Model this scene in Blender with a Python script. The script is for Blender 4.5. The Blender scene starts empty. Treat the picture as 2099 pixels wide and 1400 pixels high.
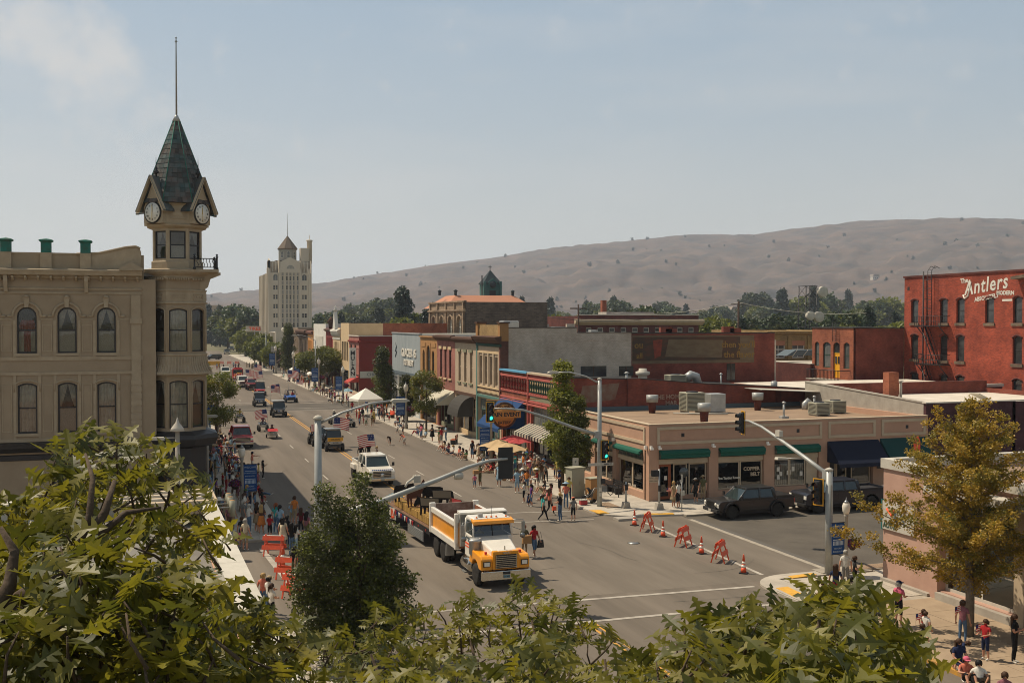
import bpy,bmesh,math,random
from mathutils import Vector,Matrix,noise
random.seed(7)
SC=bpy.context.scene; COL=SC.collection; PI=math.pi
RAD=math.radians
# ---------------------------------------------------------------- camera
cam=bpy.data.cameras.new('camera'); co=bpy.data.objects.new('camera',cam); COL.objects.link(co)
YAW=math.atan2(735.5,2200); PITCH=math.atan2(40,2200)
co.location=(0,0,12.5); co.rotation_euler=(PI/2-PITCH,0,-YAW)
cam.sensor_width=36; cam.lens=36*2200/2099; cam.clip_end=30000; cam.clip_start=.1
SC.camera=co
# ---------------------------------------------------------------- light
SUN_DIR=Vector((-.757,.653,0)).normalized()*math.cos(RAD(57))+Vector((0,0,math.sin(RAD(57))))
sl=bpy.data.lights.new('sun','SUN'); sl.energy=5; sl.angle=RAD(.55); sl.color=(1,.87,.71)
so=bpy.data.objects.new('sun',sl); COL.objects.link(so)
so.rotation_euler=SUN_DIR.to_track_quat('Z','Y').to_euler(); so.location=(0,0,60)
W=bpy.data.worlds.new('World'); SC.world=W; W.use_nodes=True
wt=W.node_tree; wt.nodes.clear()
def wn(t,**k):
 n=wt.nodes.new(t)
 for a,b in k.items():setattr(n,a,b)
 return n
def wl(a,b):wt.links.new(a,b)
sky=wn('ShaderNodeTexSky',sky_type='NISHITA',sun_disc=False,sun_elevation=RAD(57),
  sun_rotation=math.atan2(SUN_DIR.x,SUN_DIR.y),air_density=1.15,dust_density=4.0,ozone_density=1.3,altitude=1000)
bgd=wn('ShaderNodeBackground'); bgd.inputs[1].default_value=.087
out=wn('ShaderNodeOutputWorld'); wl(bgd.outputs[0],out.inputs[0])
tc=wn('ShaderNodeTexCoord')
# smoky summer sky: pull the saturated blue towards grey, warm and pale near the horizon
sep=wn('ShaderNodeSeparateXYZ'); wl(tc.outputs['Generated'],sep.inputs[0])
ramp=wn('ShaderNodeValToRGB'); wl(sep.outputs[2],ramp.inputs[0])
cr=ramp.color_ramp; cr.elements[0].position=0; cr.elements[0].color=(7.6,7.4,6.3,1)
cr.elements[1].position=.75; cr.elements[1].color=(2.9,3.3,3.8,1)
for p_,c_ in ((.08,(6.7,6.75,6.1)),(.18,(4.9,5.7,6.1)),(.32,(3.6,4.9,6.1))):
 e=cr.elements.new(p_); e.color=c_+(1,)
mx=wn('ShaderNodeMix',data_type='RGBA'); mx.inputs[0].default_value=.8
wl(sky.outputs[0],mx.inputs[6]); wl(ramp.outputs[0],mx.inputs[7])
# thin clouds: two soft patches high on the left, faint streaks elsewhere
def patch(d,r0,r1):
 dv=wn('ShaderNodeVectorMath',operation='DISTANCE'); wl(tc.outputs['Generated'],dv.inputs[0]); dv.inputs[1].default_value=d
 mr=wn('ShaderNodeMapRange'); mr.interpolation_type='SMOOTHSTEP'; wl(dv.outputs['Value'],mr.inputs[0])
 mr.inputs[1].default_value=r1; mr.inputs[2].default_value=r0; mr.inputs[3].default_value=0; mr.inputs[4].default_value=1
 return mr.outputs[0]
def wmath(op,a,b):
 n=wn('ShaderNodeMath',operation=op)
 for i,v in enumerate((a,b)):
  if hasattr(v,'links'):wl(v,n.inputs[i])
  else:n.inputs[i].default_value=v
 return n.outputs[0]
def skydir(px,py):
 a=(px-1049.5)/2200; b=(700-py)/2200
 m=co.rotation_euler.to_matrix(); v=m @ Vector((a,b,-1)); return v.normalized()
pm=wmath('ADD',patch(skydir(165,100),.01,.07),wmath('MULTIPLY',patch(skydir(20,40),.01,.045),.9))
pm=wmath('ADD',pm,wmath('MULTIPLY',patch(skydir(230,200),.0,.08),.45))
nz=wn('ShaderNodeTexNoise'); nz.inputs['Scale'].default_value=26; nz.inputs['Detail'].default_value=9; nz.inputs['Roughness'].default_value=.62
wl(tc.outputs['Generated'],nz.inputs['Vector'])
cm=wmath('MULTIPLY',pm,1.0)
cl=wn('ShaderNodeMapRange'); wl(wmath('ADD',wmath('MULTIPLY',cm,.42),nz.outputs[0]),cl.inputs[0])
cl.inputs[1].default_value=.6; cl.inputs[2].default_value=.95; cl.inputs[3].default_value=0; cl.inputs[4].default_value=.62
mp=wn('ShaderNodeMapping'); mp.inputs['Scale'].default_value=(3,3,14); mp.inputs['Rotation'].default_value=(0,.12,0); wl(tc.outputs['Generated'],mp.inputs[0])
nz2=wn('ShaderNodeTexNoise'); nz2.inputs['Scale'].default_value=1.5; nz2.inputs['Detail'].default_value=7; wl(mp.outputs[0],nz2.inputs['Vector'])
c2=wn('ShaderNodeMapRange'); wl(nz2.outputs[0],c2.inputs[0]); c2.inputs[1].default_value=.5; c2.inputs[2].default_value=.85; c2.inputs[4].default_value=.35
tot=wmath('ADD',wmath('MULTIPLY',cl.outputs[0],1),c2.outputs[0])
mx2=wn('ShaderNodeMix',data_type='RGBA'); wl(tot,mx2.inputs[0]); wl(mx.outputs[2],mx2.inputs[6]); mx2.inputs[7].default_value=(7.4,7.1,6.7,1)
wl(mx2.outputs[2],bgd.inputs[0])
SC.view_settings.view_transform='Standard'; SC.view_settings.look='None'; SC.view_settings.gamma=1
SC.view_settings.use_curve_mapping=False; SC.view_settings.exposure=.1
SC.cycles.max_bounces=6; SC.cycles.transparent_max_bounces=10; SC.cycles.volume_bounces=1
SC.cycles.use_adaptive_sampling=True; SC.cycles.use_denoising=True; SC.cycles.filter_width=1.0
# ---------------------------------------------------------------- materials
M={}
WARM=(1.05,1,.88)
def mat(name,c,rough=.8,c2=None,ns=2.,amt=1.,bump=0,bs=30,metal=0,kind=None,br=(.5,.25,.075),mortar=None,spec=.5,trans=0,emit=None,streak=None,var=0,fac=None,coat=0):
 spec=.22 if spec == .5 and rough > .5 else spec
 c=tuple(a*b for a,b in zip(c,WARM)); c2=c2 and tuple(a*b for a,b in zip(c2,WARM))
 m=bpy.data.materials.new(name); m.use_nodes=True; t=m.node_tree; b=t.nodes['Principled BSDF']
 L=t.links.new; N=t.nodes.new
 b.inputs['Roughness'].default_value=rough; b.inputs['Metallic'].default_value=metal
 b.inputs['Specular IOR Level'].default_value=spec
 b.inputs['Coat Weight'].default_value=coat
 tcn=N('ShaderNodeTexCoord')
 col=None
 if kind == 'brick':
  sp=N('ShaderNodeSeparateXYZ'); L(tcn.outputs['Object'],sp.inputs[0])
  ad=N('ShaderNodeMath'); L(sp.outputs[0],ad.inputs[0]); L(sp.outputs[1],ad.inputs[1])
  cb=N('ShaderNodeCombineXYZ'); L(ad.outputs[0],cb.inputs[0]); L(sp.outputs[2],cb.inputs[1])
  bk=N('ShaderNodeTexBrick'); L(cb.outputs[0],bk.inputs['Vector']); bk.inputs['Scale'].default_value=1
  bk.inputs['Brick Width'].default_value=br[1]; bk.inputs['Row Height'].default_value=br[2]; bk.inputs['Mortar Size'].default_value=br[2]*.13
  bk.inputs['Color1'].default_value=c+(1,); bk.inputs['Color2'].default_value=(c2 or tuple(x*.7 for x in c))+(1,)
  bk.inputs['Mortar'].default_value=(mortar or tuple(x*.75+.03 for x in c))+(1,); bk.inputs['Bias'].default_value=-.1
  col=bk.outputs['Color']
  if bump:
   bp=N('ShaderNodeBump'); bp.inputs['Strength'].default_value=bump; bp.inputs['Distance'].default_value=.01; bp.invert=True
   L(bk.outputs['Fac'],bp.inputs['Height']); L(bp.outputs[0],b.inputs['Normal'])
 if col is None:
  rg=N('ShaderNodeRGB'); rg.outputs[0].default_value=c+(1,); col=rg.outputs[0]
 if c2 is not None or kind == 'brick':
  nz_=N('ShaderNodeTexNoise'); nz_.inputs['Scale'].default_value=ns; nz_.inputs['Detail'].default_value=8; nz_.inputs['Roughness'].default_value=.65
  vec=tcn.outputs['Object']
  if streak:
   mp_=N('ShaderNodeMapping'); mp_.inputs['Scale'].default_value=streak; L(vec,mp_.inputs[0]); vec=mp_.outputs[0]
  L(vec,nz_.inputs['Vector'])
  mr=N('ShaderNodeMapRange'); L(nz_.outputs[0],mr.inputs[0]); mr.inputs[1].default_value=.33; mr.inputs[2].default_value=.67; mr.inputs[4].default_value=amt
  mm=N('ShaderNodeMix'); mm.data_type='RGBA'; L(mr.outputs[0],mm.inputs[0]); L(col,mm.inputs[6])
  if kind == 'brick':mm.blend_type='MULTIPLY'; mm.inputs[7].default_value=(fac or (.62,.6,.6))+(1,)
  else:mm.inputs[7].default_value=c2+(1,)
  col=mm.outputs[2]
 if var:
  oi=N('ShaderNodeObjectInfo'); hs=N('ShaderNodeHueSaturation')
  mv=N('ShaderNodeMapRange'); L(oi.outputs['Random'],mv.inputs[0]); mv.inputs[3].default_value=1-var; mv.inputs[4].default_value=1+var
  L(mv.outputs[0],hs.inputs['Value']); L(col,hs.inputs['Color']); col=hs.outputs[0]
 L(col,b.inputs['Base Color'])
 if bump and kind != 'brick':
  nb=N('ShaderNodeTexNoise'); nb.inputs['Scale'].default_value=bs; nb.inputs['Detail'].default_value=6; L(tcn.outputs['Object'],nb.inputs['Vector'])
  bp=N('ShaderNodeBump'); bp.inputs['Strength'].default_value=bump; bp.inputs['Distance'].default_value=.03; L(nb.outputs[0],bp.inputs['Height']); L(bp.outputs[0],b.inputs['Normal'])
 if trans:
  tr=N('ShaderNodeBsdfTranslucent'); L(col,tr.inputs[0]); ms=N('ShaderNodeMixShader'); ms.inputs[0].default_value=trans
  L(b.outputs[0],ms.inputs[1]); L(tr.outputs[0],ms.inputs[2]); L(ms.outputs[0],t.nodes['Material Output'].inputs[0])
 if emit:b.inputs['Emission Color'].default_value=emit[:3]+(1,); b.inputs['Emission Strength'].default_value=emit[3]
 M[name] =m; return m
def glassmat(name,tint,tr=.55):
 m=bpy.data.materials.new(name); m.use_nodes=True; t=m.node_tree; t.nodes.clear(); N=t.nodes.new; L=t.links.new
 a=N('ShaderNodeBsdfTransparent'); a.inputs[0].default_value=tint+(1,); g=N('ShaderNodeBsdfGlossy'); g.inputs['Roughness'].default_value=.03
 nz_=N('ShaderNodeTexNoise'); nz_.inputs['Scale'].default_value=1.2; bp=N('ShaderNodeBump'); bp.inputs['Strength'].default_value=.12; bp.inputs['Distance'].default_value=.05
 tcn=N('ShaderNodeTexCoord'); L(tcn.outputs['Object'],nz_.inputs['Vector']); L(nz_.outputs[0],bp.inputs['Height']); L(bp.outputs[0],g.inputs['Normal'])
 fr=N('ShaderNodeFresnel'); fr.inputs[0].default_value=1.5; mr=N('ShaderNodeMapRange'); L(fr.outputs[0],mr.inputs[0]); mr.inputs[3].default_value=.06; mr.inputs[4].default_value=.9
 ms=N('ShaderNodeMixShader'); L(mr.outputs[0],ms.inputs[0]); L(a.outputs[0],ms.inputs[1]); L(g.outputs[0],ms.inputs[2])
 o=N('ShaderNodeOutputMaterial'); L(ms.outputs[0],o.inputs[0]); M[name] =m
glassmat('glass',(.86,.87,.86)); glassmat('glass_dark',(.5,.52,.53))
mat('glass_far',(.02,.024,.028),.07,c2=(.07,.075,.08),ns=.35,bump=.05,bs=2,var=.5)
mat('glass_light',(.16,.17,.17),.12,c2=(.06,.07,.08),ns=.5,bump=.05,bs=2,var=.4)
def simple(n,c,r=.6,**k):mat(n,c,r,**k)
for n,c,r,k in [
 ('white_paint',(.72,.7,.66),.5,dict(c2=(.55,.53,.5),ns=3)),('white_gloss',(.78,.78,.77),.25,dict(coat=.4)),('black',(.012,.012,.013),.45,{}),('rubber',(.018,.018,.018),.85,dict(c2=(.035,.033,.03),ns=8)),
 ('chrome',(.6,.6,.6),.18,dict(metal=1)),('steel',(.34,.36,.38),.4,dict(metal=.7,c2=(.25,.27,.29),ns=3)),('galv',(.42,.44,.46),.45,dict(metal=.35,c2=(.3,.32,.34),ns=2.5)),
 ('pole_grey',(.36,.38,.39),.45,dict(c2=(.26,.28,.29),ns=1.5,metal=.15)),('black_metal',(.02,.02,.022),.5,dict(metal=.3)),('headlight',(.75,.75,.72),.1,dict(spec=.9)),('red_light',(.5,.03,.02),.3,{}),('amber_light',(.8,.2,.02),.3,{}),
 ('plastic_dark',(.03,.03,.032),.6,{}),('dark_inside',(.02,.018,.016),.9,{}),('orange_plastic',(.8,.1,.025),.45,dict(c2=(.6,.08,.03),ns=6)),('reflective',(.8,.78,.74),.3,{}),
 ('signal_yellow',(.75,.38,.02),.45,{}),('signal_black',(.01,.012,.014),.5,{}),('green_lamp',(.02,.5,.42),.3,dict(emit=(.05,.8,.62,1.2))),('red_lamp',(.06,.01,.01),.3,{}),('amber_lamp',(.06,.03,.01),.3,{}),
 ('banner_blue',(.012,.06,.24),.6,dict(c2=(.02,.085,.28),ns=5,trans=.15)),('banner_text',(.4,.5,.65),.6,{}),('curtain',(.62,.6,.55),.9,dict(c2=(.42,.4,.36),ns=3,trans=.2)),('lace',(.5,.48,.43),.9,dict(c2=(.1,.095,.085),ns=38,amt=.9)),('curtain_red',(.3,.035,.02),.9,dict(c2=(.18,.02,.015),ns=4)),
 ('wood',(.16,.09,.05),.7,dict(c2=(.09,.05,.03),ns=6)),('pole_wood',(.07,.04,.028),.85,dict(c2=(.04,.025,.018),ns=10)),('rust_door',(.28,.08,.03),.5,{}),('concrete',(.36,.34,.31),.85,dict(c2=(.27,.25,.23),ns=1.2,bump=.15)),
 ('straw',(.46,.3,.09),.95,dict(c2=(.25,.15,.04),ns=22,bump=.9,bs=40)),('kraft',(.35,.2,.09),.8,{}),('paper',(.6,.58,.54),.7,{}),('canopy_white',(.8,.8,.79),.7,dict(trans=.25)),
 ('brass',(.5,.3,.08),.4,dict(metal=.5)),('flag_red',(.4,.03,.035),.7,dict(trans=.2)),('flag_white',(.7,.68,.66),.7,dict(trans=.2)),('flag_blue',(.02,.03,.13),.7,dict(trans=.15)),
 ('yellow_pad',(.62,.36,.06),.8,dict(c2=(.5,.28,.05),ns=4)),('yellow_kerb',(.52,.27,.04),.8,dict(c2=(.3,.2,.1),ns=3)),('lamp_globe',(.75,.73,.68),.3,dict(trans=.2)),('cabinet',(.33,.33,.27),.55,{})]:
 mat(n,c,r,**k)
# ---------------------------------------------------------------- mesh builder
def BX(*a):return MB().box(*a)
class MB:
 def __init__(s,m=None):s.v=[]; s.f=[]; s.fm=[]; s.mats=[]; s.cur=0; s.T=None; s.fs=[]; s.sm=False
 def use(s,m):
  if m not in s.mats:s.mats.append(m)
  s.cur=s.mats.index(m); return s
 def add(s,vs,fs):
  o=len(s.v)
  if s.T is not None:vs=[tuple(s.T @ Vector(p)) for p in vs]
  s.v += [tuple(p) for p in vs]
  for f in fs:s.f.append([i+o for i in f]); s.fm.append(s.cur); s.fs.append(s.sm)
  return s
 def box(s,x0,x1,y0,y1,z0,z1,skip=''):
  vs=[(x0,y0,z0),(x1,y0,z0),(x1,y1,z0),(x0,y1,z0),(x0,y0,z1),(x1,y0,z1),(x1,y1,z1),(x0,y1,z1)]
  F={'b':[0,3,2,1],'t':[4,5,6,7],'f':[0,1,5,4],'r':[1,2,6,5],'k':[2,3,7,6],'l':[3,0,4,7]}
  return s.add(vs,[F[k] for k in F if k not in skip])
 def poly(s,pts):return s.add(pts,[list(range(len(pts)))])
 def prism(s,pts,a0,a1,ax='y',caps=True):
  def P(p,a):
   return (p[0],a,p[1]) if ax == 'y' else ((a,p[0],p[1]) if ax == 'x' else (p[0],p[1],a))
  n=len(pts); vs=[P(p,a0) for p in pts]+[P(p,a1) for p in pts]
  fs=[[i,(i+1) % n,(i+1) % n+n,i+n] for i in range(n)]
  if caps:fs += [list(range(n))[::-1],list(range(n,2*n))]
  return s.add(vs,fs)
 def tube(s,pts,r,n=8,caps=True):
  pts=[Vector(p) for p in pts]; R=r if isinstance(r,(list,tuple)) else [r]*len(pts)
  vs=[]; up=None
  for i,p in enumerate(pts):
   d=(pts[min(i+1,len(pts)-1)]-pts[max(i-1,0)])
   d=d.normalized() if d.length else Vector((0,0,1))
   if up is None:
    up=Vector((0,0,1)) if abs(d.z) < .9 else Vector((1,0,0))
   a=d.cross(up).normalized(); b=a.cross(d).normalized(); up=b
   for k in range(n):
    t=2*PI*k/n; vs.append(p+(a*math.cos(t)+b*math.sin(t))*R[i])
  fs=[[i*n+k,i*n+(k+1) % n,(i+1)*n+(k+1) % n,(i+1)*n+k] for i in range(len(pts)-1) for k in range(n)]
  if caps:fs += [list(range(n))[::-1],[(len(pts)-1)*n+k for k in range(n)]]
  sm=s.sm; s.sm=True; s.add(vs,fs); s.sm=sm; return s
 def cyl(s,x,y,z0,z1,r,n=12,r1=None):return s.tube([(x,y,z0),(x,y,z1)],[r,r if r1 is None else r1],n)
 def lathe(s,prof,n=12,c=(0,0),flat=False,a0=0,ax='z'):
  vs=[]
  for r,z in prof:
   for k in range(n):
    t=a0+2*PI*k/n; q=(r*math.cos(t),r*math.sin(t),z)
    if ax == 'x':q=(q[2],q[0],q[1])
    if ax == 'y':q=(q[0],q[2],q[1])
    vs.append((c[0]+q[0],c[1]+q[1],q[2]+(c[2] if len(c) > 2 else 0)))
  m=len(prof); fs=[[i*n+k,i*n+(k+1) % n,(i+1)*n+(k+1) % n,(i+1)*n+k] for i in range(m-1) for k in range(n)]
  if prof[0][0] > 1e-4:fs.append(list(range(n))[::-1])
  if prof[-1][0] > 1e-4:fs.append([(m-1)*n+k for k in range(n)])
  sm=s.sm; s.sm=not flat; s.add(vs,fs); s.sm=sm; return s
 def ball(s,c,r,n=10,sq=1):
  k=max(4,n//2); return s.lathe([(max(1e-5,r*math.sin(PI*i/k)),r*sq*-math.cos(PI*i/k)) for i in range(k+1)],n,c)
 def mesh(s,name):
  me=bpy.data.meshes.new(name); me.from_pydata(s.v,[],s.f)
  for m in s.mats:me.materials.append(M[m])
  me.polygons.foreach_set('material_index',s.fm); me.polygons.foreach_set('use_smooth',s.fs); me.update(); return me
 def build(s,name,parent=None,mt=None,kind=None,loc=None,bevel=0,rot=None,label=None):
  if mt:s.mats=[mt]; s.fm=[0]*len(s.f)
  o=bpy.data.objects.new(name,s.mesh(name)); COL.objects.link(o)
  if parent:o.parent=parent
  if loc:o.location=loc
  if rot:o.rotation_euler=rot
  if kind:o['kind'] =kind
  if label:o['label'] =label
  if bevel:
   b=o.modifiers.new('bevel','BEVEL'); b.width=bevel; b.segments=2; b.limit_method='ANGLE'; b.angle_limit=RAD(35)
  return o
def inst(name,me,parent,loc=(0,0,0),rot=(0,0,0),sc=(1,1,1)):
 o=bpy.data.objects.new(name,me); COL.objects.link(o)
 if parent:o.parent=parent
 o.location=loc; o.rotation_euler=rot; o.scale=sc; return o
def gp(px,py,z=0.):
 """ground point seen at a place in the photograph (camera model above)"""
 v=co.rotation_euler.to_matrix() @ Vector(((px-1049.5)/2200,(700-py)/2200,-1)); t=(z-12.5)/v.z; return (v.x*t,v.y*t)
def thing(name,label,cat,loc=(0,0,0),rz=0,group=None):
 o=bpy.data.objects.new(name,None); COL.objects.link(o); o.location=loc; o.rotation_euler=(0,0,rz); o.empty_display_size=.2
 return tag(o,label,cat,group)
def tag(o,label,cat,group=None):
 o['label'] =label; o['category'] =cat
 if group:o['group'] =group
 return o
def copy_tree(o,parent=None):
 c=o.copy(); COL.objects.link(c); c.parent=parent
 for ch in list(o.children):copy_tree(ch,c)
 return c
TXT={}
def text_mesh(s,size,ext=.01,shear=0,align='CENTER',bold=0,sp=1):
 k=(s,size,ext,shear,align,bold)
 if k in TXT:return TXT[k]
 cu=bpy.data.curves.new('lettering','FONT'); cu.body=s; cu.size=size; cu.extrude=ext; cu.shear=shear; cu.offset=bold
 cu.align_x=align; cu.align_y='CENTER'; cu.space_character=sp; cu.resolution_u=2
 ob=bpy.data.objects.new('lettering',cu); COL.objects.link(ob)
 dg=bpy.context.evaluated_depsgraph_get(); me=bpy.data.meshes.new_from_object(ob.evaluated_get(dg))
 bpy.data.objects.remove(ob); bpy.data.curves.remove(cu); TXT[k] =me; return me
def text(s,size,loc,mt,parent=None,rot=(PI/2,0,0),name='lettering',sx=1,**k):
 me=text_mesh(s,size,**k).copy(); me.materials.clear(); me.materials.append(M[mt])
 return inst(name,me,parent,loc,rot,(sx,1,1))
# ================================================================= ground and hills
mat('asphalt',(.165,.143,.123),.9,c2=(.108,.094,.08),ns=.55,bump=.12,bs=60,streak=(1,.05,1))
mat('asphalt_worn',(.17,.149,.128),.9,c2=(.112,.098,.083),ns=.5,bump=.12,bs=60,streak=(1,.12,1))
mat('asphalt_side',(.105,.095,.083),.92,c2=(.075,.068,.06),ns=.35,bump=.2,bs=60)
mat('paving',(.43,.4,.36),.85,c2=(.32,.3,.27),ns=1.1,bump=.12,bs=40,var=.05)
mat('paving_old',(.34,.27,.2),.88,c2=(.27,.21,.155),ns=1.1,bump=.12,bs=40,var=.05)
mat('kerb',(.36,.33,.29),.85,c2=(.25,.23,.2),ns=2)
mat('line_white',(.42,.4,.37),.8,c2=(.24,.22,.2),ns=1.6,amt=.9)
mat('line_yellow',(.58,.3,.05),.8,c2=(.36,.2,.07),ns=1.6,amt=.7)
mat('land',(.16,.14,.09),.95,c2=(.09,.1,.05),ns=.02)
mat('gravel',(.33,.24,.17),.95,c2=(.16,.12,.09),ns=16,bump=1,bs=30)
mat('patch_dark',(.1,.095,.09),.9)
g=MB('land'); g.add([(-9000,-3000,-.03),(9000,-3000,-.03),(9000,9000,-.03),(-9000,9000,-.03)],[[0,1,2,3]])
g.build('ground',None,'land','structure')
def sheet(name,x0,x1,y0,y1,z,m,kind='structure',parent=None):
 return MB().poly([(x0,y0,z),(x1,y0,z),(x1,y1,z),(x0,y1,z)]).build(name,parent,m,kind)
# main street (Y), cross street (X)
mb=MB()
mb.poly([(7.3,-40,0),(26.9,-40,0),(26.9,480,0),(7.3,480,0)])
mb.build('road',None,'asphalt','structure')
sheet('intersection',-60,32.2,45.2,61.9,.004,'asphalt_worn')
sheet('side_road',32.2,160,45.6,61.9,.004,'asphalt_side'); sheet('side_street',-60,7.35,44.9,62.5,.002,'asphalt'); sheet('road_edge',26.8,34,44,63,.002,'asphalt'); sheet('road_shoulder',7.3,30,38,72,.0015,'asphalt')
sheet('side_road',-60,110,153,166,.004,'asphalt_side')
sheet('side_road',-60,110,262,276,.004,'asphalt_side')
# paint, joined per kind of marking
mk=MB(); z=.009
for dx in (-.16,.16):
 for a,b in ((64.8+3.6,153),(166,262),(-40,40.9)):
  mk.box(17.15+dx-.06,17.15+dx+.06,a,b,z-.004,z)
mk.build('yellow_centre_line',None,'line_yellow','structure')
mk=MB()
for X in (13.1,20.9):
 y=74.
 while y < 440:
  if not (150 < y < 168 or 258 < y < 278):mk.box(X-.06,X+.06,y,y+2.7,z-.004,z)
  y += 11.2
for y in (153.2,157,166.6,170.2):mk.box(7.8,26.4,y-.12,y+.12,z-.004,z)
mk.build('lane_marking',None,'line_white','structure')
mk=MB()
def stripe(x0,y0,x1,y1,w,zz=.013):
 d=Vector((x1-x0,y1-y0,0)).normalized(); n=Vector((-d.y,d.x,0))*w/2; a=Vector((x0,y0,zz)); b=Vector((x1,y1,zz))
 mk.poly([a-n,b-n,b+n,a+n])
stripe(7.8,41.3,26.5,41.2,.25); stripe(7.8,44.95,26.9,44.3,.25)
stripe(8.0,68.3,26.4,65.9,.16); stripe(8.4,64.9,26.4,62.6,.16)
stripe(29,60.6,28.5,46.2,.22); stripe(5.6,60.4,6.4,47,.3)
mk.build('crosswalk_lines',None,'line_white','structure')
mk=BX(32.05,32.35,46.3,60.7,.004,.02); mk.build('gutter_line',None,'kerb','structure')
mk=BX(32.36,32.75,46.5,60.7,.0,.012); mk.build('gutter_edge',None,'patch_dark','structure')
# cracks / sealed joints
mk=MB()
random.seed(3)
def crack(x,y,ang,n,w=.03):
 p=Vector((x,y,.0135)); d=ang
 for i in range(n):
  d += random.uniform(-.25,.25); q=p+Vector((math.cos(d),math.sin(d),0))*random.uniform(.4,.8); s_=Vector((-math.sin(d),math.cos(d),0))*w*random.uniform(.3,.6)
  mk.poly([p-s_,q-s_,q+s_,p+s_]); p=q
for x,y,a,n in ((26,43.5,.1,6),(24,51,1.9,9),(25.5,47.6,0,8),(12,75,.2,5),(20,70,1.5,8),(22,43,.05,9),(10,90,1.5,10),(36,56,.2,12),(40,51,2.9,9),(18.9,60,1.6,9),(15,50,.3,8),(9,100,1.6,12),(24,72,1.4,7),(15.2,120,1.57,30),(19.2,100,1.57,36)):crack(x,y,a,n)
mk.build('road_crack',None,'patch_dark','structure')
for x,y,a,b in ((10.2,71,3.2,1.1),(18.2,96,1.2,4),(23.2,34,2,5)):sheet('road_patch',x,x+a,y,y+b,.0062,'asphalt_side')
mk=MB().use('patch_dark'); mk.lathe([(.36,.0),(.36,.017)],24,(25.7,55.2)); mk.use('steel'); mk.lathe([(.3,.0),(.3,.021)],24,(25.7,55.2))
tag(mk.build('manhole_cover'),'round iron manhole cover set in the road before the cones','manhole cover')
# sidewalks: body with kerb + single slabs where their joints read
def walk(x0,x1,y0,y1,m='paving',h=.13,name='sidewalk',sx=1.5,sy=1.5,slabs=True,cut=None):
 b=BX(x0,x1,y0,y1,-.02,h-.02).build(name,None,'kerb','structure')
 if not slabs:
  BX(x0+.02,x1-.02,y0+.02,y1-.02,h-.02,h).build('paving_surface',b,m,'structure'); return b
 nx=max(1,round((x1-x0)/sx)); ny=max(1,round((y1-y0)/sy)); dx=(x1-x0)/nx; dy=(y1-y0)/ny
 me=None
 for i in range(nx):
  for j in range(ny):
   cx,cy=x0+(i+.5)*dx,y0+(j+.5)*dy
   if cut and cut(cx,cy):continue
   if me is None:
    me=MB().use(m).box(-dx/2+.012,dx/2-.012,-dy/2+.012,dy/2-.012,h-.021,h).mesh('slab')
   inst('slab',me,b,(cx,cy,random.uniform(-.004,.004)))
 return b
# near right corner
walk(28.6,34,28,44.6,m='paving',cut=lambda x,y:y < 39.4 or y > 44.9)
walk(27.2,28.6,39.6,42.9,sx=1.4)
walk(27.05,33.2,14,39.55,m='paving_old',sx=2,sy=2,name='sidewalk')
mk=BX(26.9,27.12,14,39.5,-.02,.15); mk.build('kerb_painted_yellow',None,'yellow_kerb','structure')
walk(34,100,43.6,44.9,slabs=False)
# rounded corner apron
cp=[(27.1,39.6)]
for k in range(9):a=PI+ -k/8*PI/2; cp.append((29.4+2.3*math.cos(a),43.6+2.1*math.sin(a)))
cp += [(34,45.7),(34,44.9),(28.6,44.9),(28.6,39.6)]
MB().prism(cp,-.02,.11,'z').build('corner_apron',None,'paving','structure')
for q in ([(27.45,43.3),(28.1,43.35),(27.95,41.6),(27.3,41.55)],[(29.3,45.15),(30.75,45.35),(30.8,44.95),(29.25,44.7)]):
 o=MB().prism(q,.09,.136,'z').build('warning_pad',None,'yellow_pad'); tag(o,'yellow tactile warning pad on the near right corner, '+('facing the main street' if q[0][0] < 28 else 'facing the side street'),'tactile pad')
BX(31.2,42,45.05,46.0,-.02,.15).build('planting_bed',None,'kerb','structure')
BX(32.9,42,45.15,45.9,.1,.17).build('gravel_bed',None,'gravel','structure')
# far right sidewalk with slabs only in front of the tan building, plain further on
walk(27.2,32.4,68,90,sx=1.7,sy=1.7); walk(29.6,32.4,62.6,68,sx=1.4,sy=1.35)
walk(26.9,32.4,90,152,sx=2.6,sy=2.2)
for a,b in ((167,261),(277,420)):walk(26.9,32.4,a,b,slabs=False)
walk(32.4,75,61.6,67.0,sx=1.8,sy=1.8)
cp=[(27.1,68)]
for k in range(9):a=PI+k/8*PI/2; cp.append((29.9+2.75*math.cos(a),65+2.6*math.sin(a)))
cp += [(32.4,62),(32.4,62.6),(29.6,62.6),(29.6,68)]
MB().prism(cp,-.02,.11,'z').build('corner_apron',None,'paving','structure')
for i,q in enumerate(([(27.15,65.2),(27.9,65.0),(27.95,63.7),(27.3,63.8)],[(30,62.95),(31.9,62.5),(31.8,62.1),(29.9,62.5)])):
 o=MB().prism(q,.09,.136,'z').build('warning_pad',None,'yellow_pad'); tag(o,'yellow tactile warning pad on the tan shop corner, '+('left one by the signal pole' if i == 0 else 'right one behind the first cone'),'tactile pad')
BX(27.6,28.9,61.5,62.3,-.02,.15).build('kerb_island',None,'concrete','structure')
BX(28.6,29.6,65.6,67.6,.1,.14).build('gravel_bed',None,'gravel','structure')
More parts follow.
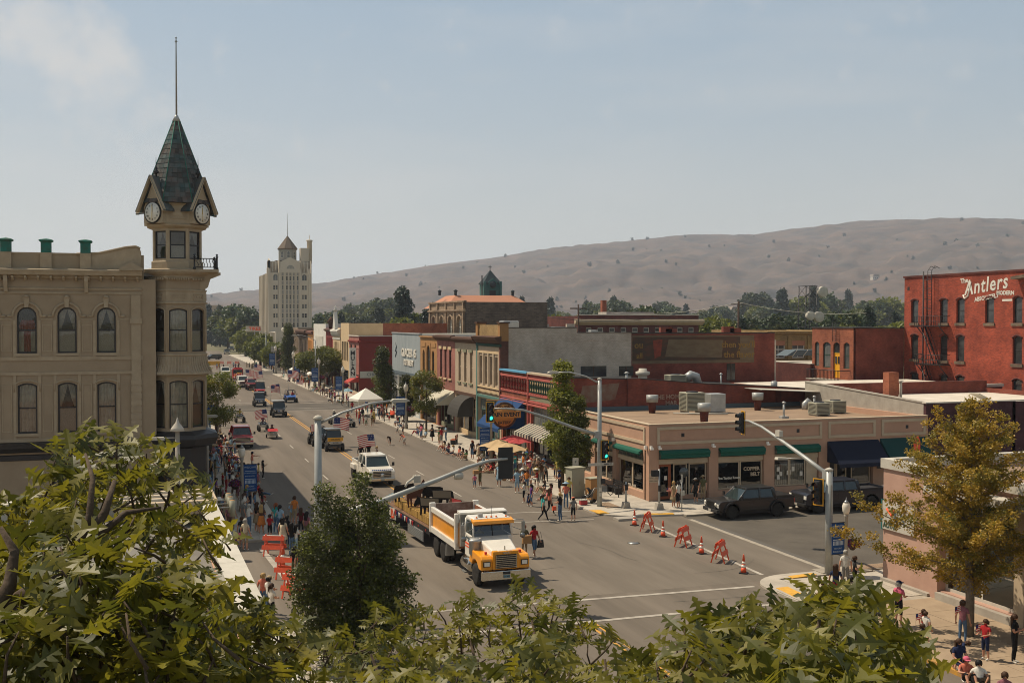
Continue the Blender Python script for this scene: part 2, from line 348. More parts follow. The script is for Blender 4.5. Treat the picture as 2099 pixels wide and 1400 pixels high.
# left side
walk(1.6,7.3,66.8,152,sx=2.2,sy=2.2,cut=None,slabs=False); walk(1.9,7.0,62.2,66.7,sx=1.4,sy=1.4); walk(-30,1.9,61.8,66.9,slabs=False)
for a,b in ((167,261),(277,420)):walk(1.6,7.3,a,b,slabs=False)
walk(1.9,7.3,10,44.8,sx=1.7,sy=1.7); walk(-40,1.9,39.6,45.0,slabs=False)
o=MB().prism([(3.9,62.3),(4.7,62.3),(4.7,63.1),(3.9,63.1)],.09,.136,'z').build('warning_pad',None,'yellow_pad'); tag(o,'yellow tactile pad behind the crowd on the left corner','tactile pad')
# terrain hills
mat('hill_dry',(.135,.098,.08),.97,c2=(.05,.05,.05),ns=.011,amt=1,streak=(1,1,4),bump=1,bs=.05)
RIDGE=[(-600,600),(0,612),(420,605),(520,600),(645,588),(700,578),(800,562),(900,549),(1000,537),(1100,520),(1200,508),(1300,498),(1400,490),(1480,488),(1540,491),(1650,477),(1760,463),(1850,457),(2000,459),(2099,460),(2400,452),(3000,480),(4200,520)]
def ridge(az):  # azimuth right of the street direction -> elevation tangent of the skyline
 px=1049.5+2200*math.tan(max(-1.2,min(1.2,az-YAW)))
 for (a,b),(c,d) in zip(RIDGE,RIDGE[1:]):
  if a <= px <= c:t=(px-a)/(c-a); y=b+(d-b)*t; break
 else:y=RIDGE[0][1] if px < RIDGE[0][0] else RIDGE[-1][1]
 return (660-y)/2200*math.cos(az-YAW)
NA,NR=420,110; vs=[]; fs=[]
for i in range(NA):
 az=RAD(-35)+RAD(105)*i/(NA-1)
 el=ridge(az)
 for j in range(NR):
  t=j/(NR-1); r=1500+2900*t
  top=12.5+el*3900
  s=min(1,max(0,(r-1900)/2000)); s=s*s*(3-2*s)
  z=top*(.22*min(1,max(0,(r-1500)/700))+.78*s)
  x,y=r*math.sin(az),r*math.cos(az)
  n=noise.fractal(Vector((x/420,y/420,0)),1,2.1,6)
  rg=1-abs(noise.fractal(Vector((x/300+5,y/300,3)),.9,2,5))
  env=min(1,t*4)*(1-s**5*.96)
  z += env*(n*20+(rg-.75)*34+(1-abs(noise.fractal(Vector((x/130,y/130,8)),.8,2,4))-.8)*22*(1-s**3))*min(1.3,top/180+.25)
  if r > 3900:z -= (r-3900)*.15
  vs.append((x,y,max(-5,z)))
for i in range(NA-1):
 for j in range(NR-1):a=i*NR+j; fs.append([a,a+1,a+NR+1,a+NR])
h=MB(); h.sm=True; h.add(vs,fs); HILL=(vs,NA,NR)
h.build('hills',None,'hill_dry','structure')
def hill_pt(i,j):return Vector(HILL[0][i*NR+j])
# smoke haze
hz=BX(-9500,9500,-3500,9500,-1.2,560).build('haze',None,None,'stuff')
hm=bpy.data.materials.new('haze'); hm.use_nodes=True; hm.node_tree.nodes.clear()
pv=hm.node_tree.nodes.new('ShaderNodeVolumePrincipled'); pv.inputs['Color'].default_value=(.74,.83,.97,1); pv.inputs['Density'].default_value=.00013; pv.inputs['Anisotropy'].default_value=.25
ho=hm.node_tree.nodes.new('ShaderNodeOutputMaterial'); hm.node_tree.links.new(pv.outputs[0],ho.inputs['Volume'])
hz.data.materials.append(hm)
# ================================================================= building kit (local frame: x along the facade, y into the building, z up)
for n,c,k in [
 ('geiser',(.33,.27,.2),dict(c2=(.28,.225,.165),ns=.8,bump=.06)),('geiser_trim',(.39,.33,.25),dict(c2=(.31,.255,.19),ns=1.5)),('trim_black',(.018,.017,.018),dict()),('copper',(.02,.17,.15),dict(c2=(.05,.1,.08),ns=3)),
 ('slate',(.05,.09,.1),dict(c2=(.1,.075,.07),ns=1.3,var=.35)),('roof_grey',(.2,.195,.185),dict(c2=(.14,.135,.13),ns=.6,bump=.1)),('roof_tan',(.3,.22,.16),dict(c2=(.2,.145,.105),ns=.5,bump=.15,streak=(.5,1.5,1))),('roof_dark',(.05,.05,.052),dict(c2=(.035,.035,.036),ns=.6)),('roof_white',(.62,.6,.57),dict(c2=(.45,.42,.38),ns=.5)),
 ('cap_white',(.5,.49,.46),dict(c2=(.38,.37,.34),ns=1)),('stucco_tan',(.44,.28,.21),dict(c2=(.38,.24,.18),ns=.8,bump=.08)),('trim_cream',(.48,.4,.31),dict(c2=(.4,.33,.25),ns=1)),('stucco_pink',(.44,.29,.24),dict(c2=(.36,.23,.19),ns=.7,bump=.1)),
 ('awning_green',(.015,.1,.075),dict(trans=.1)),('awning_navy',(.008,.012,.03),dict()),('awning_blue',(.012,.05,.16),dict(trans=.1)),('awning_teal',(.02,.12,.12),dict()),('awning_grey',(.05,.048,.045),dict()),('awning_cream',(.5,.49,.42),dict(trans=.15)),('awning_red',(.45,.07,.06),dict(trans=.2)),('awning_brown',(.06,.04,.03),dict()),('awning_forest',(.01,.05,.05),dict()),
 ('metal_sheet',(.3,.34,.38),dict(c2=(.22,.26,.29),ns=.5,streak=(2,2,.3))),('steel_blue',(.09,.12,.15),dict()),('paint_tan',(.36,.2,.085),dict(c2=(.3,.165,.07),ns=1)),('paint_beige',(.44,.36,.28),dict(c2=(.36,.29,.22),ns=1)),('paint_cream',(.55,.43,.28),dict(c2=(.48,.37,.24),ns=1)),('paint_white',(.62,.62,.6),dict(c2=(.5,.5,.49),ns=.8)),('paint_teal',(.08,.17,.16),dict()),('paint_olive',(.2,.21,.15),dict()),('paint_blue',(.1,.3,.5),dict()),('paint_darkgreen',(.03,.07,.055),dict()),('paint_orange',(.5,.24,.08),dict()),('paint_red',(.17,.03,.024),dict(c2=(.2,.03,.025),ns=1)),('paint_rose',(.45,.13,.11),dict(c2=(.36,.1,.09),ns=1)),('paint_brown',(.09,.05,.035),dict()),
 ('tower_stone',(.52,.48,.42),dict(c2=(.45,.41,.36),ns=.15)),('tower_stone2',(.27,.27,.26),dict()),('roof_pyramid',(.13,.105,.085),dict()),('roof_pink',(.42,.2,.13),dict(c2=(.36,.18,.12),ns=.2)),('roof_brown2',(.2,.13,.09),dict()),('court_green',(.05,.14,.14),dict(c2=(.035,.1,.1),ns=1)),('court_roof',(.03,.045,.055),dict())]:
 mat(n,c,.85 if not n.startswith('trim_b') else .5,**k)
for n,c,c2,k in [
 ('brick_red',(.28,.07,.045),(.19,.05,.036),dict(mortar=(.2,.09,.07))),('brick_antlers',(.4,.075,.038),(.2,.04,.025),dict(mortar=(.3,.1,.07))),('brick_dark',(.15,.045,.035),(.1,.032,.027),{}),('brick_orange',(.38,.13,.07),(.27,.085,.05),{}),('brick_pink',(.4,.17,.14),(.33,.13,.11),{}),('brick_white',(.66,.58,.51),(.52,.46,.4),dict(fac=(.72,.68,.64),mortar=(.4,.36,.31))),('brick_ochre',(.42,.29,.13),(.33,.22,.1),{}),('brick_purple',(.09,.032,.04),(.065,.027,.033),{}),('brick_brown',(.2,.085,.06),(.13,.06,.045),{}),
 ('stone_dark',(.16,.125,.1),(.09,.07,.056),dict(br=(.5,.7,.28))),('stone_tan',(.36,.27,.19),(.26,.19,.13),dict(br=(.5,.7,.3))),('stone_wall',(.26,.24,.2),(.17,.155,.13),dict(br=(.5,.5,.2))),('stone_brown',(.2,.15,.11),(.12,.09,.065),dict(br=(.5,.6,.3)))]:
 mat(n,c,.9,c2=c2,kind='brick',ns=.5,amt=1,bump=.3,**{**dict(fac=(.52,.52,.55)),**k})
def arcpts(x0,x1,zb,rise,n=8):
 """points of the arch from left spring to right spring; zb is the crown"""
 w=(x1-x0)/2; cx=(x0+x1)/2
 if rise >= w-1e-3:return [(cx-w*math.cos(PI*i/n),zb-w+w*math.sin(PI*i/n)) for i in range(n+1)]
 R=(w*w+rise*rise)/(2*rise); a=math.asin(w/R)
 return [(cx+R*math.sin(-a+2*a*i/n),zb-R+R*math.cos(-a+2*a*i/n)) for i in range(n+1)]
def outline(x0,x1,za,zb,rise):
 if not rise:return [(x0,za),(x1,za),(x1,zb),(x0,zb)]
 return [(x0,za),(x1,za)]+arcpts(x0,x1,zb,rise)[::-1]
def wall(mb,x0,x1,z0,z1,holes=(),y=0,d=.25):
 xs=sorted({x0,x1}|{h[0] for h in holes}|{h[1] for h in holes}); zs=sorted({z0,z1}|{h[2] for h in holes}|{h[3] for h in holes})
 for za,zb in zip(zs,zs[1:]):
  run=None
  for xa,xb in list(zip(xs,xs[1:]))+[(None,None)]:
   solid=xa is not None and not any(h[0] < xb-1e-5 and h[1] > xa+1e-5 and h[2] < zb-1e-5 and h[3] > za+1e-5 for h in holes)
   if solid and run is None:run=xa
   if not solid and run is not None:
    mb.poly([(run,y,za),(prev,y,za),(prev,y,zb),(run,y,zb)]); run=None
   prev=xb
 for h in holes:
  a,b,za,zb=h[:4]; r=h[4] if len(h) > 4 else 0
  zs_=zb-(min(r,(b-a)/2) if r else 0)
  mb.poly([(a,y,za),(a,y+d,za),(a,y+d,zs_),(a,y,zs_)]); mb.poly([(b,y,za),(b,y,zs_),(b,y+d,zs_),(b,y+d,za)]); mb.poly([(a,y,za),(b,y,za),(b,y+d,za),(a,y+d,za)])
  if not r:mb.poly([(a,y,zb),(a,y+d,zb),(b,y+d,zb),(b,y,zb)])
  else:
   P=arcpts(a,b,zb,r); m=len(P)//2
   for p,q in zip(P,P[1:]):mb.poly([(p[0],y,p[1]),(q[0],y,q[1]),(q[0],y+d,q[1]),(p[0],y+d,p[1])])
   mb.poly([(a,y,zb)]+[(p[0],y,p[1]) for p in P[:m+1]]); mb.poly([(p[0],y,p[1]) for p in P[m:]]+[(b,y,zb)])
WC={}
def window(root,h,y=.16,fm='white_paint',gm='glass_far',fw=.06,rail=1,mull=0,name='window',sill=None,sillm='concrete',curtain=None,rails=None):
 x0,x1,za,zb=h[:4]; r=h[4] if len(h) > 4 else 0; w=x1-x0; H=zb-za; key=(round(w,3),round(H,3),round(r,3),fm,gm,fw,rail,mull,rails)
 if key not in WC:
  mb=MB(fm); O=outline(0,w,0,H,r); I=outline(fw,w-fw,fw,H-fw,max(.01,r-fw*.3) if r else 0); n=len(O)
  for i in range(n):
   j=(i+1) % n
   mb.poly([(O[i][0],0,O[i][1]),(O[j][0],0,O[j][1]),(I[j][0],0,I[j][1]),(I[i][0],0,I[i][1])]); mb.poly([(I[i][0],0,I[i][1]),(I[j][0],0,I[j][1]),(I[j][0],.05,I[j][1]),(I[i][0],.05,I[i][1])])
  for k in range(rail):zc=H*(k+1)/(rail+1); mb.box(fw,w-fw,.005,.04,zc-fw*.45,zc+fw*.45)
  if rails:mb.box(fw,w-fw,.005,.04,H*rails-.02,H*rails+.02)
  for k in range(mull):xc=w*(k+1)/(mull+1); mb.box(xc-fw*.4,xc+fw*.4,.007,.045,fw,H-fw-(r*.35 if r else 0))
  f=mb.mesh('window'); f.materials.clear(); f.materials.append(M[fm])
  f.polygons.foreach_set('material_index',[0]*len(f.polygons))
  pm=MB(gm).add([(p[0],.03,p[1]) for p in I],[list(range(len(I)))]).mesh('pane'); pm.materials.clear(); pm.materials.append(M[gm]); WC[key] =(f,pm)
 f,pm=WC[key]
 o=inst(name,f,root,(x0,y,za)); inst('pane',pm,o)
 if sill:MB(sillm).box(x0-.08,x1+.08,-sill,y,za-.14,za-.002).build('sill',root,sillm)
 if curtain:curtain_in(o,w,H,r,curtain)
 return o
def sheetw(mb,pts,y,amp=.03,fr=14):
 """pleated cloth between left and right edges given per height: pts = [(z, xl, xr)]"""
 n=14; vs=[]
 for z,a,b in pts:
  for i in range(n+1):x=a+(b-a)*i/n; vs.append((x,y+amp*math.sin(i*2.1),z))
 mb.add(vs,[[k*(n+1)+i,k*(n+1)+i+1,(k+1)*(n+1)+i+1,(k+1)*(n+1)+i] for k in range(len(pts)-1) for i in range(n)])
def curtain_in(o,w,H,r,kind):
 e=.07; y=.14; mb=MB('curtain')
 top=H-e
 def xe(z):  # keep within the arch
  if r and z > H-r:
   t=(z-(H-r))/r; s_=w/2*(1-math.sqrt(max(0,1-t*t))); return e+s_
  return e
 if 'v' in kind:   # tied-back drapes leaving a triangle
  for s_ in (0,1):
   P=[]
   for k in range(6):
    z=top-(top-H*.5)*k/5; inner=.5-.34*(k/5)**1.2; a=xe(z); b=max(a+.04,w*inner)
    P.append((z,a,b) if s_ == 0 else (z,w-b,w-a))
   sheetw(mb,P,y)
  mb.build('curtain',o,'curtain')
 if 'l' in kind:BX(e,w-e,y-.01,y,e,H*.48).build('lace_panel',o,'lace')
 if 'f' in kind:m2=MB(); sheetw(m2,[(e,e,w-e),(H*.5,e,w-e),(H-max(r,.1)*.6,xe(H-r*.6),w-xe(H-r*.6))],y); m2.build('curtain',o,'curtain')
 if 's' in kind:
  m2=MB()
  for a,b in ((e,w*.33),(w*.67,w-e)):sheetw(m2,[(e,a,b),(H*.47,a,b)],y)
  m2.build('curtain',o,'curtain')
  m3=MB(); sheetw(m3,[(e,w*.3,w*.7),(H*.6,e,w-e),(H*.72,w*.2,w*.8)],y+.12); m3.build('red_drape',o,'curtain_red')
def cornice(root,x0,x1,prof,m,name='cornice',ends=True):
 """prof: [(y,z)] polygon, extruded along x"""
 return MB(m).prism(prof,x0,x1,'x').build(name,root,m)
def brackets(root,xs,w,y0,y1,z0,z1,m,name='bracket'):
 me=MB(m).use(m).prism([(y1,z0),(y1,z1),(y0,z1),(y0,z1-(z1-z0)*.35),(y1*.5+y0*.5,z0+.02)],-w/2,w/2,'x').mesh(name)
 for x in xs:inst(name,me,root,(x,0,0))
def awning(root,x0,x1,z1,z0,proj,m,name='awning',val=.25,stripes=None,y=0,dome=False):
 mb=MB().use(m); n=int((x1-x0)/.35) if stripes else 1; N=8 if dome else 1
 def pt(t):
  if dome:a=t*PI/2; return (y-proj*math.sin(a),z0+(z1-z0)*math.cos(a))
  return (y-proj*t,z1+(z0-z1)*t)
 for i in range(n):
  if stripes:mb.use(m if i % 2 else stripes)
  a=x0+(x1-x0)*i/n; b=x0+(x1-x0)*(i+1)/n
  for k in range(N):
   p,q=pt(k/N),pt((k+1)/N); mb.poly([(a,p[0],p[1]),(b,p[0],p[1]),(b,q[0],q[1]),(a,q[0],q[1])])
  if val:mb.poly([(a,y-proj-.003,z0),(b,y-proj-.003,z0),(b,y-proj-.003,z0-val),(a,y-proj-.003,z0-val)])
 for x in (x0,x1):mb.use(m); mb.poly([(x,y-.01,z1)]+[(x,*pt(k/N)) for k in range(1,N+1)]+[(x,y-.01,z0)])
 o=mb.build(name,root); sd=o.modifiers.new('cloth','SOLIDIFY'); sd.thickness=.02; return o
def shell(root,w,d,z1,m,side=None,roofm='roof_grey',rz=None,t=.3,back=None,name='side_wall'):
 """side and back walls, flat roof lower than the parapet (front wall is built apart)"""
 sm=side or m
 MB(sm).box(0,t,.26,d,0,z1).build(name,root,sm); MB(sm).box(w-t,w,.26,d,0,z1).build(name,root,sm)
 MB(sm).box(t,w-t,d-t,d,0,z1).build('back_wall',root,back or sm)
 rz=rz or z1-.5
 BX(t,w-t,.26,d-t,rz-.2,rz).build('roof',root,roofm)
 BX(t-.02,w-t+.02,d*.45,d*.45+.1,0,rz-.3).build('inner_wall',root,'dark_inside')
def storefront(root,x0,x1,z0,z1,n,m='trim_black',door=None,gm='glass_dark',y=.35,transom=None,name='shop_window'):
 w=(x1-x0)/n
 for i in range(n):
  a=x0+i*w
  if door is not None and i == door:
   o=window(root,(a+.03,a+w-.03,.13,z1-.02),y=y+.4,fm=m,gm=gm,fw=.12,rail=0,name='door'); continue
  window(root,(a+.02,a+w-.02,z0,z1-.02),y=y,fm=m,gm=gm,fw=.07,rail=0,name=name,rails=transom)
 MB(m).box(x0,x1,y-.03,y+.1,.1,z0).build('stall_riser',root,m)
def building(name,label,X,Y,rz,w,d,z1,m,holes=(),roofm='roof_grey',side=None,win={},cat='building',rzz=None,ground=None,group=None):
 r=thing(name,label,cat,(X,Y,0),rz,group)
 mb=MB(m); wall(mb,0,w,0,z1,list(holes)+(ground or [])); 
 mb.poly([(0,.26,z1),(w,.26,z1),(w,0,z1),(0,0,z1)]); mb.poly([(0,.26,0),(w,.26,0),(w,.26,.05),(0,.26,.05)])
 mb.poly([(0,.26,z1-1.2),(w,.26,z1-1.2),(w,.26,z1),(0,.26,z1)]); mb.poly([(0,0,0),(0,.26,0),(0,.26,z1),(0,0,z1)]); mb.poly([(w,0,0),(w,.26,0),(w,.26,z1),(w,0,z1)])
 mb.build('wall',r,m); shell(r,w,d,z1-.03,m,side,roofm,rzz)
 for h in holes:window(r,h,**win)
 return r
def roof_unit(label,x,y,z,w,d,h,cat='air conditioner',legs=.25,m='cabinet'):
 r=thing('air_conditioner',label,cat,(x,y,z))
 MB(m).box(-w/2,w/2,-d/2,d/2,legs,legs+h).build('housing',r,m,bevel=.03)
 sl=MB('plastic_dark')
 n=int(h*9)
 for k in range(n):
  zz=legs+.12+(h-.24)*k/max(1,n-1); sl.box(-w/2+.1,w/2-.1,-d/2-.02,-d/2-.002,zz,zz+.03); sl.box(-w/2-.02,-w/2-.002,-d/2+.1,d/2-.1,zz,zz+.03)
 sl.build('grille',r,'plastic_dark'); MB().lathe([(min(w,d)*.36,legs+h),(min(w,d)*.36,legs+h+.06),(min(w,d)*.3,legs+h+.07)],16).build('fan_guard',r,'black_metal')
 f=MB()
 for a in (-1,1):f.box(a*w*.4-.05,a*w*.4+.05,-d/2,d/2,0,legs)
 f.build('base',r,'steel'); return r
def vent(label,x,y,z,h=1.,r0=.09,m='galv',kind='pipe'):
 o=thing('roof_vent',label,'roof vent',(x,y,z))
 if kind == 'pipe':
  MB().lathe([(r0,0),(r0,h)],12).build('pipe',o,m); MB().lathe([(r0*1.9,h),(r0*1.9,h+.04),(.01,h+.14)],12).build('cap',o,m); BX(-.3,.3,-.25,.25,0,.16).build('flashing',o,m)
 elif kind == 'chimney':
  MB().lathe([(r0*.75,0),(r0,h*.62),(r0,h*.66)],14).build('flue',o,'brick_dark'); MB().lathe([(r0*1.35,h*.6),(r0*1.4,h),(r0*1.1,h)],14).build('collar',o,m)
 elif kind == 'fan':
  MB().lathe([(r0*1.1,0),(r0*1.1,h*.3),(r0*.8,h*.35),(r0*.8,h*.55),(r0*1.25,h*.62),(r0*1.25,h*.8),(r0*.7,h*.85),(r0*.7,h)],18).build('fan_housing',o,m); BX(-r0*1.3,r0*1.3,-r0*1.3,r0*1.3,-.1,.1).build('curb',o,m)
 return o
# ================================================================= grand hotel with the clock tower (front left)
gx0,gy=-16.0,67.1; GW=15.4
g=thing('hotel','cream grand hotel with a corner clock tower and pointed slate spire','hotel',(gx0,gy,0))
wc=[(-2.6-2.13*k)-gx0 for k in range(6)]
H1=[(c-.52,c+.52,10.7,13.35,.52) for c in wc]; H2=[(c-.52,c+.52,6.1,9.0,.16) for c in wc]; H0=[(c-.55,c+.55,1.2,4.35,.2) for c in wc[1::2]]
mb=MB('geiser'); wall(mb,0,GW+.75,0,15.0,H1+H2+H0,d=.3); mb.build('wall',g,'geiser')
BX(0,GW+.1,.3,.5,15.0,16.45).build('parapet',g,'geiser')
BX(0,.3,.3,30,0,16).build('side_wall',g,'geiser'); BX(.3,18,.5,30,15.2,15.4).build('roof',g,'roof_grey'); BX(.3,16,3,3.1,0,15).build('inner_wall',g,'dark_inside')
cu=['vl','vl','s','vl','f','vl']; cu1=['vl','vl','s','vl','vl','s']; cu2=['f','vl','f','s','f','vl']
for i,h in enumerate(H1):window(g,h,y=.14,fm='trim_black',gm='glass',fw=.09,rail=1,curtain=cu1[i])
for i,h in enumerate(H2):window(g,h,y=.14,fm='trim_black',gm='glass',fw=.09,rail=1,curtain=cu2[i])
for h in H0:window(g,h,y=.14,fm='trim_black',gm='glass_dark',fw=.09,rail=1)
T='geiser_trim'
for h in H1:   # hood mould, keystone, sill of every arched window
 P=[(p[0],p[1]) for p in arcpts(h[0]-.22,h[1]+.22,h[3]+.24,.74,14)]; P=[(P[0][0]-.28,P[0][1]-.02),(P[0][0]-.02,P[0][1]-.02)]+P+[(P[-1][0]+.02,P[-1][1]-.02),(P[-1][0]+.28,P[-1][1]-.02)]
 MB().tube([(a,-.03,b) for a,b in P],.075,6).build('hood_mould',g,T)
 c=(h[0]+h[1])/2; MB().prism([(c-.1,h[3]-.02),(c+.1,h[3]-.02),(c+.16,h[3]+.55),(c-.16,h[3]+.55)],-.16,-.001).lathe([(.001,h[3]+.52),(.17,h[3]+.56),(.1,h[3]+.68),(.001,h[3]+.7)],8,(c,-.08)).build('keystone',g,T)
for h in H1+H2:BX(h[0]-.14,h[1]+.14,-.09,.12,h[2]-.16,h[2]-.003).build('sill',g,T)
for h in H2:
 P=arcpts(h[0]-.16,h[1]+.16,h[3]+.14,.22,10); MB().tube([(h[0]-.16,-.02,h[3]-.5)]+[(a,-.02,b) for a,b in P]+[(h[1]+.16,-.02,h[3]-.5)],.055,6).build('hood_mould',g,T)
# wall bands and raised panel frames between the windows
for z0,z1,pr in ((9.45,9.62,.07),(10.28,10.5,.05),(5.62,5.8,.06),(14.12,14.22,.06),(12.62,12.72,.03)):
 if z0 == 12.62:
  for c in [x+1.065 for x in wc]+[wc[-1]-1.065]:BX(c-.32,c+.32,-pr,-.001,z0,z1).build('string_course',g,T)
 else:BX(0,GW,-pr,-.001,z0,z1).build('string_course',g,T)
pil=MB().use(T)
for z0,z1 in ((10.5,12.6),(5.8,9.45)):
 pil.box(-.52-.21,-.52-.06,-.045,-.001,z0,z1); pil.box(.58,.73,-.045,-.001,z0,z1)
pilm=pil.mesh('pilaster')
for c in wc:inst('pilaster',pilm,g,(c,0,0))
pn=MB().use(T)
for z0,z1 in ((6.2,8.9),(10.8,12.35)):
 for a in ((-.27,.27,z0,z0+.05),(-.27,.27,z1-.05,z1),(-.27,-.22,z0+.05,z1-.05),(.22,.27,z0+.05,z1-.05)):pn.box(a[0],a[1],-.03,-.001,a[2],a[3])
pnm=pn.mesh('panel_frame')
for c in [x+1.065 for x in wc[1:]]+[wc[-1]-1.065]:inst('panel_frame',pnm,g,(c,0,0))
cornice(g,0,GW,[(0,15.0),(-.12,15.02),(-.15,15.12),(-.5,15.2),(-.55,15.34),(-.6,15.42),(-.6,15.5),(.3,15.6),(.3,15.0)],T)
cornice(g,0,GW,[(-.001,14.35),(-.06,14.35),(-.09,14.45),(-.001,14.5)],T,'string_course')
brackets(g,[.4+.67*k for k in range(23)],.12,-.42,0,14.86,15.14,T)
brackets(g,[wc[k]-1.065+1.065*0 for k in range(0,6,2)],.2,-.4,0,14.2,15.16,T,'console')
cornice(g,0,GW-1.9,[(.26,16.4),(.26,16.5),(.56,16.52),(.56,16.4)],T,'parapet_cap')
MB().prism([(GW-3.4,15.6),(GW-3.4,16.42),(GW-2.4,16.47),(GW-1.6,16.66),(GW-.9,16.86),(GW-.35,16.94),(GW-.12,16.84),(GW-.05,16.6),(GW-.05,15.6)],.22,.56).build('parapet_scroll',g,T)
MB().tube([(GW-3.6,.24,16.46),(GW-2.4,.2,16.52),(GW-1.6,.2,16.72),(GW-.9,.2,16.9),(GW-.35,.2,16.96),(GW-.1,.2,16.84)],.07,6).build('scroll_mould',g,T)
for k in range(7):
 x=(-3.72-2.12*k)-gx0
 q=MB().use(T); q.box(x-.3,x+.3,.12,.6,15.6,16.5).build('parapet_post',g)
 MB().use('copper').box(x-.27,x+.27,.1,.62,16.5,17.1).build('parapet_post',g)
 MB().use('copper').lathe([(.42,17.1),(.52,17.16),(.52,17.22),(.38,17.26),(.001,17.32)],4,(x,.36),flat=True,a0=PI/4).build('post_cap',g)
# corner pilaster with pediment
BX(GW-.62,GW-.1,-.1,-.001,5.8,14.1).build('corner_pilaster',g,T); BX(GW-.7,GW-.02,-.16,-.001,12.4,12.7).build('capital',g,T)
MB().prism([(GW-1.25,15.5),(GW+.05,15.5),(GW+.05,15.62),(GW-.6,15.98),(GW-1.25,15.62)],-.72,-.1).build('pediment',g,T)
for z in range(8):BX(GW-.66,GW-.06,-.13,-.101,6.0+.4*z,6.28+.4*z).build('quoin',g,T)
# black cornice over the ground floor and lettering
cornice(g,0,GW-.2,[(0,5.0),(-.2,5.02),(-.5,5.3),(-.55,5.55),(0,5.6)],'trim_black','ground_cornice'); cornice(g,0,GW-.2,[(-.001,4.55),(-.1,4.6),(-.1,4.85),(-.001,4.9)],'trim_black','string_course')
mat('letter_grey',(.06,.065,.075),.7)
text('GEISER',1.0,(11.85,-.02,2.95),'letter_grey',g,name='letters',ext=.012,bold=.01); text('GRAND',.95,(11.85,-.02,1.75),'letter_grey',g,name='letters',ext=.012,bold=.01)
# east facade behind the tower
eg=MB('geiser'); eg.T=Matrix.Translation((18.0,.9,0)) @ Matrix.Rotation(PI/2,4,'Z')
EH=[(3+2.2*k,4.0+2.2*k,10.7,13.3,.5) for k in range(12)]+[(3+2.2*k,4.0+2.2*k,6.1,9.0,.16) for k in range(12)]
wall(eg,1.0,29.1,0,16.3,EH,d=.3); eg.build('east_wall',g,'geiser')
er=bpy.data.objects.new('east_window_bay',None); COL.objects.link(er); er.parent=g; er.location=(18.0,.9,0); er.rotation_euler=(0,0,PI/2)
for h in EH:window(er,h,y=.14,fm='trim_black',fw=.09)
cornice(er,1,29,[(0,15.0),(-.12,15.02),(-.5,15.2),(-.6,15.42),(0,15.5)],T)
# ---- tower, octagon with a flat face to the front
tx,ty=1.42-gx0,68.75-gy
def oc(r,a=0):return [(tx+r*math.cos(PI/8+k*PI/4),ty+r*math.sin(PI/8+k*PI/4)) for k in range(8)]
def ring(name,prof,m,n=8):return MB().lathe([(r/math.cos(PI/8),z) for r,z in prof],n,(tx,ty),flat=True,a0=PI/8).build(name,g,m)
R0=1.62; fwid=2*R0*math.tan(PI/8)
def bay(z0,z1,hz0,hz1,R,m='geiser',rise=.14,gm='glass',cur='f',fm='trim_black',margin=.14):
 fw_=2*R*math.tan(PI/8)
 for k in range(8):
  a=-PI/2+k*PI/4   # outward direction of face k
  e=bpy.data.objects.new('tower_bay',None); COL.objects.link(e)
  mt=Matrix.Translation((tx+R*math.cos(a),ty+R*math.sin(a),0)) @ Matrix.Rotation(a+PI/2,4,'Z') @ Matrix.Translation((-fw_/2,0,0))
  mb=MB(m).use(m); bpy.data.objects.remove(e)
  h=(margin,fw_-margin,hz0,hz1,rise) if k in (0,1,7,2) else None
  wall(mb,0,fw_,z0,z1,[h] if h else [],d=.2); o=mb.build('tower_face',g,m)
  o.matrix_local=mt
  if h:
   w_=window(o,h,y=.1,fm=fm,gm=gm,fw=.08,curtain=(cur[k % len(cur)] if cur else None))
   if rise:
    P=arcpts(h[0]-.02,h[1]+.02,h[3]+.1,.2,8); MB().tube([(h[0]-.03,-.02,h[2])]+[(p[0],-.02,p[1]) for p in P]+[(h[1]+.03,-.02,h[2])],.04,6).build('window_mould',o,T)
ring('tower_base',[(1.62,0),(1.62,5.0)],'trim_black')
ring('tower_cornice',[(1.6,4.9),(2.15,5.1),(2.3,5.5),(2.25,5.75),(1.7,5.95)],'trim_black')
bay(5.9,9.3,6.15,9.0,R0,cur='fvf')
ring('tower_skirt',[(1.63,9.2),(1.7,9.3),(2.0,9.36),(2.0,9.46),(1.86,9.6),(1.72,9.95),(1.67,10.45),(1.72,10.5),(1.72,10.58),(1.62,10.6)],T)
rb=MB(T).use(T)
for k in range(8):
 a=-PI/2+k*PI/4
 for j in range(8):
  u=(j-3.5)/8*1.35; c_,s_=math.cos(a),math.sin(a)
  rb.tube([(tx+c_*r-s_*u*(r/1.62),ty+s_*r+c_*u*(r/1.62),z) for r,z in ((1.98,9.5),(1.88,9.62),(1.74,9.97),(1.69,10.42))],.028,4)
o=rb.build('skirt_ribs',g,T); o['kind'] ='stuff'
bay(10.5,13.7,10.72,13.3,R0,cur='flf')
ring('tower_band',[(1.63,13.55),(1.72,13.6),(1.72,13.68),(1.65,13.7),(1.65,14.3),(1.7,14.35),(1.7,14.42),(1.62,14.45)],T)
for k in (0,1,7,2):
 a=-PI/2+k*PI/4; mt=Matrix.Translation((tx+1.66*math.cos(a),ty+1.66*math.sin(a),0)) @ Matrix.Rotation(a+PI/2,4,'Z')
 q=MB(T).use(T)
 for b in ((-.42,.42,13.8,13.84),(-.42,.42,14.14,14.18),(-.42,-.38,13.84,14.14),(.38,.42,13.84,14.14)):q.box(b[0],b[1],-.03,.02,b[2],b[3])
 for j in range(5):q.box(-.3+.14*j,-.24+.14*j,-.03,.02,13.95,14.03)
 o=q.build('relief_panel',g,T); o.matrix_local=mt
ring('tower_neck',[(1.6,14.4),(1.6,15.1)],'geiser')
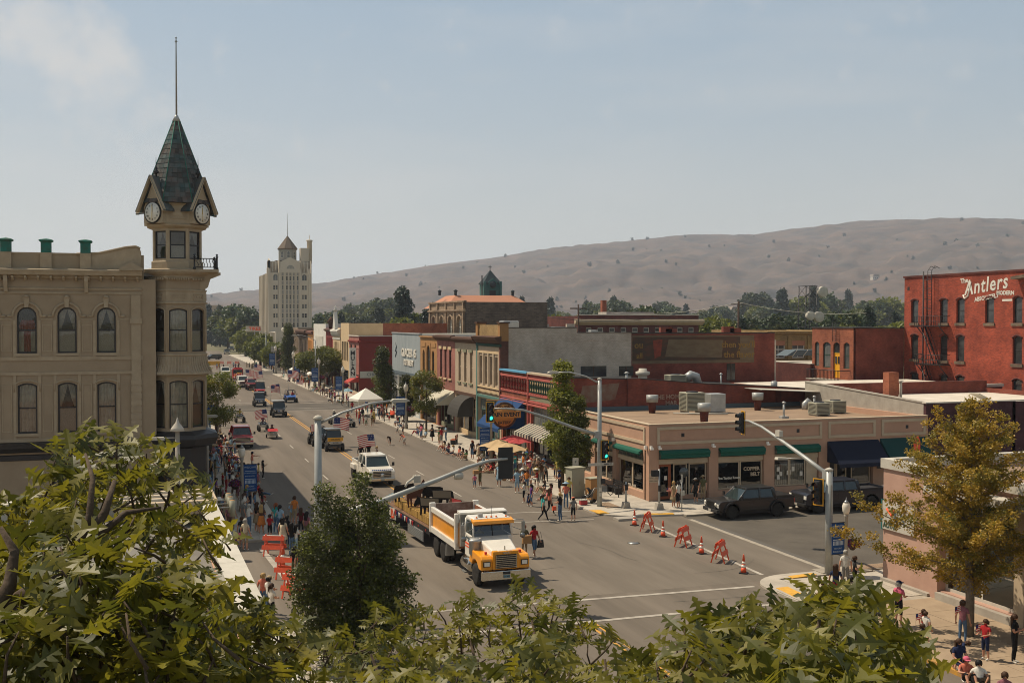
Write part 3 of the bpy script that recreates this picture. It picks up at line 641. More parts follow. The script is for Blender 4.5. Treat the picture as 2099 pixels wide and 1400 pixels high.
ring('tower_ledge',[(1.6,15.0),(1.75,15.1),(1.78,15.25),(2.0,15.38),(2.1,15.48),(2.12,15.62),(1.5,15.7)],T)
dm=MB(T).use(T).box(-.035,.035,-.08,.03,15.0,15.14).mesh('dentil')
for k in (0,1,7,2,6):
 a=-PI/2+k*PI/4
 for j in range(10):
  u=(j-4.5)*.135; inst('dentil',dm,g,(tx+1.78*math.cos(a)-math.sin(a)*u,ty+1.78*math.sin(a)+math.cos(a)*u,0),(0,0,a+PI/2))
# big console and corner ledge with the iron railing at the street side
MB().prism([(tx+1.2,14.2),(tx+1.75,14.6),(tx+1.9,15.1),(tx+2.5,15.35),(tx+2.5,15.5),(tx+1.2,15.5)],ty-1.0,ty-.75).build('console',g,T)
BX(tx+.9,tx+2.35,ty-1.75,ty+1.4,15.5,15.66).build('balcony_floor',g,T)
def post(x,y):MB().lathe([(.09,15.66),(.09,15.75),(.05,15.8),(.05,16.35),(.1,16.4),(.03,16.45),(.08,16.52),(.001,16.6)],8,(x,y)).build('railing_post',g,'black_metal')
rx0,rx1,ry0,ry1=tx+.95,tx+2.25,ty-1.68,ty+1.3
for x,y in ((rx0,ry0),(rx1,ry0),(rx1,ry1)):post(x,y)
rl=MB('black_metal')
for z in (15.78,16.3):rl.tube([(rx0,ry0,z),(rx1,ry0,z),(rx1,ry1,z)],.03,6)
rl.build('railing',g,'black_metal')
bm_=MB('black_metal').use('black_metal').tube([(0,0,15.78),(.05,0,15.95),(-.05,0,16.12),(0,0,16.3)],.02,5).mesh('baluster')
for j in range(7):inst('baluster',bm_,g,(rx0+.18*(j+1),ry0,0))
for j in range(14):inst('baluster',bm_,g,(rx1,ry0+.2*(j+1),0))
# turret
R1=1.42
ring('turret_base',[(1.5,15.66),(1.5,16.1),(1.44,16.15)],'geiser_trim')
bay(16.1,18.15,16.28,17.95,R1,'geiser_trim',rise=0,cur='lvl',margin=.13)
ring('turret_cornice',[(1.42,18.1),(1.55,18.15),(1.72,18.22),(1.76,18.32),(1.68,18.36),(1.68,19.45),(1.74,19.5),(1.74,19.58),(1.5,19.6)],T)
def facem(k,r):a=-PI/2+k*PI/4; return Matrix.Translation((tx+r*math.cos(a),ty+r*math.sin(a),0)) @ Matrix.Rotation(a+PI/2,4,'Z')
q=MB(T).use(T)
for b in ((-.45,.45,18.65,18.7),(-.45,.45,19.1,19.15),(-.45,-.4,18.7,19.1),(.4,.45,18.7,19.1),(-.28,.28,18.8,19.0)):q.box(b[0],b[1],-.03,.01,b[2],b[3])
pme=q.mesh('relief_panel')
for k in (0,2,4,6):
 o=inst('relief_panel',pme,g); o.matrix_local=facem(k,1.69)
mat('clock_white',(.72,.74,.74),.4); mat('clock_gold',(.55,.4,.12),.4,metal=.3)
for k in (1,7,3,5):
 F_=facem(k,1.95)
 gb=MB(T).use(T).prism([(-.74,18.36),(.74,18.36),(.74,19.3),(0,20.9),(-.74,19.3)],0,1.1); o=gb.build('clock_gable',g,T); o.matrix_local=F_
 # raked eaves and slate covering
 ev=MB(T).use(T)
 for s_ in (-1,1):ev.prism([(s_*.0,21.02),(s_*.98,19.05),(s_*1.1,19.02),(s_*1.1,19.14),(s_*.0,21.2)],-.3,-.1)
 o=ev.build('gable_board',g,T); o.matrix_local=F_
 sv=MB('slate').use('slate')
 for s_ in (-1,1):sv.add([(0,-.32,21.2),(s_*1.12,-.32,19.1),(s_*1.12,.6,19.1),(0,1.1,21.2),(0,-.32,21.16),(s_*1.12,-.32,19.05),(s_*1.12,.6,19.05),(0,1.1,21.16)],[[0,1,2,3],[4,5,6,7],[0,1,5,4]])
 o=sv.build('gable_roof',g,'slate'); o.matrix_local=F_
 cf=MB().use('black').lathe([(.66,-.02),(.66,.06),(.58,.09)],36,(0,-.04,19.0),ax='y').use('clock_white').lathe([(.58,-.075),(.58,-.07),(.001,-.07)],36,(0,0,19.0),ax='y')
 c_=cf.build('clock',g); c_.matrix_local=F_
 for i,s_ in enumerate('XII I II III IV V VI VII VIII IX X XI'.split()):
  a=PI/2-i*PI/6; text(s_,.17,(.44*math.cos(a),-.08,19+.44*math.sin(a)),'black',c_,name='numeral',ext=.004,sx=.75,rot=(PI/2,a-PI/2 if False else 0,0))
 hb=MB('clock_gold').use('clock_gold').box(-.025,.025,-.1,-.09,18.97,19.34).box(-.015,.015,-.115,-.105,18.55,19.45); hb.build('clock_hands',c_)
 fi=MB().lathe([(.05,21.15),(.05,21.3),(.15,21.4),(.16,21.46),(.05,21.55),(.09,21.66),(.03,21.75),(.02,22.0),(.001,22.5)],8).build('finial',g,'black_metal'); fi.matrix_local=F_ @ Matrix.Translation((0,.25,0))
# spire covered in separate slates
SB,STZ,S0=2.02,24.75,19.6
ring('spire_core',[(SB-.06,S0),(.14,STZ)],'slate')
sl_h=.3; rows=int((STZ-S0)/sl_h*1.02); cnt=0
random.seed(5); far=MB('slate').use('slate')
SLC={}
for k in range(8):
 for i in range(rows):
  t0,t1=i/rows,(i+1.25)/rows
  r0=SB+(.17-SB)*t0; z0=S0+(STZ-S0)*t0; z1=min(STZ,S0+(STZ-S0)*t1); r1=SB+(.17-SB)*min(1,t1)
  wd=2*r0*math.tan(PI/8); n=max(1,round(wd/.3))
  a=-PI/2+k*PI/4
  for j in range(n):
   w1=2*r1*math.tan(PI/8); ua,ub=(j/n-.5)*wd+.008,((j+1)/n-.5)*wd-.008; va,vb=(j/n-.5)*w1+.008,((j+1)/n-.5)*w1-.008
   th=.03
   pts=[(ua,-r0-th,z0),(ub,-r0-th,z0),(vb,-r1-.004,z1),(va,-r1-.004,z1),(ua,-r0+.01,z0),(ub,-r0+.01,z0)]
   mtx=Matrix.Translation((tx,ty,0)) @ Matrix.Rotation(a+PI/2,4,'Z')
   fs_=[[0,1,2,3],[4,5,1,0],[0,3,4],[1,5,2]]
   if k in (0,7,1) and cnt < 290:
    cnt += 1; key=(i,j)
    if key not in SLC:SLC[key] =MB('slate').use('slate').add([(x,y,z) for x,y,z in pts],fs_).mesh('slate')
    o=inst('slate',SLC[key],g); o.matrix_local=mtx @ Matrix.Translation((0,-random.uniform(0,.012),0))
   else:far.T=mtx; far.add(pts,fs_); far.T=None
far.build('slate_rows',g,'slate','stuff')
hip=MB('copper')
for k in range(8):
 a=PI/8+k*PI/4; c=1/math.cos(PI/8)
 hip.tube([(tx+(SB+.03)*c*math.cos(a),ty+(SB+.03)*c*math.sin(a),S0),(tx+.19*c*math.cos(a),ty+.19*c*math.sin(a),STZ)],.03,5)
hip.build('hip_ridge',g,'copper')
MB().lathe([(.26,STZ-.05),(.1,STZ+.3),(.05,STZ+.35)],12,(tx,ty)).build('spire_cap',g,'galv')
MB().lathe([(.055,STZ+.3),(.035,29.4),(.035,29.5),(.1,29.56),(.03,29.62),(.03,29.72),(.07,29.78),(.001,29.84)],8,(tx,ty)).build('flagpole',g,'steel')
for nm,x0_,y0_ in (('canopy',1.5,71),):
 BX(17.3,19.6,5.5,29,4.2,4.5).build('canopy',g,'trim_black')
# ================================================================= low flat-roofed building, front left
lb=thing('low_building','low flat-roofed building with a white parapet cap in the left foreground','building',(1.8,38.6,0),RAD(1.2))
RZ=5.9
BX(-45,0,-38,-.0,0,RZ).build('wall',lb,'stucco_tan'); BX(-44.6,-.5,-37.5,-.6,RZ,RZ+.02).build('roof',lb,'roof_grey')
BX(-.45,0,-38,0,RZ,6.55).box(-45,-.451,-.55,0,RZ,6.55).build('parapet',lb,'cap_white')
for i in range(16):BX(-.55,.06,-38+2.4*i+.006,-38+2.4*(i+1)-.006 if i < 15 else -2.6,6.55,6.62).build('parapet_cap',lb,'cap_white')
for i in range(18):BX(-45+2.4*i+.006,-45+2.4*(i+1)-.006,-.66,.06,6.551,6.622).build('parapet_cap',lb,'cap_white')
BX(-3.0,.1,-2.55,.1,6.3,6.72).box(-2.6,-.3,-2.2,-.3,6.28,6.725).build('corner_frame',lb,'trim_cream')
for k in range(3):
 yy=-2.2+.75*k
 BX(-2.9,0,yy-.04,yy+.04,6.72,6.8).build('frame_bar',lb,'cap_white')
 MB().tube([(-1.7,yy,6.4),(.6,yy,6.4)],.02,6).build('rod',lb,'galv')
 for xx in (-1.3,.6):
  f=MB().lathe([(.095,6.1),(.095,6.62)],12,(xx,yy)).build('lamp_drum',lb,'cabinet'); MB().lathe([(.085,6.62),(.085,6.63)],12,(xx,yy)).build('drum_lid',f,'kraft')
for k,(x,y) in enumerate(((-8,-5),(-11.5,-7),(-5.4,-6.6))):
 MB()
 q=thing('roof_vent',['conical capped vent on the grey foreground roof among the oak branches','second capped vent further left on the grey foreground roof','capped vent nearest the white parapet corner'][k],'roof vent',(1.8+x,38.6+y,RZ)); MB().lathe([(.22,0),(.22,.5)],14).build('pipe',q,'galv'); MB().lathe([(.36,.5),(.36,.56),(.12,.72),(.001,.74)],14).build('cap',q,'galv')
vent('slim dark vent pipe near the white parapet of the foreground roof',-.6,28.0,RZ+.02,.7,.07,'steel')
sm_=MB('cap_white')
for yy in (-12,-20):sm_.box(-40,-.6,yy-.12,yy+.12,RZ+.021,RZ+.03)
sm_.build('roof_seam',lb,'concrete')
q=thing('conduit_bundle','bundle of dark pipes lying across the grey foreground roof','pipes',(-7.5,31,RZ+.02))
for k in range(7):MB().tube([(k*.22,-3,.1),(k*.22+.6,0,.1),(k*.22+1.4,4.6,.1)],.07,6).build('pipe',q,'plastic_dark')
roof_unit('grey box unit half hidden by oak leaves on the foreground roof',-6.5,27,RZ+.02,1.4,1.2,1.0,m='steel_blue')
# ================================================================= east side of the main street, near to far
RX=32.4; RR=-PI/2
def row(name,label,Yfar,Ynear,z1,m,holes,d=16,**k):return building(name,label,RX,Yfar,RR,Yfar-Ynear,d,z1,m,holes,**k)
# ---- tan stucco corner shop (two fronts)
tb=thing('corner_shop','single-storey tan stucco corner shop with cream framed panels and dark awnings','shop',(32.4,67.1,0))
TW=23.3; TL=16.7
bays=[(.75,4.65),(5.4,9.1),(9.95,13.7)]
HB=[(a,b,.0 if i == 0 else .62,3.62) for i,(a,b) in enumerate(bays)]+[(14.6,18.4,0,3.4),(19.3,23.0,0,3.4)]
mb=MB('stucco_tan'); wall(mb,0,TW,0,5.38,HB,d=.5); mb.build('front_wall',tb,'stucco_tan')
lf=bpy.data.objects.new('street_front',None); COL.objects.link(lf); lf.parent=tb; lf.location=(0,TL,0); lf.rotation_euler=(0,0,RR)
HL=[(.4,2.6,.6,3.55),(TL-13.2,TL-10.4,.6,3.55),(TL-9.6,TL-6.2,.6,3.55),(TL-5.5,TL-.95,.6,3.55)]
mb=MB('stucco_tan'); wall(mb,0,TL,0,5.38,HL,d=.5); mb.build('side_front_wall',lf,'stucco_tan')
BX(0.01,.35,0.01,TL,4.95,5.38).box(.36,TW,0.01,.35,4.951,5.381).box(TW-.3,TW,.36,TL,4.7,5.38).build('parapet',tb,'stucco_tan')
BX(-.04,TW,-.04,.38,5.39,5.44).box(-.04,.38,.381,TL,5.39,5.44).build('coping',tb,'trim_cream')
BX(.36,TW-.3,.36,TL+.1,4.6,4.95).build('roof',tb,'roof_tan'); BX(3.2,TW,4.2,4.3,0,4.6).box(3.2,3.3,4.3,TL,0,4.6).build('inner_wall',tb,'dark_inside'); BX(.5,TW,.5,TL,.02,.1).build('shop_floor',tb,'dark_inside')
def frame(root,x0,x1,z0,z1,w=.14,pr=.07):
 mb=MB('trim_cream').use('trim_cream')
 mb.prism([(x0,z0),(x1,z0),(x1-w,z0+w),(x0+w,z0+w)],-pr,-.001).prism([(x0,z1),(x1,z1),(x1-w,z1-w),(x0+w,z1-w)],-pr,-.001)
 mb.prism([(x0,z0),(x0,z1),(x0+w,z1-w),(x0+w,z0+w)],-pr,-.001).prism([(x1,z0),(x1,z1),(x1-w,z1-w),(x1-w,z0+w)],-pr,-.001); return mb.build('panel_frame',root,'trim_cream')
for a,b in ((.6,13.9),(14.45,18.55),(19.1,23.05)):frame(tb,a,b,4.0,5.22,.2)
for a,b in ((.2,5.3),(5.6,16.1)):frame(lf,a,b,4.0,5.2,.2)
for x in (2.6,11.9,21.4):BX(x-.12,x+.12,-.012,.01,4.5,4.75).build('wall_vent',tb,'plastic_dark')
for i,(a,b) in enumerate(bays):
 BX(a,b,.12,.3,2.62,2.95).build('transom_bar',tb,'trim_cream'); n=7
 for k in range(n):w_=(b-a)/n; window(tb,(a+k*w_+.01,a+(k+1)*w_-.01,2.96,3.6),y=.2,fm='paint_olive',gm='glass_light',fw=.03,rail=0,name='transom')
 MB('awning_teal').prism([(-.28,3.25),(-.34,3.36),(-.3,3.5),(-.02,3.62),(.05,3.55)],a+.03,b-.05,'x').build('rolled_awning',tb,'awning_green')
 MB('awning_green').box(a+.05,b-.05,-.27,-.25,3.06,3.26).build('awning_valance',tb,'awning_green')
for k in (.1,.72,4.9,9.3):o=BX(k-.07,k+.07,-.2,-.02,3.75,3.95).box(k-.12,k+.12,-.3,-.201,3.7,3.82).build('security_light',tb,'white_gloss')
def glazing(root,a,b,z0,z1,n,gm='glass_dark',fm='trim_cream',y=.25,fw=.09):
 for k in range(n):w_=(b-a)/n; window(root,(a+k*w_+.01,a+(k+1)*w_-.01,z0,z1),y=y,fm=fm,gm=gm,fw=fw,rail=0,name='shop_window')
# bay 1: recessed entrance with wooden door; bay 2 lettered windows; bay 3 papered windows
window(tb,(.85,1.9,.13,2.6),y=.45,fm='rust_door',gm='glass_dark',fw=.2,rail=0,name='door'); glazing(tb,2.0,3.1,.4,2.6,1,y=.3); glazing(tb,3.2,4.6,.4,2.6,1,y=.3)
BX(2.0,4.62,.27,.45,.1,.4).build('stall_riser',tb,'stucco_tan'); BX(-.0,.72,.51,.7,0,3.6).build('pier',tb,'stucco_tan')
glazing(tb,5.42,9.08,.64,2.6,2); glazing(tb,9.97,12.7,.64,2.6,2,gm='glass'); BX(12.75,13.65,.2,.4,.64,2.6).build('blind_panel',tb,'trim_cream')
text('COPPER',.36,(8.2,.22,2.0),'trim_cream',tb,name='letters',ext=.006,bold=.012); text('BELT',.36,(8.5,.22,1.6),'trim_cream',tb,name='letters',ext=.006,bold=.012)
text('Wine Tasting Room',.24,(6.3,.22,1.42),'white_paint',tb,name='letters',ext=.006,bold=.008); text('COFFEE - BEER - WINE - CHEESE - DELI',.16,(7.6,.22,.78),'white_paint',tb,name='letters',ext=.004)
text('MENU',.2,(2.5,.27,.9),'white_paint',tb,name='letters',ext=.004)
MB().lathe([(.36,-.27),(.36,-.265)],20,(2.55,0,2.05),ax='y').build('window_emblem',tb,'glass_light')
bl=MB('curtain')
for k in range(15):bl.box(10.1+.17*k,10.22+.17*k,.42,.43,.7,2.2)
bl.build('blind',tb,'curtain')
random.seed(11)
for k in range(7):x=random.uniform(10.1,12.4); z=random.uniform(.8,1.9); BX(x,x+.24,.262,.272,z,z+.32).build('notice',tb,'paper')
for k,(x,z) in enumerate(((1.3,1.5),(2.3,1.0),(2.5,1.2))):BX(x,x+.22,.27,.28,z,z+.28).build('notice',tb,'paper')
for k in range(3):text(['SHOPS','WINE - DELI','OPEN DAILY'][k],.12,(.36,-.012,1.95-.22*k),'paint_brown',tb,name='letters',ext=.003)
for k in range(3):BX(.02,.68,-.009,-.001,1.86-.22*k,2.04-.22*k).build('sign_board',tb,'trim_cream')
awning(tb,14.4,18.8,3.75,2.25,1.5,'awning_navy'); awning(tb,19.0,23.2,3.8,2.15,1.5,'awning_forest')
glazing(tb,14.6,15.3,.5,2.4,1); window(tb,(15.5,16.4,.13,2.4),y=.5,fm='trim_cream',gm='glass_dark',fw=.1,rail=0,name='door'); glazing(tb,16.6,18.3,.5,2.4,1); BX(14.6,18.4,.22,.4,0,.5).build('stall_riser',tb,'stucco_tan')
glazing(tb,19.4,22.9,.5,2.4,3); BX(19.3,23,.22,.4,0,.5).build('stall_riser',tb,'stucco_tan'); BX(18.7,19.0,-.12,0,1.6,2.1).build('mailbox',tb,'trim_black')
for a,b,z0,z1 in HL:
 glazing(lf,a+.05,b-.05,z0,2.5,2 if b-a > 3 else 1); BX(a,b,.12,.3,2.5,2.8).build('transom_bar',lf,'trim_cream')
 window(lf,(a+.02,b-.02,2.82,3.52),y=.2,fm='paint_olive',gm='glass_light',fw=.03,rail=0,mull=6,name='transom')
 MB().prism([(-.28,3.2),(-.34,3.3),(-.3,3.45),(-.02,3.58),(.05,3.5)],a+.03,b-.05,'x').build('rolled_awning',lf,'awning_green')
for x in (TL-9.9,TL-5.8,TL-.3):BX(x-.07,x+.07,-.22,-.02,3.7,3.95).build('security_light',lf,'white_gloss')
text('WINE - CHEESE',.2,(TL-3.2,.2,.8),'white_paint',lf,name='letters',ext=.004)
fl=thing('feather_flag','red and yellow feather flag standing before the dark green awning','flag',(32.4+21.9,66.2,.13))
MB().tube([(0,0,0),(0,0,3.4),(-.15,0,3.9)],.025,6).build('pole',fl,'black_metal')
MB('paint_red').prism([(0,1.0),(.02,3.4),(-.2,3.85),(-.45,3.75),(-.62,3.3),(-.62,1.2)],-.01,.01).build('banner',fl,mt='orange_plastic')
for i,c in enumerate('I3T'):text(c,.55,(-.3,-.03,3.25-.55*i),'signal_yellow',fl,name='letters',bold=.02)
# roof things on the tan shop
uz=4.95
roof_unit('large pale air conditioner with dark louvres in the middle of the tan roof',42.2,79.3,uz,1.7,1.4,1.5,m='cabinet'); q=BX(43.6,45.0,78.7,80.0,uz+.1,uz+1.6).build('duct_box',None,'galv',bevel=.03); tag(q,'blue-grey duct box joined to the right of the large rooftop air conditioner','duct box')
roof_unit('slatted cream air conditioner, left of the two beside the grey parapet',51.0,74.3,uz,1.3,1.2,.95,legs=.1); roof_unit('slatted cream air conditioner, right of the two beside the grey parapet',53.6,75.8,uz,1.35,1.2,.95,legs=.1)
vent('dark round chimney flue near the left edge of the tan roof',39.2,80.6,uz,1.5,.35,'pole_grey','chimney'); vent('dark round chimney flue in front of the large air conditioner',38.9,71.2,uz,1.5,.35,'pole_grey','chimney'); vent('dark round chimney flue before the painted brick wall on the right',49.0,80.3,uz,1.5,.35,'pole_grey','chimney')
vent('short capped pipe near the right front of the tan roof',46.9,73.0,uz,1.2,.09); vent('short capped pipe beside a silver elbow at the right back of the tan roof',53.9,79.2,uz,1.1,.09)
q=MB().tube([(53.2,79.6,uz),(53.2,79.6,uz+.5),(53.5,79.6,uz+.75),(53.8,79.6,uz+.5)],.25,12).build('duct_elbow',None,'galv'); tag(q,'silver duct elbow beside a capped pipe on the tan roof','duct elbow')
q=MB().tube([(40.2,78.8,uz+.12),(42.5,77.4,uz+.12),(44.2,77.0,uz+.1)],.07,6).build('roof_pipe',None,'cap_white'); tag(q,'thin white pipe run in front of the large rooftop air conditioner','pipe')
# ---- long red brick building behind it (two painted shopfronts, side wall with ghost signs)
rb_=thing('brick_shop','long single-storey red brick building with faded wall signs beside the tan shop','shop',(RX,100.2,0),RR)
RW=16.35
sw=MB('brick_red').use('brick_red'); P_=[(-.0,0),(0,7.8),(6,7.6),(7.2,7.6),(13.6,7.05),(19.5,6.75),(26.5,6.2),(26.5,0)]
sw.prism([(p[0]+.02,p[1]) for p in P_],RW-.35,RW,'x',True)
# prism 'x': (y,z) profile so the long wall runs into the block
sw.build('side_wall',rb_,'brick_red')
cp_=MB('roof_dark').use('roof_dark')
for (a,za),(b,zb) in zip(P_[1:-2],P_[2:-1]):cp_.prism([(a,za),(b,zb),(b,zb+.08),(a,za+.08)],RW-.4,RW+.06,'x')
cp_.build('coping',rb_,'roof_dark')
BX(RW,RW+.16,6.0,7.2,4.9,7.62).build('buttress',rb_,'brick_red'); BX(RW,RW+.16,20.6,21.1,4.9,6.6).build('buttress',rb_,'brick_dark'); BX(RW+.001,RW+.3,.5,23,4.95,5.3).build('flashing',rb_,'steel_blue')
MB().prism([(.3,7.4),(26,6.1),(26,5.9),(.3,7.2)],.3,RW-.36,'x').build('roof',rb_,'roof_dark'); BX(.3,RW,26,26.3,0,6.1).build('back_wall',rb_,'brick_dark')
for (a,b,wm,pm2,lab) in ((0.05,8.0,'brick_orange','paint_rose',0),(8.25,15.99,'paint_rose','paint_rose',1)):
 mb=MB(wm); wall(mb,a,b,0,7.75,[(a+.4,b-.4,.13,4.9)],d=.3); mb.build('wall',rb_,wm)
 q=MB(pm2).use(pm2)
 for z0,z1,pr in ((7.3,7.5,.12),(5.85,6.05,.1),(5.2,5.4,.12),(4.95,5.1,.2)):BX(a,b,-pr,-.001,z0,z1).build('moulding',rb_,pm2)
 nb=16; bmh=MB().use('paint_red' if not lab else 'paint_darkgreen').lathe([(.09,0),(.09,.1),(.04,.2),(.1,.5),(.04,.85),(.09,1.0)],8).mesh('baluster')
 BX(a+.3,b-.3,-.02,-.001,6.1,7.25).build('baluster_back',rb_,'paint_brown' if not lab else 'paint_cream')
 for k in range(nb):inst('baluster',bmh,rb_,(a+.5+(b-a-1)*k/(nb-1),-.12,6.12),sc=(1,1,1.12))
 BX(a,b,-.25,.26,7.78,7.95).build('cornice',rb_,'paint_blue' if not lab else 'trim_cream')
 if lab:BX(a+.3,b-.3,-.03,-.001,5.42,5.84).build('frieze_panel',rb_,'paint_olive')
for x in (8.05,16.0):BX(x,x+.2 if x < 10 else 16.34,-.18,.26,0,7.9).build('pilaster',rb_,'paint_rose')
storefront(rb_,.5,7.6,.6,3.0,5,'paint_olive',door=2); storefront(rb_,8.7,15.6,.6,3.0,6,'trim_black',door=3)
for a,b in ((.5,7.6),(8.7,15.6)):BX(a,b,.2,.4,3.0,3.2).build('transom_bar',rb_,'trim_black'); window(rb_,(a,b,3.22,4.85),y=.25,fm='paint_olive',gm='glass_light',fw=.06,rail=0,mull=11,name='transom')
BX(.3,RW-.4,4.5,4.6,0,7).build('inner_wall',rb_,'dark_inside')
awning(rb_,.3,7.0,5.2,2.7,2.6,'awning_blue',val=.3); awning(rb_,8.4,15.9,3.3,2.6,1.5,'black',stripes='awning_cream',val=.3)
for c in (10.2,): # faded wall signs
 pass
mat('ghost_grey',(.2,.17,.14),.95,c2=(.16,.06,.045),ns=1.6,amt=.8); mat('ghost_white',(.34,.29,.25),.95,c2=(.2,.07,.05),ns=2.2,amt=.8); mat('ghost_dark',(.06,.055,.045),.95,c2=(.14,.06,.04),ns=.8,amt=.8,streak=(1,1,3)); mat('ghost_ochre',(.3,.19,.05),.95,c2=(.14,.08,.04),ns=2.5,amt=.8); mat('ghost_olive',(.19,.15,.1),.95,c2=(.12,.08,.055),ns=.7,amt=.8,streak=(1,1,3)); mat('ghost_red',(.3,.07,.045),.95,c2=(.15,.05,.04),ns=2)
def sidesign(root,x,pts,m,th=.006,name='wall_sign'):return MB(m).prism(pts,x,x+th,'x').build(name,root,m)
sidesign(rb_,RW,[(1.6,5.6),(4.9,5.9),(5.3,7.3),(1.9,7.1)],'ghost_grey'); MB().lathe([(.55,RW+.001),(.55,RW+.008)],20,(0,0),ax='x').build('wall_sign',rb_,'ghost_red',loc=(0,.7,6.0))
R90=(PI/2,0,PI/2)
text('THE HOME',.55,(RW+.01,9.9,6.0),'ghost_white',rb_,rot=R90,name='wall_letters',ext=.003,bold=.02); text('SHINN BROS',.55,(RW+.01,10.9,6.65),'ghost_grey',rb_,rot=R90,name='wall_letters',ext=.003,bold=.02) if False else None
text('MAR',.55,(RW+.01,10.2,5.45),'ghost_white',rb_,rot=R90,name='wall_letters',ext=.003,bold=.02)
vent('squat white mushroom vent on the dark roof before the big brick wall',40.9,86.0,7.0,1.4,.5,'cap_white','fan'); vent('small hooded vent left of the white mushroom vent on the dark roof',39.5,86.3,7.1,.9,.12); vent('thin pipe standing on the dark roof right of the curved duct',48.4,85.5,6.7,1.1,.08)
roof_unit('cream air conditioner beside a curved silver duct on the dark roof',44.2,86.2,6.8,1.6,1.2,.9,legs=.1); q=MB().tube([(45.3,86.3,7.4),(45.8,86.3,7.75),(46.3,86.3,7.6),(46.5,86.3,6.9)],.4,12).build('curved_duct',None,'galv'); tag(q,'curved silver duct right of the cream air conditioner on the dark roof','duct')
q=MB().lathe([(.3,6.3),(.3,7.0),(.2,7.05)],14,(54.2,86)).build('roof_vent',None,'galv'); tag(q,'silver turbine vent at the right end of the dark roof','roof vent')
q=MB().prism([(49.8,6.62),(59.5,6.1),(59.5,6.16),(49.8,6.68)],81.0,84.5).build('roof_sheeting',None,'cap_white'); tag(q,'white sheeting along the top of the red brick side wall','roofing')
# ---- three-storey-high tan front with the huge painted brick side wall
YB=100.25
tc=row('commercial_block','tan stone-fronted block with a tall stepped parapet and painted brick side wall',108.5,YB,10.6,'paint_beige',[(1.0+1.75*k,2.15+1.75*k,6.1,9.0) for k in range(4)],d=31,side='brick_white',win=dict(fm='paint_beige',gm='glass_far',fw=.09),rzz=10.4,ground=[(.4,7.8,.13,4.6)],roofm='roof_white')
W8=108.5-YB
BX(.1,W8-.1,.02,.5,10.6,12.2).build('parapet',tc,'brick_ochre')
for x in (-.05,W8-.65):BX(x,x+.7,-.15,.75,10.62,12.35).build('parapet_pier',tc,'paint_tan'); BX(x-.1,x+.8,-.25,.85,12.35,12.5).build('pier_cap',tc,'paint_brown')
cornice(tc,-.1,W8+.1,[(0,10.3),(-.2,10.35),(-.6,10.75),(-.7,11.0),(0,11.1)],'paint_brown'); cornice(tc,-.1,W8+.1,[(-.0,10.0),(-.15,10.05),(-.15,10.28),(-.001,10.3)],'paint_darkgreen','cornice_band')
for z0,z1,m_,pr in ((9.3,9.5,'paint_cream',.1),(5.75,5.95,'paint_cream',.1),(4.75,5.0,'paint_teal',.2)):BX(.3,W8,-pr,-.001,z0,z1).build('moulding',tc,m_)
for k in range(5):x=.5+1.75*k; BX(x-.12,x+.32,-.1,-.001,5.95,9.3).build('pilaster',tc,'paint_beige')
BX(.3,W8-.3,-.04,-.001,5.1,5.7).build('fret_back',tc,'paint_brown'); fr=MB().use('paint_cream').lathe([(.2,-.1),(.2,-.04)],4,(0,0,5.4),ax='y',flat=True).mesh('fret')
for k in range(18):inst('fret',fr,tc,(.55+.42*k,0,0))
storefront(tc,.5,7.7,.6,3.3,5,'paint_teal',door=2,gm='glass_dark',transom=.8); window(tc,(.45,7.75,3.4,4.55),y=.25,fm='paint_teal',gm='glass_light',fw=.06,rail=0,mull=8,name='transom')
BX(-.02,.4,-.12,-.001,0,10.4).build('edge_pilaster',tc,'paint_teal'); BX(W8-.4,W8+.02,-.12,-.001,5,10.3).build('edge_pilaster',tc,'brick_brown')
# painted side wall pieces on the -Y face (local +x side): stepped parapet, red edge, raw brick beyond, ghost signs
BX(W8+.001,W8+.02,.0,.75,5,12.2).build('red_edge',tc,'brick_brown')
BX(W8-.3,W8,.76,8.0,10.58,11.9).build('side_parapet',tc,'brick_white'); BX(W8-.34,W8+.05,.76,8.0,11.9,11.98).build('side_coping',tc,'roof_dark')
BX(W8-.3,W8,6.9,7.8,11.98,12.3).build('chimney_stub',tc,'brick_white'); BX(W8-.3,W8+.001,8.0,14.0,10.58,11.4).build('side_parapet',tc,'brick_white'); BX(W8-.34,W8+.05,8.0,14.0,11.4,11.48).build('side_coping',tc,'roof_dark')
BX(W8+.001,W8+.03,14.0,30.8,0,11.3).build('brick_side',tc,'brick_red'); BX(W8-.3,W8+.06,14.0,30.8,11.3,11.4).build('side_coping',tc,'roof_dark')
for a,h_ in ((17.3,1.0),(17.9,.7),(24.6,1.1),(25.4,.8)):BX(W8-.4,W8+.04,a,a+1.3,11.4,11.4+h_*.55).build('chimney_stub',tc,'brick_red')
BX(W8+.001,W8+.025,.8,13.99,6.0,8.0).build('brick_side',tc,'brick_white')
sidesign(tc,W8+.031,[(14.05,8.2),(28.3,8.2),(28.3,11.1),(14.05,11.1)],'ghost_olive'); sidesign(tc,W8+.038,[(14.1,8.5),(26.6,8.5),(26.6,10.95),(14.1,10.95)],'ghost_dark',.004)
sidesign(tc,W8+.043,[(17.8,8.9),(24.4,8.75),(24.6,10.6),(18.2,10.7)],'ghost_olive',.004); sidesign(tc,W8+.043,[(16.6,8.7),(17.3,9.0),(17.5,10.7),(16.4,10.6)],'ghost_red',.004)
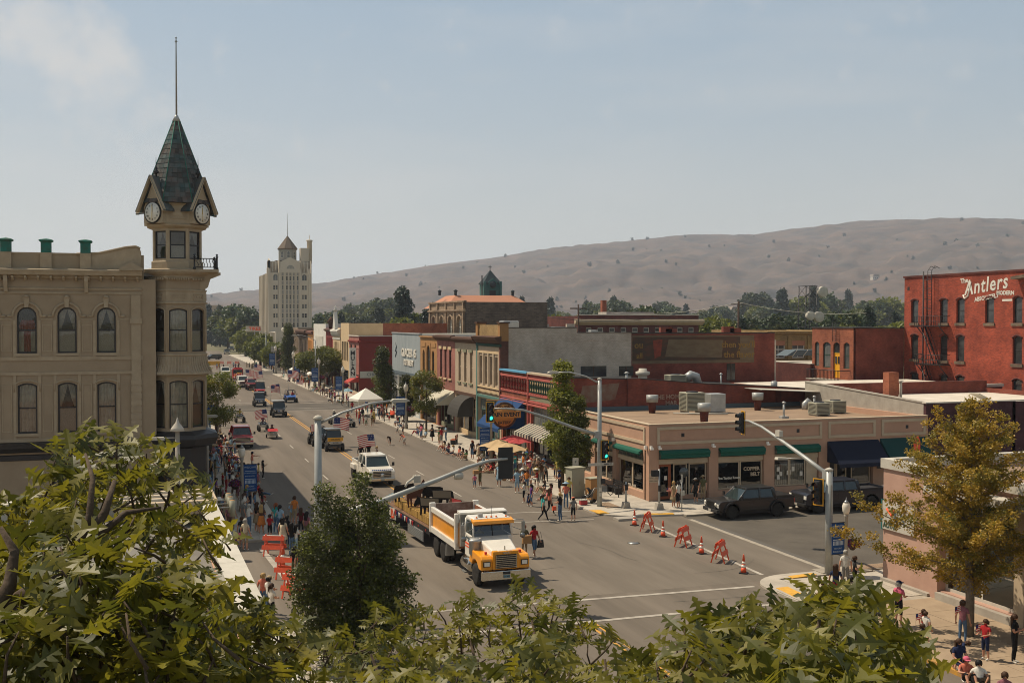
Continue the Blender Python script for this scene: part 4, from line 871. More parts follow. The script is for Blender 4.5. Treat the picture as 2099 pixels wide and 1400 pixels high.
text("then you'll",.95,(W8+.05,26.6-.2,10.1),'ghost_ochre',tc,rot=R90,name='wall_letters',ext=.003,bold=.02); text('the flavor',.95,(W8+.05,26.5,9.05),'ghost_ochre',tc,rot=R90,name='wall_letters',ext=.003,bold=.02); text('ou',.95,(W8+.05,14.8,10.1),'ghost_ochre',tc,rot=R90,name='wall_letters',ext=.003,bold=.02); text('all',.8,(W8+.05,14.9,9.0),'ghost_ochre',tc,rot=R90,name='wall_letters',ext=.003,bold=.02)
for a,b,z0,z1 in ((8.4,11.2,7.0,8.05),(12.6,14.2,7.0,8.0),(25.0,26.0,6.3,8.1)):
 fr_=MB('trim_black'); fr_.box(W8+.03,W8+.06,a,b,z0,z1).build('side_window',tc,'glass_far')
 BX(W8+.061,W8+.075,(a+b)/2-.04,(a+b)/2+.04,z0,z1).build('mullion',tc,'paint_brown')
BX(W8-9,W8-4,12,20,10.42,11.0).build('roof_box',tc,'brick_red'); q=BX(33.5,35.2,103,104.5,11.2,12.6).build('roof_hatch',None,'galv',bevel=.1); tag(q,'grey metal hatch behind the tall stepped parapet','roof hatch')
# ---- beige, pink, brown, grey metal fronts
bg=row('shop','beige brick two-storey shop with three narrow windows and an arched entrance canopy',117.2,108.55,10.4,'paint_beige',[(1.4+2.3*k,2.3+2.3*k,5.9,9.2) for k in range(3)],side='brick_brown',win=dict(fm='paint_cream',fw=.08,gm='glass_far'),ground=[(.5,8.1,.13,4.4)])
for k in range(3):BX(1.2+2.3*k,2.5+2.3*k,-.14,-.001,9.2,9.5).build('window_head',bg,'paint_olive'); BX(1.2+2.3*k,2.5+2.3*k,-.14,-.001,5.7,5.88).build('sill',bg,'paint_olive')
cornice(bg,0,8.65,[(0,10.2),(-.2,10.25),(-.55,10.6),(-.55,10.8),(0,10.9)],'paint_brown'); BX(0,8.65,-.15,-.001,4.5,4.8).build('moulding',bg,'paint_brown')
storefront(bg,.6,8.0,.6,4.3,4,'paint_cream',door=2,transom=.7); awning(bg,3.2,7.4,4.5,2.4,1.8,'awning_grey',dome=True,val=0)
pk=row('shop','pink painted brick two-storey shop with three dark narrow windows',125.3,117.25,10.5,'brick_pink',[(1.3+2.1*k,2.2+2.1*k,6.0,9.3) for k in range(3)],side='brick_brown',win=dict(fm='trim_black',fw=.08,gm='glass_far'),ground=[(.5,7.5,.13,4.4)])
for k in range(3):BX(1.1+2.1*k,2.4+2.1*k,-.12,-.001,9.3,9.65).build('window_head',pk,'paint_cream'); BX(1.1+2.1*k,2.4+2.1*k,-.12,-.001,5.8,5.98).build('sill',pk,'paint_cream')
cornice(pk,0,8.05,[(0,10.3),(-.2,10.35),(-.6,10.7),(-.6,10.9),(0,11.0)],'paint_brown'); storefront(pk,.6,7.4,.6,4.3,5,'paint_olive',door=2,transom=.7); awning(pk,1.0,7.9,4.6,3.1,2.2,'awning_cream')
brn=row('shop','caramel brown two-storey shop with tall arched windows',133.9,125.35,10.6,'paint_tan',[(1.2,2.3,6.1,9.0,.55),(3.3,5.0,6.0,9.6,.85),(6.0,7.1,6.1,9.0,.55)],side='brick_brown',win=dict(fm='trim_black',fw=.1,gm='glass_far'),ground=[(.5,8.0,.13,5.0)])
for a,b,z0,z1 in ((.6,2.7,9.4,9.9),(2.95,3.1,6,9.9),(5.3,5.45,6,9.9),(5.7,7.8,9.4,9.9)):BX(a,b,-.05,-.001,z0,z1).build('relief',brn,'paint_tan')
BX(0,8.55,-.3,-.001,5.5,5.8).build('moulding',brn,'paint_brown'); BX(0,8.55,-.2,.27,10.6,10.75).build('coping',brn,'paint_tan')
storefront(brn,.6,7.9,.6,3.2,5,'trim_black',door=1); window(brn,(.55,7.95,3.5,4.9),y=.2,fm='paint_olive',gm='glass_light',fw=.06,rail=0,mull=9,name='transom'); BX(.5,8,.1,.3,3.2,3.5).build('transom_bar',brn,'paint_brown')
gl=row('distillery','grey sheet-metal fronted two-storey distillery with raised lettering',150.9,133.95,10.9,'metal_sheet',[],side='paint_white',roofm='roof_white',ground=[(.5,16.4,.13,5.0)])
BX(0,16.9,-.12,-.001,5.3,5.7).build('moulding',gl,'steel_blue'); BX(-.05,17,-.1,.27,10.9,11.05).build('coping',gl,'galv')
text('GLACIER 45',1.5,(10.6,-.06,8.3),'white_paint',gl,name='letters',ext=.05,bold=.03,sx=1.1); text('DISTILLERY',1.05,(10.6,-.06,7.0),'white_paint',gl,name='letters',ext=.05,bold=.02,sx=1.1)
em=MB('paint_white')
for s_ in (0,.75):em.tube([(2.2,-.05,7.6+s_),(3.0,-.05,8.3+s_),(2.2,-.05,9.0+s_),(1.4,-.05,8.3+s_),(2.2,-.05,7.6+s_)],.06,5)
em.build('emblem',gl,'steel_blue'); storefront(gl,.6,16.3,.6,3.2,9,'paint_white',door=4); window(gl,(.6,16.3,3.5,4.9),y=.2,fm='paint_white',gm='glass_light',fw=.08,rail=0,mull=22,name='transom'); BX(.5,16.4,.1,.3,3.2,3.5).build('transom_bar',gl,'paint_white')
for x in (4.0,8.2,12.4):BX(x-.2,x+.2,-.05,.2,0,5.2).build('pier',gl,'paint_white')
# ---- beyond the cross street
mu=row('restaurant','dark red brick corner restaurant with a white canopy band and big upstairs window',186.5,176.9,10.1,'brick_pink',[(1.2,2.8,5.9,8.6),(5.2,6.8,5.9,8.6)],d=13.5,side='paint_red',roofm='roof_white',win=dict(fm='trim_black',fw=.1),ground=[(.6,9,.13,3.6)])
sd_=bpy.data.objects.new('side_front',None); COL.objects.link(sd_); sd_.parent=mu; sd_.location=(9.62,0,0); sd_.rotation_euler=(0,0,PI/2)
mb=MB('paint_red'); wall(mb,0,13.5,0,10.07,[(2.3,7.2,4.9,8.3),(1.5,5.5,.13,2.7)],d=.2,y=-.02); mb.build('side_wall',sd_,'paint_red')
window(sd_,(2.3,7.2,4.9,8.3),y=.1,fm='trim_black',gm='glass_light',fw=.15,rail=1,mull=1); window(sd_,(1.5,5.5,.13,2.7),y=.1,fm='trim_black',gm='glass_far',fw=.12,rail=0,mull=2)
BX(.1,13.4,-.25,-.03,3.2,4.3).build('canopy_band',sd_,'cap_white'); text('RESTAURANT',.9,(9.2,-.28,3.75),'black',sd_,name='letters',bold=.03); text('CHINESE',.7,(2.6,-.28,3.75),'steel_blue',sd_,name='letters')
for root,L_ in ((mu,9.6),(sd_,13.5)):cornice(root,0,L_,[(-.0,9.0),(-.25,9.1),(-.3,9.35),(0,9.4)],'paint_red'); BX(0,L_,-.12,-.021,10.07,10.25).build('coping',root,'roof_white')
sg=thing('blade_sign','white vertical sign with black letters on the dark red corner restaurant','sign',(RX-1.0,177.4,0)); BX(-.55,.55,-.12,.12,3.2,8.2).build('board',sg,'white_paint')
for i,c in enumerate('MULAN'):text(c,1.0,(0,-.13,7.3-.85*i),'black',sg,name='letters',bold=.03)
BX(.5,1.05,-.03,.03,7.9,8.0).box(.5,1.05,-.03,.03,3.6,3.7).build('bracket',sg,'black_metal'); storefront(mu,.8,8.8,.6,3.4,4,'trim_cream',door=2); awning(mu,5.5,9.5,3.4,2.5,1.8,'awning_red')
cr_=row('shop','plain cream two-storey front with four tall narrow windows',195.2,186.55,12.3,'paint_cream',[(1.0+1.8*k,2.3+1.8*k,5.6,9.0) for k in range(4)],d=24,side='brick_orange',win=dict(fm='trim_black',fw=.08),ground=[(.6,8,.13,4)]); storefront(cr_,.7,7.9,.6,2.6,4,'trim_black',door=2); window(cr_,(.7,7.9,2.8,3.9),y=.2,fm='trim_black',fw=.08,rail=1,mull=7,name='transom')
BX(8.66,8.68,.0,6.0,9,12.26).build('cream_return',cr_,'paint_cream')
orn=row('shop','ornate cream and ochre Victorian front with a pointed white gablet',204.3,195.7,11.4,'paint_cream',[(1.0+1.5*k,1.8+1.5*k,5.4,8.9,.4) for k in range(4)],win=dict(fm='paint_orange',fw=.12),ground=[(.6,8,.13,4)]); storefront(orn,.7,7.9,.6,3.8,4,'trim_black',door=2)
cornice(orn,0,8.6,[(0,10.2),(-.2,10.3),(-.6,10.7),(-.6,11.0),(0,11.2)],'paint_white'); BX(0,8.6,-.1,-.001,9.3,9.6).build('moulding',orn,'paint_white'); MB().prism([(2.8,11.2),(5.8,11.2),(5.4,12.2),(4.3,14.6),(3.2,12.2)],-.5,.1).build('gablet',orn,'paint_white'); MB().lathe([(.3,14.5),(.35,14.8),(.1,15.1),(.2,15.3),(.001,15.5)],8,(4.3,-.2)).build('finial',orn,'paint_white')
brackets(orn,[.5+.95*k for k in range(9)],.2,-.5,0,9.8,10.5,'paint_white'); awning(orn,.4,8.2,4.6,2.6,2.2,'awning_brown')
dr=row('shop','dark red Victorian front with slim paired windows',212.7,204.35,11.3,'paint_red',[(.9+1.1*k,1.55+1.1*k,5.4,9.6,.3) for k in range(6)],win=dict(fm='paint_cream',fw=.07),ground=[(.6,7.8,.13,4)]); cornice(dr,0,8.35,[(0,10.6),(-.5,10.8),(-.55,11.1),(0,11.2)],'paint_brown'); storefront(dr,.7,7.7,.6,3.8,4,'trim_black',door=2); awning(dr,.3,8,4.5,2.6,2.2,'awning_grey'); MB().lathe([(.4,11.2),(.5,12.2),(.9,12.4),(.3,13.2),(.001,13.6)],8,(5.5,.1)).build('turret_knob',dr,'paint_brown')
wh=row('shop','blank white painted facade between the dark red and orange fronts',230.1,213.2,12.1,'paint_white',[],win={},ground=[(1,16,.13,3.6)],side='paint_white'); BX(3.5,13.5,-.12,-.001,4.6,9.6).build('facade_panel',wh,'cap_white'); storefront(wh,1.1,15.9,.6,3.4,6,'trim_black',door=3); BX(1,16,-1.8,-.001,3.7,3.9).build('canopy',wh,'cap_white')
og=row('shop','orange and cream brick front above a green awning',239.3,231.0,10.6,'paint_orange',[(.9+1.7*k,1.9+1.7*k,5.4,8.6,.4) for k in range(4)],win=dict(fm='paint_cream',fw=.1),ground=[(.6,7.6,.13,4)]); cornice(og,0,8.3,[(0,9.8),(-.5,10.1),(-.5,10.4),(0,10.6)],'brick_brown'); storefront(og,.7,7.5,.6,3.8,4,'trim_black',door=2); awning(og,0,8,5.0,2.6,3.2,'awning_green')
bs=row('shop','brown stone front with a bulky dark cornice',255.8,239.4,10.8,'stone_brown',[(1.2+2.2*k,2.3+2.2*k,5.4,8.6) for k in range(7)],win=dict(fm='paint_cream',fw=.1),ground=[(.6,15.6,.13,4)]); cornice(bs,0,16.4,[(0,9.6),(-.8,10.2),(-.8,10.6),(0,10.8)],'paint_brown'); storefront(bs,.7,15.5,.6,3.8,7,'trim_black',door=3); brackets(bs,[1+1.6*k for k in range(10)],.3,-.7,0,9.1,9.9,'paint_brown')
for a,b in ((1,7),(9,15)):BX(a,b,-2.0,-.001,3.7,3.85).build('canopy',bs,'cap_white')
ts=row('shop','tan stone end building with carved piers at the far street corner',265.4,255.9,11.1,'stone_tan',[(1.2+2.0*k,2.3+2.0*k,5.4,9.0) for k in range(4)],win=dict(fm='paint_brown',fw=.1),ground=[(.6,8.8,.13,4)]); storefront(ts,.7,8.7,.6,3.8,4,'trim_black',door=2); BX(0,9.5,-.3,-.001,9.6,10).build('moulding',ts,'paint_brown'); awning(ts,1,5,4.4,2.8,2.0,'awning_cream')
gf=row('shop','single-storey shop with a red fascia and grey canopy before the tall tower',300,279,5.6,'stone_tan',[],ground=[(1,20,.13,3.2)],roofm='roof_white',d=22,side='stone_wall'); BX(-.3,21.3,-1.4,-.001,4.1,5.5).build('fascia',gf,'paint_red'); BX(-.5,21.5,-1.6,.3,5.5,5.7).build('fascia_cap',gf,'cap_white'); storefront(gf,1.1,19.9,.6,3.1,7,'trim_black',door=3); awning(gf,12,20,3.9,1.8,3.2,'awning_brown')
BX(21.001,21.02,.5,15,3.9,5.3).build('side_fascia',gf,'paint_red')
# ---- stepped rooftops filling the blocks behind the street fronts
blk=[('brick_red',48.8,109,16,24,9.9),('brick_brown',49,134,14,16,10.6),('brick_orange',46.2,177.5,24,22,9.0),('brick_red',57,186,22,24,11.3),('brick_brown',50,214,20,40,9.8)]
for i,(m_,x,y,w_,d_,h_) in enumerate(blk):
 r=thing('back_building',['flat-roofed red brick block behind the beige and pink fronts','brown brick block behind the grey distillery','orange brick building behind the dark red restaurant','red brick warehouse seen over the restaurant roof','brown brick block behind the white facade'][i],'building',(x,y,0)); BX(0,w_,0,d_,0,h_).build('wall',r,m_); BX(.3,w_-.3,.3,d_-.3,h_+.001,h_+.02).build('roof',r,'roof_grey'); BX(-.05,w_+.05,-.05,.3,h_+.001,h_+.35).box(-.05,.3,.301,d_,h_+.001,h_+.35).build('coping',r,'roof_white')
 BX(w_*.3,w_*.3+1.6,d_*.4,d_*.4+1.4,h_,h_+1.2).box(w_*.6,w_*.6+1,d_*.2,d_*.2+1,h_,h_+.8).build('roof_box',r,'galv')
# ================================================================= tall hotel tower at the end of the row
bt=thing('tower_block','tall pale ten-storey tower block with a pyramid-roofed lantern and flagpole','tower block',(32.4,322,0))
MB('tower_stone')
TWW,TD,TT=12.4,30.,29.3
cols=[(1.1,2.5),(9.5,11.0)]; mids=[3.9,5.15,6.15,7.15,8.3]
Hs=[]
for fl in range(7):
 z=8.2+2.75*fl
 for a,b in cols:Hs += [(a+.05,a+.65,z,z+1.35),(a+.75,b,z,z+1.35)] if fl < 6 else [(a+.05,b,z,z+1.9,.5)]
 for c in mids:Hs.append((c-.28,c+.28,z,z+1.35))
Hs.append((4.9,7.5,28.0,29.3,1.3))
mb=MB(); wall(mb,0,TWW,0,27.0,[h for h in Hs if h[3] < 27],d=.35); mb.build('wall',bt,'tower_stone')
for h in Hs:
 if h[3] < 27:window(bt,h,y=.15,fm='tower_stone',gm='glass_far' if random.random() < .55 else 'glass_light',fw=.07,rail=1 if h[1]-h[0] < 1 else 0,mull=0 if h[1]-h[0] < 1 else 1)
BX(0,TWW,.36,TD,0,27).build('block',bt,'tower_stone')
sp_=MB()
for c in mids:
 for fl in range(7):z=8.2+2.75*fl; sp_.box(c-.28,c+.28,-.015,-.001,z+1.5,z+2.6)
o=sp_.build('spandrel_panels',bt,'tower_stone2'); o['kind'] ='stuff'
for x in (3.3,4.5,5.65,6.65,7.75,8.85):BX(x-.13,x+.13,-.22,-.001,7,28.5).build('pier',bt,'tower_stone')
for x in (.15,2.9,9.1,11.6):BX(x-.15,x+.25,-.3,-.001,0,28.2).build('pier',bt,'tower_stone')
MB().prism([(3.2,27),(9.0,27),(9.0,30.2),(6.1,31.6),(3.2,30.2)],-.2,2).build('centre_gable',bt,'tower_stone'); window(bt,(4.9,7.5,28.0,29.4,1.3),y=-.26,fm='tower_stone',gm='tower_stone2',fw=.15,rail=0,mull=2)
for x0,x1 in ((0,3.1),(9.1,12.4)):
 BX(x0,x0+.3,0,6,27,30.6).box(x1-.3,x1,.001,6,27,30.6).box(x0+.31,x1-.31,3,6,27,30.5).build('corner_loggia',bt,'tower_stone')
 for k in (.35,.65):BX(x0+(x1-x0)*k-.12,x0+(x1-x0)*k+.12,.3,.6,27,30.4).build('antenna_panel',bt,'cap_white')
BX(2.5,10,4,TD-2,27,30.3).build('attic',bt,'tower_stone'); MB().prism([(2.3,30.4),(10.2,30.4),(10.2,30.8),(2.3,30.8)],3.9,TD-1.9).build('attic_roof',bt,'roof_pyramid')
MB().prism([(0,27.0),(.0,30.6),(2.5,31.3),(5,30.6),(5,27.0)],0,.3,'x').build('side_gable',bt,'tower_stone')
sf=bpy.data.objects.new('street_side',None); COL.objects.link(sf); sf.parent=bt; sf.location=(0,TD,0); sf.rotation_euler=(0,0,RR)
for x in (2,6,10,14,18,22,26,29.5):BX(x,x+.9,-.35,-.001,0,27+(1.5 if x > 24 else 0)).build('pier',sf,'tower_stone')
for fl in range(9):
 for x in (3.4,7.4,11.4,15.4,19.4,23.4):window(sf,(x,x+1.9,3+2.75*fl,4.5+2.75*fl),y=-.05,fm='tower_stone',gm='glass_far',fw=.08,mull=1)
lc=(6.1,6.5)
MB().lathe([(2.75,30.3),(2.75,34.3)],8,lc,flat=True,a0=PI/8).build('lantern',bt,'tower_stone2'); MB().lathe([(3.0,34.2),(3.1,34.5),(.1,38.4),(.001,38.5)],8,lc,flat=True,a0=PI/8).build('lantern_roof',bt,'roof_pyramid')
for k in range(8):
 a=-PI/2+k*PI/4; o=window(bt,(-.5,.5,31.6,33.7,.5),y=0,fm='cap_white',gm='glass_light',fw=.14,rail=1,name='lantern_window'); o.matrix_local=Matrix.Translation((lc[0]+2.58*math.cos(a),lc[1]+2.58*math.sin(a),31.6)) @ Matrix.Rotation(a+PI/2,4,'Z') @ Matrix.Translation((-.5,0,0))
MB().lathe([(.09,38.3),(.05,45.0),(.001,45.1)],6,lc).build('flagpole',bt,'steel'); BX(9.6,12.0,3,6,30.6,34.6).build('lift_house',bt,'tower_stone'); MB().lathe([(.75,30),(.75,36.6),(.95,36.7),(.95,37.1),(.6,37.2),(.1,37.3),(.08,38.6),(.001,38.7)],10,(12.4,4.5)).build('chimney',bt,'tower_stone')
lw=thing('annex','blank pale low wing in front of the tall tower block','building',(32.4,305,0)); BX(0,26,0,16.9,0,9.6).build('wall',lw,'tower_stone'); BX(.3,25.7,.3,16.5,9.601,9.62).build('roof',lw,'roof_white'); BX(-.1,26.1,-.1,.3,9.601,9.9).build('coping',lw,'tower_stone'); BX(5,11,5,9,9.6,10.6).lathe([(.7,9.6),(.8,10.6),(.5,10.9)],12,(3,6)).build('roof_plant',lw,'cap_white')
for k in range(5):BX(-.25,-.001,1+3.2*k,1.6+3.2*k,0,9.6).build('pier',lw,'tower_stone')
# ---- stone lodge hall with arched windows, pink hip roof; green courthouse tower
sh=thing('stone_hall','dark rubble stone hall with a row of arched windows on its left side','hall',(50.2,175,0))
BX(0,14.3,0,.5,0,15.9).box(14.31,14.8,.0,25,0,15.9).box(.4,14.3,24.5,25,0,15.9).build('wall',sh,'stone_dark'); BX(.5,14.3,.5,24.5,15.0,15.3).build('roof',sh,'roof_grey')
ls_=bpy.data.objects.new('arcade_side',None); COL.objects.link(ls_); ls_.parent=sh; ls_.location=(0,25,0); ls_.rotation_euler=(0,0,RR)
HH=[(2.2+5.9*k,5.0+5.9*k,8.0,13.4,1.4) for k in range(4)]; mb=MB(); wall(mb,0,24.99,0,15.88,HH,d=.5); mb.build('arcade_wall',ls_,'stone_tan')
for h in HH:
 window(ls_,h,y=.3,fm='cap_white',gm='glass_light',fw=.2,rail=2,mull=2); P=arcpts(h[0]-.25,h[1]+.25,h[3]+.25,1.6,10); MB().tube([(h[0]-.25,-.05,8)]+[(a,-.05,b) for a,b in P]+[(h[1]+.25,-.05,8)],.16,6).build('arch_mould',ls_,'stone_tan')
for x in (1.0,6.6,12.5,18.4,24.0):BX(x-.3,x+.3,-.25,-.001,0,15.9).build('pier',ls_,'stone_tan')
cornice(ls_,0,25,[(0,14.2),(-.4,14.35),(-.45,14.6),(0,14.7)],'stone_tan'); BX(0,25,-.3,.2,15.9,16.15).build('coping',ls_,'stone_tan')
ch=thing('courthouse','courthouse with pink hipped roof and green copper clock tower on the skyline','courthouse',(57.5,212,0)); BX(0,17.5,0,18,0,15.4).build('wall',ch,'stone_tan')
MB().add([(-1,-.5,15.4),(18.5,-.5,15.4),(18.5,18.5,15.4),(-1,18.5,15.4),(2.6,5,18.1),(15.4,5,18.1),(15.4,13,18.1),(2.6,13,18.1)],[[0,1,5,4],[1,2,6,5],[2,3,7,6],[3,0,4,7],[4,5,6,7]]).build('roof',ch,'roof_pink')
for x,y in ((2.6,5),(15.2,5),(.2,9)):MB().lathe([(.3,18.1),(.3,18.8),(.5,19.0),(.1,19.3)],8,(x,y)).build('roof_vent',ch,'court_roof')
cx,cy=11.4,9
BX(cx-1.8,cx+1.8,cy-1.8,cy+1.8,17,20.6).build('tower',ch,'court_green')
for s_ in (-1,1):BX(cx+s_*1.75-.25,cx+s_*1.75+.25,cy-2.1,cy-1.75,17.5,21.2).build('tower_pier',ch,'court_green')
MB().lathe([(.75,-.3),(.75,.02)],20,(cx,cy-1.85,20.5),ax='y').build('clock',ch,'court_roof'); MB().lathe([(2.9,20.6),(2.8,20.8),(1.6,22),(.2,23.5),(.001,23.6)],4,(cx,cy),flat=True,a0=PI/4).build('tower_roof',ch,'court_roof')
MB().prism([(cx-1,19.8),(cx-1,21),(cx,21.8),(cx+1,21),(cx+1,19.8)],cy-2.05,cy-1.85).build('clock_gable',ch,'court_green'); BX(cx-.7,cx+.7,cy-1.84,cy-1.81,17.6,19.2).build('tower_arch',ch,'plastic_dark'); MB().tube([(cx,cy,23.3),(cx,cy,24.7)],.08,6).tube([(cx-.35,cy,24.3),(cx+.35,cy,24.3)],.07,6).build('finial',ch,'court_roof'); BX(cx-2.5,cx-2.3,cy-2.0,cy-1.8,17,22.4).build('chimney',ch,'plastic_dark')
# ---- red brick block with cream cornice, yellow brick front, small brick apartment, Antlers
rk=thing('brick_block','low red brick block with a wide cream cornice beyond the painted wall','building',(72.8,180,0))
HH=[(1.5+2.3*k,2.6+2.3*k,9.9,11.5) for k in range(10)]; mb=MB(); wall(mb,0,24.3,0,13.7,HH,d=.3); mb.build('wall',rk,'brick_dark')
for h in HH:window(rk,h,y=.15,fm='white_paint',fw=.1)
BX(0,24.3,.31,25,0,13.6).build('block',rk,'brick_dark'); cornice(rk,-.8,25.1,[(0,11.9),(-.3,12.0),(-.9,12.5),(-.9,12.9),(0,13.0)],'trim_cream'); BX(-.1,24.4,-.1,.3,13.7,13.85).build('coping',rk,'roof_white'); BX(9,19,8,12,13.6,14.4).build('roof_plant',rk,'cap_white'); BX(11.6,12.5,16,17,13,16.8).build('chimney',rk,'brick_orange')
yb=building('ochre_shop','yellow ochre brick two-storey front with mauve-headed windows',73.5,118.5,0,12,14,11.45,'brick_ochre',[(.9+2.9*k,2.8+2.9*k,7.9,10.1) for k in range(4)],win=dict(fm='white_paint',fw=.12,gm='glass_light',mull=1)); cornice(yb,0,12,[(0,10.9),(-.25,11.0),(-.3,11.3),(0,11.4)],'brick_ochre')
for k in range(4):BX(.85+2.9*k,2.85+2.9*k,.05,.14,9.5,10.1).build('window_blind',yb,'roof_pink')
for k in range(3):BX(3.1+2.9*k,3.45+2.9*k,-.2,-.001,7.6,10.7).build('pier',yb,'brick_ochre')
sk=thing('skylight_roof','glazed ridge skylight over the white lean-to below the yellow front','skylight',(72.6,110.5,0)); MB().prism([(0,7.6),(9,7.6),(9,7.65),(0,7.65)],-3,6).build('roof',sk,'roof_white'); MB().prism([(0,8.4),(1.3,9.1),(9,9.1),(9,8.4)],2,4.4).build('skylight',sk,'steel_blue'); BX(0,9,-3,6,0,7.55).build('wall',sk,'brick_dark')
for k in range(6):MB().tube([(.8+1.5*k,1.97,8.35),(1.5+1.5*k,2.0,9.1)],.05,5).build('glazing_bar',sk,'cap_white')
AY=100.0
sa=thing('brick_apartment','small red brick block with a yellow door and iron balcony beside the tall brick hotel','building',(73.1,107.9,0),RR)
HH=[(.5,1.4,7.4,10.2,.25),(2.1,3.6,7.3,10.2,.3),(4.1,5.3,6.2,10.2,.3),(6.0,7.1,7.3,10.2,.25)]; mb=MB(); wall(mb,0,7.8,0,11.8,HH,d=.3); mb.build('wall',sa,'brick_orange')  # sunlit tone of the street face put into the colour as lighter brick
for i,h in enumerate(HH):
 if i == 2:window(sa,(4.1,5.3,6.2,9.0),y=.15,fm='signal_yellow',gm='signal_yellow',fw=.12,rail=0,name='door'); window(sa,(4.1,5.3,9.02,10.2,.3),y=.15,fm='paint_darkgreen',fw=.08,rail=0)
 else:window(sa,h,y=.15,fm='paint_darkgreen',fw=.09,gm='glass_light')
for a in (4.32,4.8):BX(a,a+.28,.12,.149,7.8,8.6).build('door_pane',sa,'glass_far')
BX(0,7.8,.31,6.65,0,11.75).build('block',sa,'brick_red'); BX(-.1,7.9,-.1,6.65,11.801,11.92).build('coping',sa,'roof_dark')  # same brick on the end face, its shade put into the darker colour
BX(.8,7.2,-1.4,-.001,5.9,6.05).build('balcony_floor',sa,'concrete'); MB().tube([(.8,-.02,7.1),(.8,-1.38,7.1),(7.2,-1.38,7.1),(7.2,-.02,7.1)],.04,5).build('railing',sa,'black_metal'); b_=MB().use('black_metal').box(-.02,.02,-.02,.02,6.05,7.1).mesh('baluster')
for k in range(25):inst('baluster',b_,sa,(.85+.26*k,-1.38,0))
ld=MB()
for x in (4.4,5.0):ld.tube([(x,-.3,10.3),(x,-.3,12.4),(x,.2,12.4)],.03,5)
for k in range(8):ld.tube([(4.4,-.3,10.4+.27*k),(5.0,-.3,10.4+.27*k)],.02,4)
ld.build('ladder',sa,'black_metal')
an=thing('brick_hotel','tall four-storey red brick hotel with painted wall lettering and a fire escape','hotel',(79.8,100.1,0),RR)
AW=28; HH=[]
for f_,(z0,z1) in enumerate(((12.4,14.95),(8.4,11.1),(4.2,6.9),(.6,3))):
 for c in (1.7,6.3,8.8,12.9,16.6,20.6,24.6):
  if c == 12.9 and f_:continue
  HH.append((c-.6,c+.6,z0,z1,.22))
mb=MB(); wall(mb,0,AW,0,17.4,HH,d=.35); mb.build('wall',an,'brick_antlers')
for h in HH:window(an,h,y=.2,fm='trim_black',fw=.08); BX(h[0]-.15,h[1]+.15,-.12,.2,h[2]-.3,h[2]-.003).build('sill',an,'stone_brown'); P=arcpts(h[0]-.05,h[1]+.05,h[3]+.1,.26,8); MB().tube([(a,-.0,b) for a,b in P],.09,6).build('arch_head',an,'brick_dark')
BX(0,AW,.36,18,0,17.35).build('block',an,'brick_antlers'); BX(-.1,AW,-.12,.5,17.401,17.6).build('coping',an,'brick_dark'); BX(12.2,AW,-.08,-.001,3.1,3.45).build('string_course',an,'paint_tan'); BX(.5,.85,-.02,-.001,16.0,16.4).build('wall_vent',an,'plastic_dark')
def ltxt(s,size,x,z,rot,**k):return text(s,size,(x,-.02,z),'paint_white',an,rot=(PI/2,-rot,0),name='wall_letters',ext=.006,**k)
ltxt('The',.7,9.35,16.75,.1,bold=.02); ltxt('Antlers',2.1,12.3,16.2,.1,shear=.22,bold=.035,sx=.85,sp=1.12); ltxt('ABSOLUTELY',.6,12.5,14.95,.12,bold=.02,sx=.95); ltxt('MODERN',.55,15.0,15.35,-.02,bold=.02)
BX(14.6,15.9,-.012,-.001,14.55,14.75).build('wall_stroke',an,'paint_white'); text('IERS',1.3,(14.6,-.02,1.6),'ghost_white',an,name='wall_letters',ext=.006,bold=.03); text('HOTEL',1.3,(18.6,-.02,1.6),'ghost_white',an,name='wall_letters',ext=.006,bold=.03) if False else None
MB().tube([(10.3,-.012,16.6),(9.9,-.012,15.2),(9.4,-.012,14.9),(9.2,-.012,15.3)],.1,5).build('wall_flourish',an,'paint_white')
MB().prism([(16.6,16.6),(20,16.9),(20,17.2),(16.6,16.9)],-.9,-.001).build('hood',an,'stone_brown')
fe=thing('fire_escape','black iron fire escape with two landings on the tall brick hotel wall','fire escape',(79.8,100.1,0),RR)
bal=MB().use('black_metal').box(-.018,.018,-1.32,-1.28,.1,1.1).mesh('baluster')
for z in (12.0,7.9):
 BX(3.3,7.4,-1.3,-.05,z,z+.1).build('landing',fe,'black_metal'); r=MB()
 for zz_ in (.55,1.1):r.tube([(3.3,-.1,z+zz_),(3.3,-1.3,z+zz_),(7.4,-1.3,z+zz_),(7.4,-.1,z+zz_)],.035,5)
 r.build('railing',fe,'black_metal')
 for k in range(12):inst('baluster',bal,fe,(3.3+.37*k,0,z))
 for x in (3.6,7.1):MB().tube([(x,-1.25,z),(x,-.05,z-1.3)],.05,5).build('bracket',fe,'black_metal')
for (xa,za),(xb,zb) in (((3.9,12),(6.0,8)),((3.9,7.9),(5.8,3.6))):
 s_=MB()
 for y in (-.4,-.95):s_.tube([(xa,y,za),(xb,y,zb)],.06,5).tube([(xa,y,za+1),(xb,y,zb+1)],.03,5)
 s_.build('stringer',fe,'black_metal'); tr_=MB().use('black_metal').box(-.12,.12,-.95,-.4,-.015,.015).mesh('tread')
 for k in range(14):inst('tread',tr_,fe,(xa+(xb-xa)*(k+.5)/14,0,za+(zb-za)*(k+.5)/14))
s_=MB()
for x in (4.4,5.0):s_.tube([(x,-.5,12.1),(x,-.5,18.0),(x,-.1,18.5),(x,.5,18.3)],.035,5)
for k in range(19):s_.tube([(4.4,-.5,12.3+.32*k),(5.0,-.5,12.3+.32*k)],.02,4)
s_.build('ladder',fe,'black_metal'); s_=MB()
for z in (14,15,16,17):s_.tube([(4.3,-.5,z),(4.3,-1.1,z),(5.1,-1.1,z),(5.1,-.5,z)],.02,4)
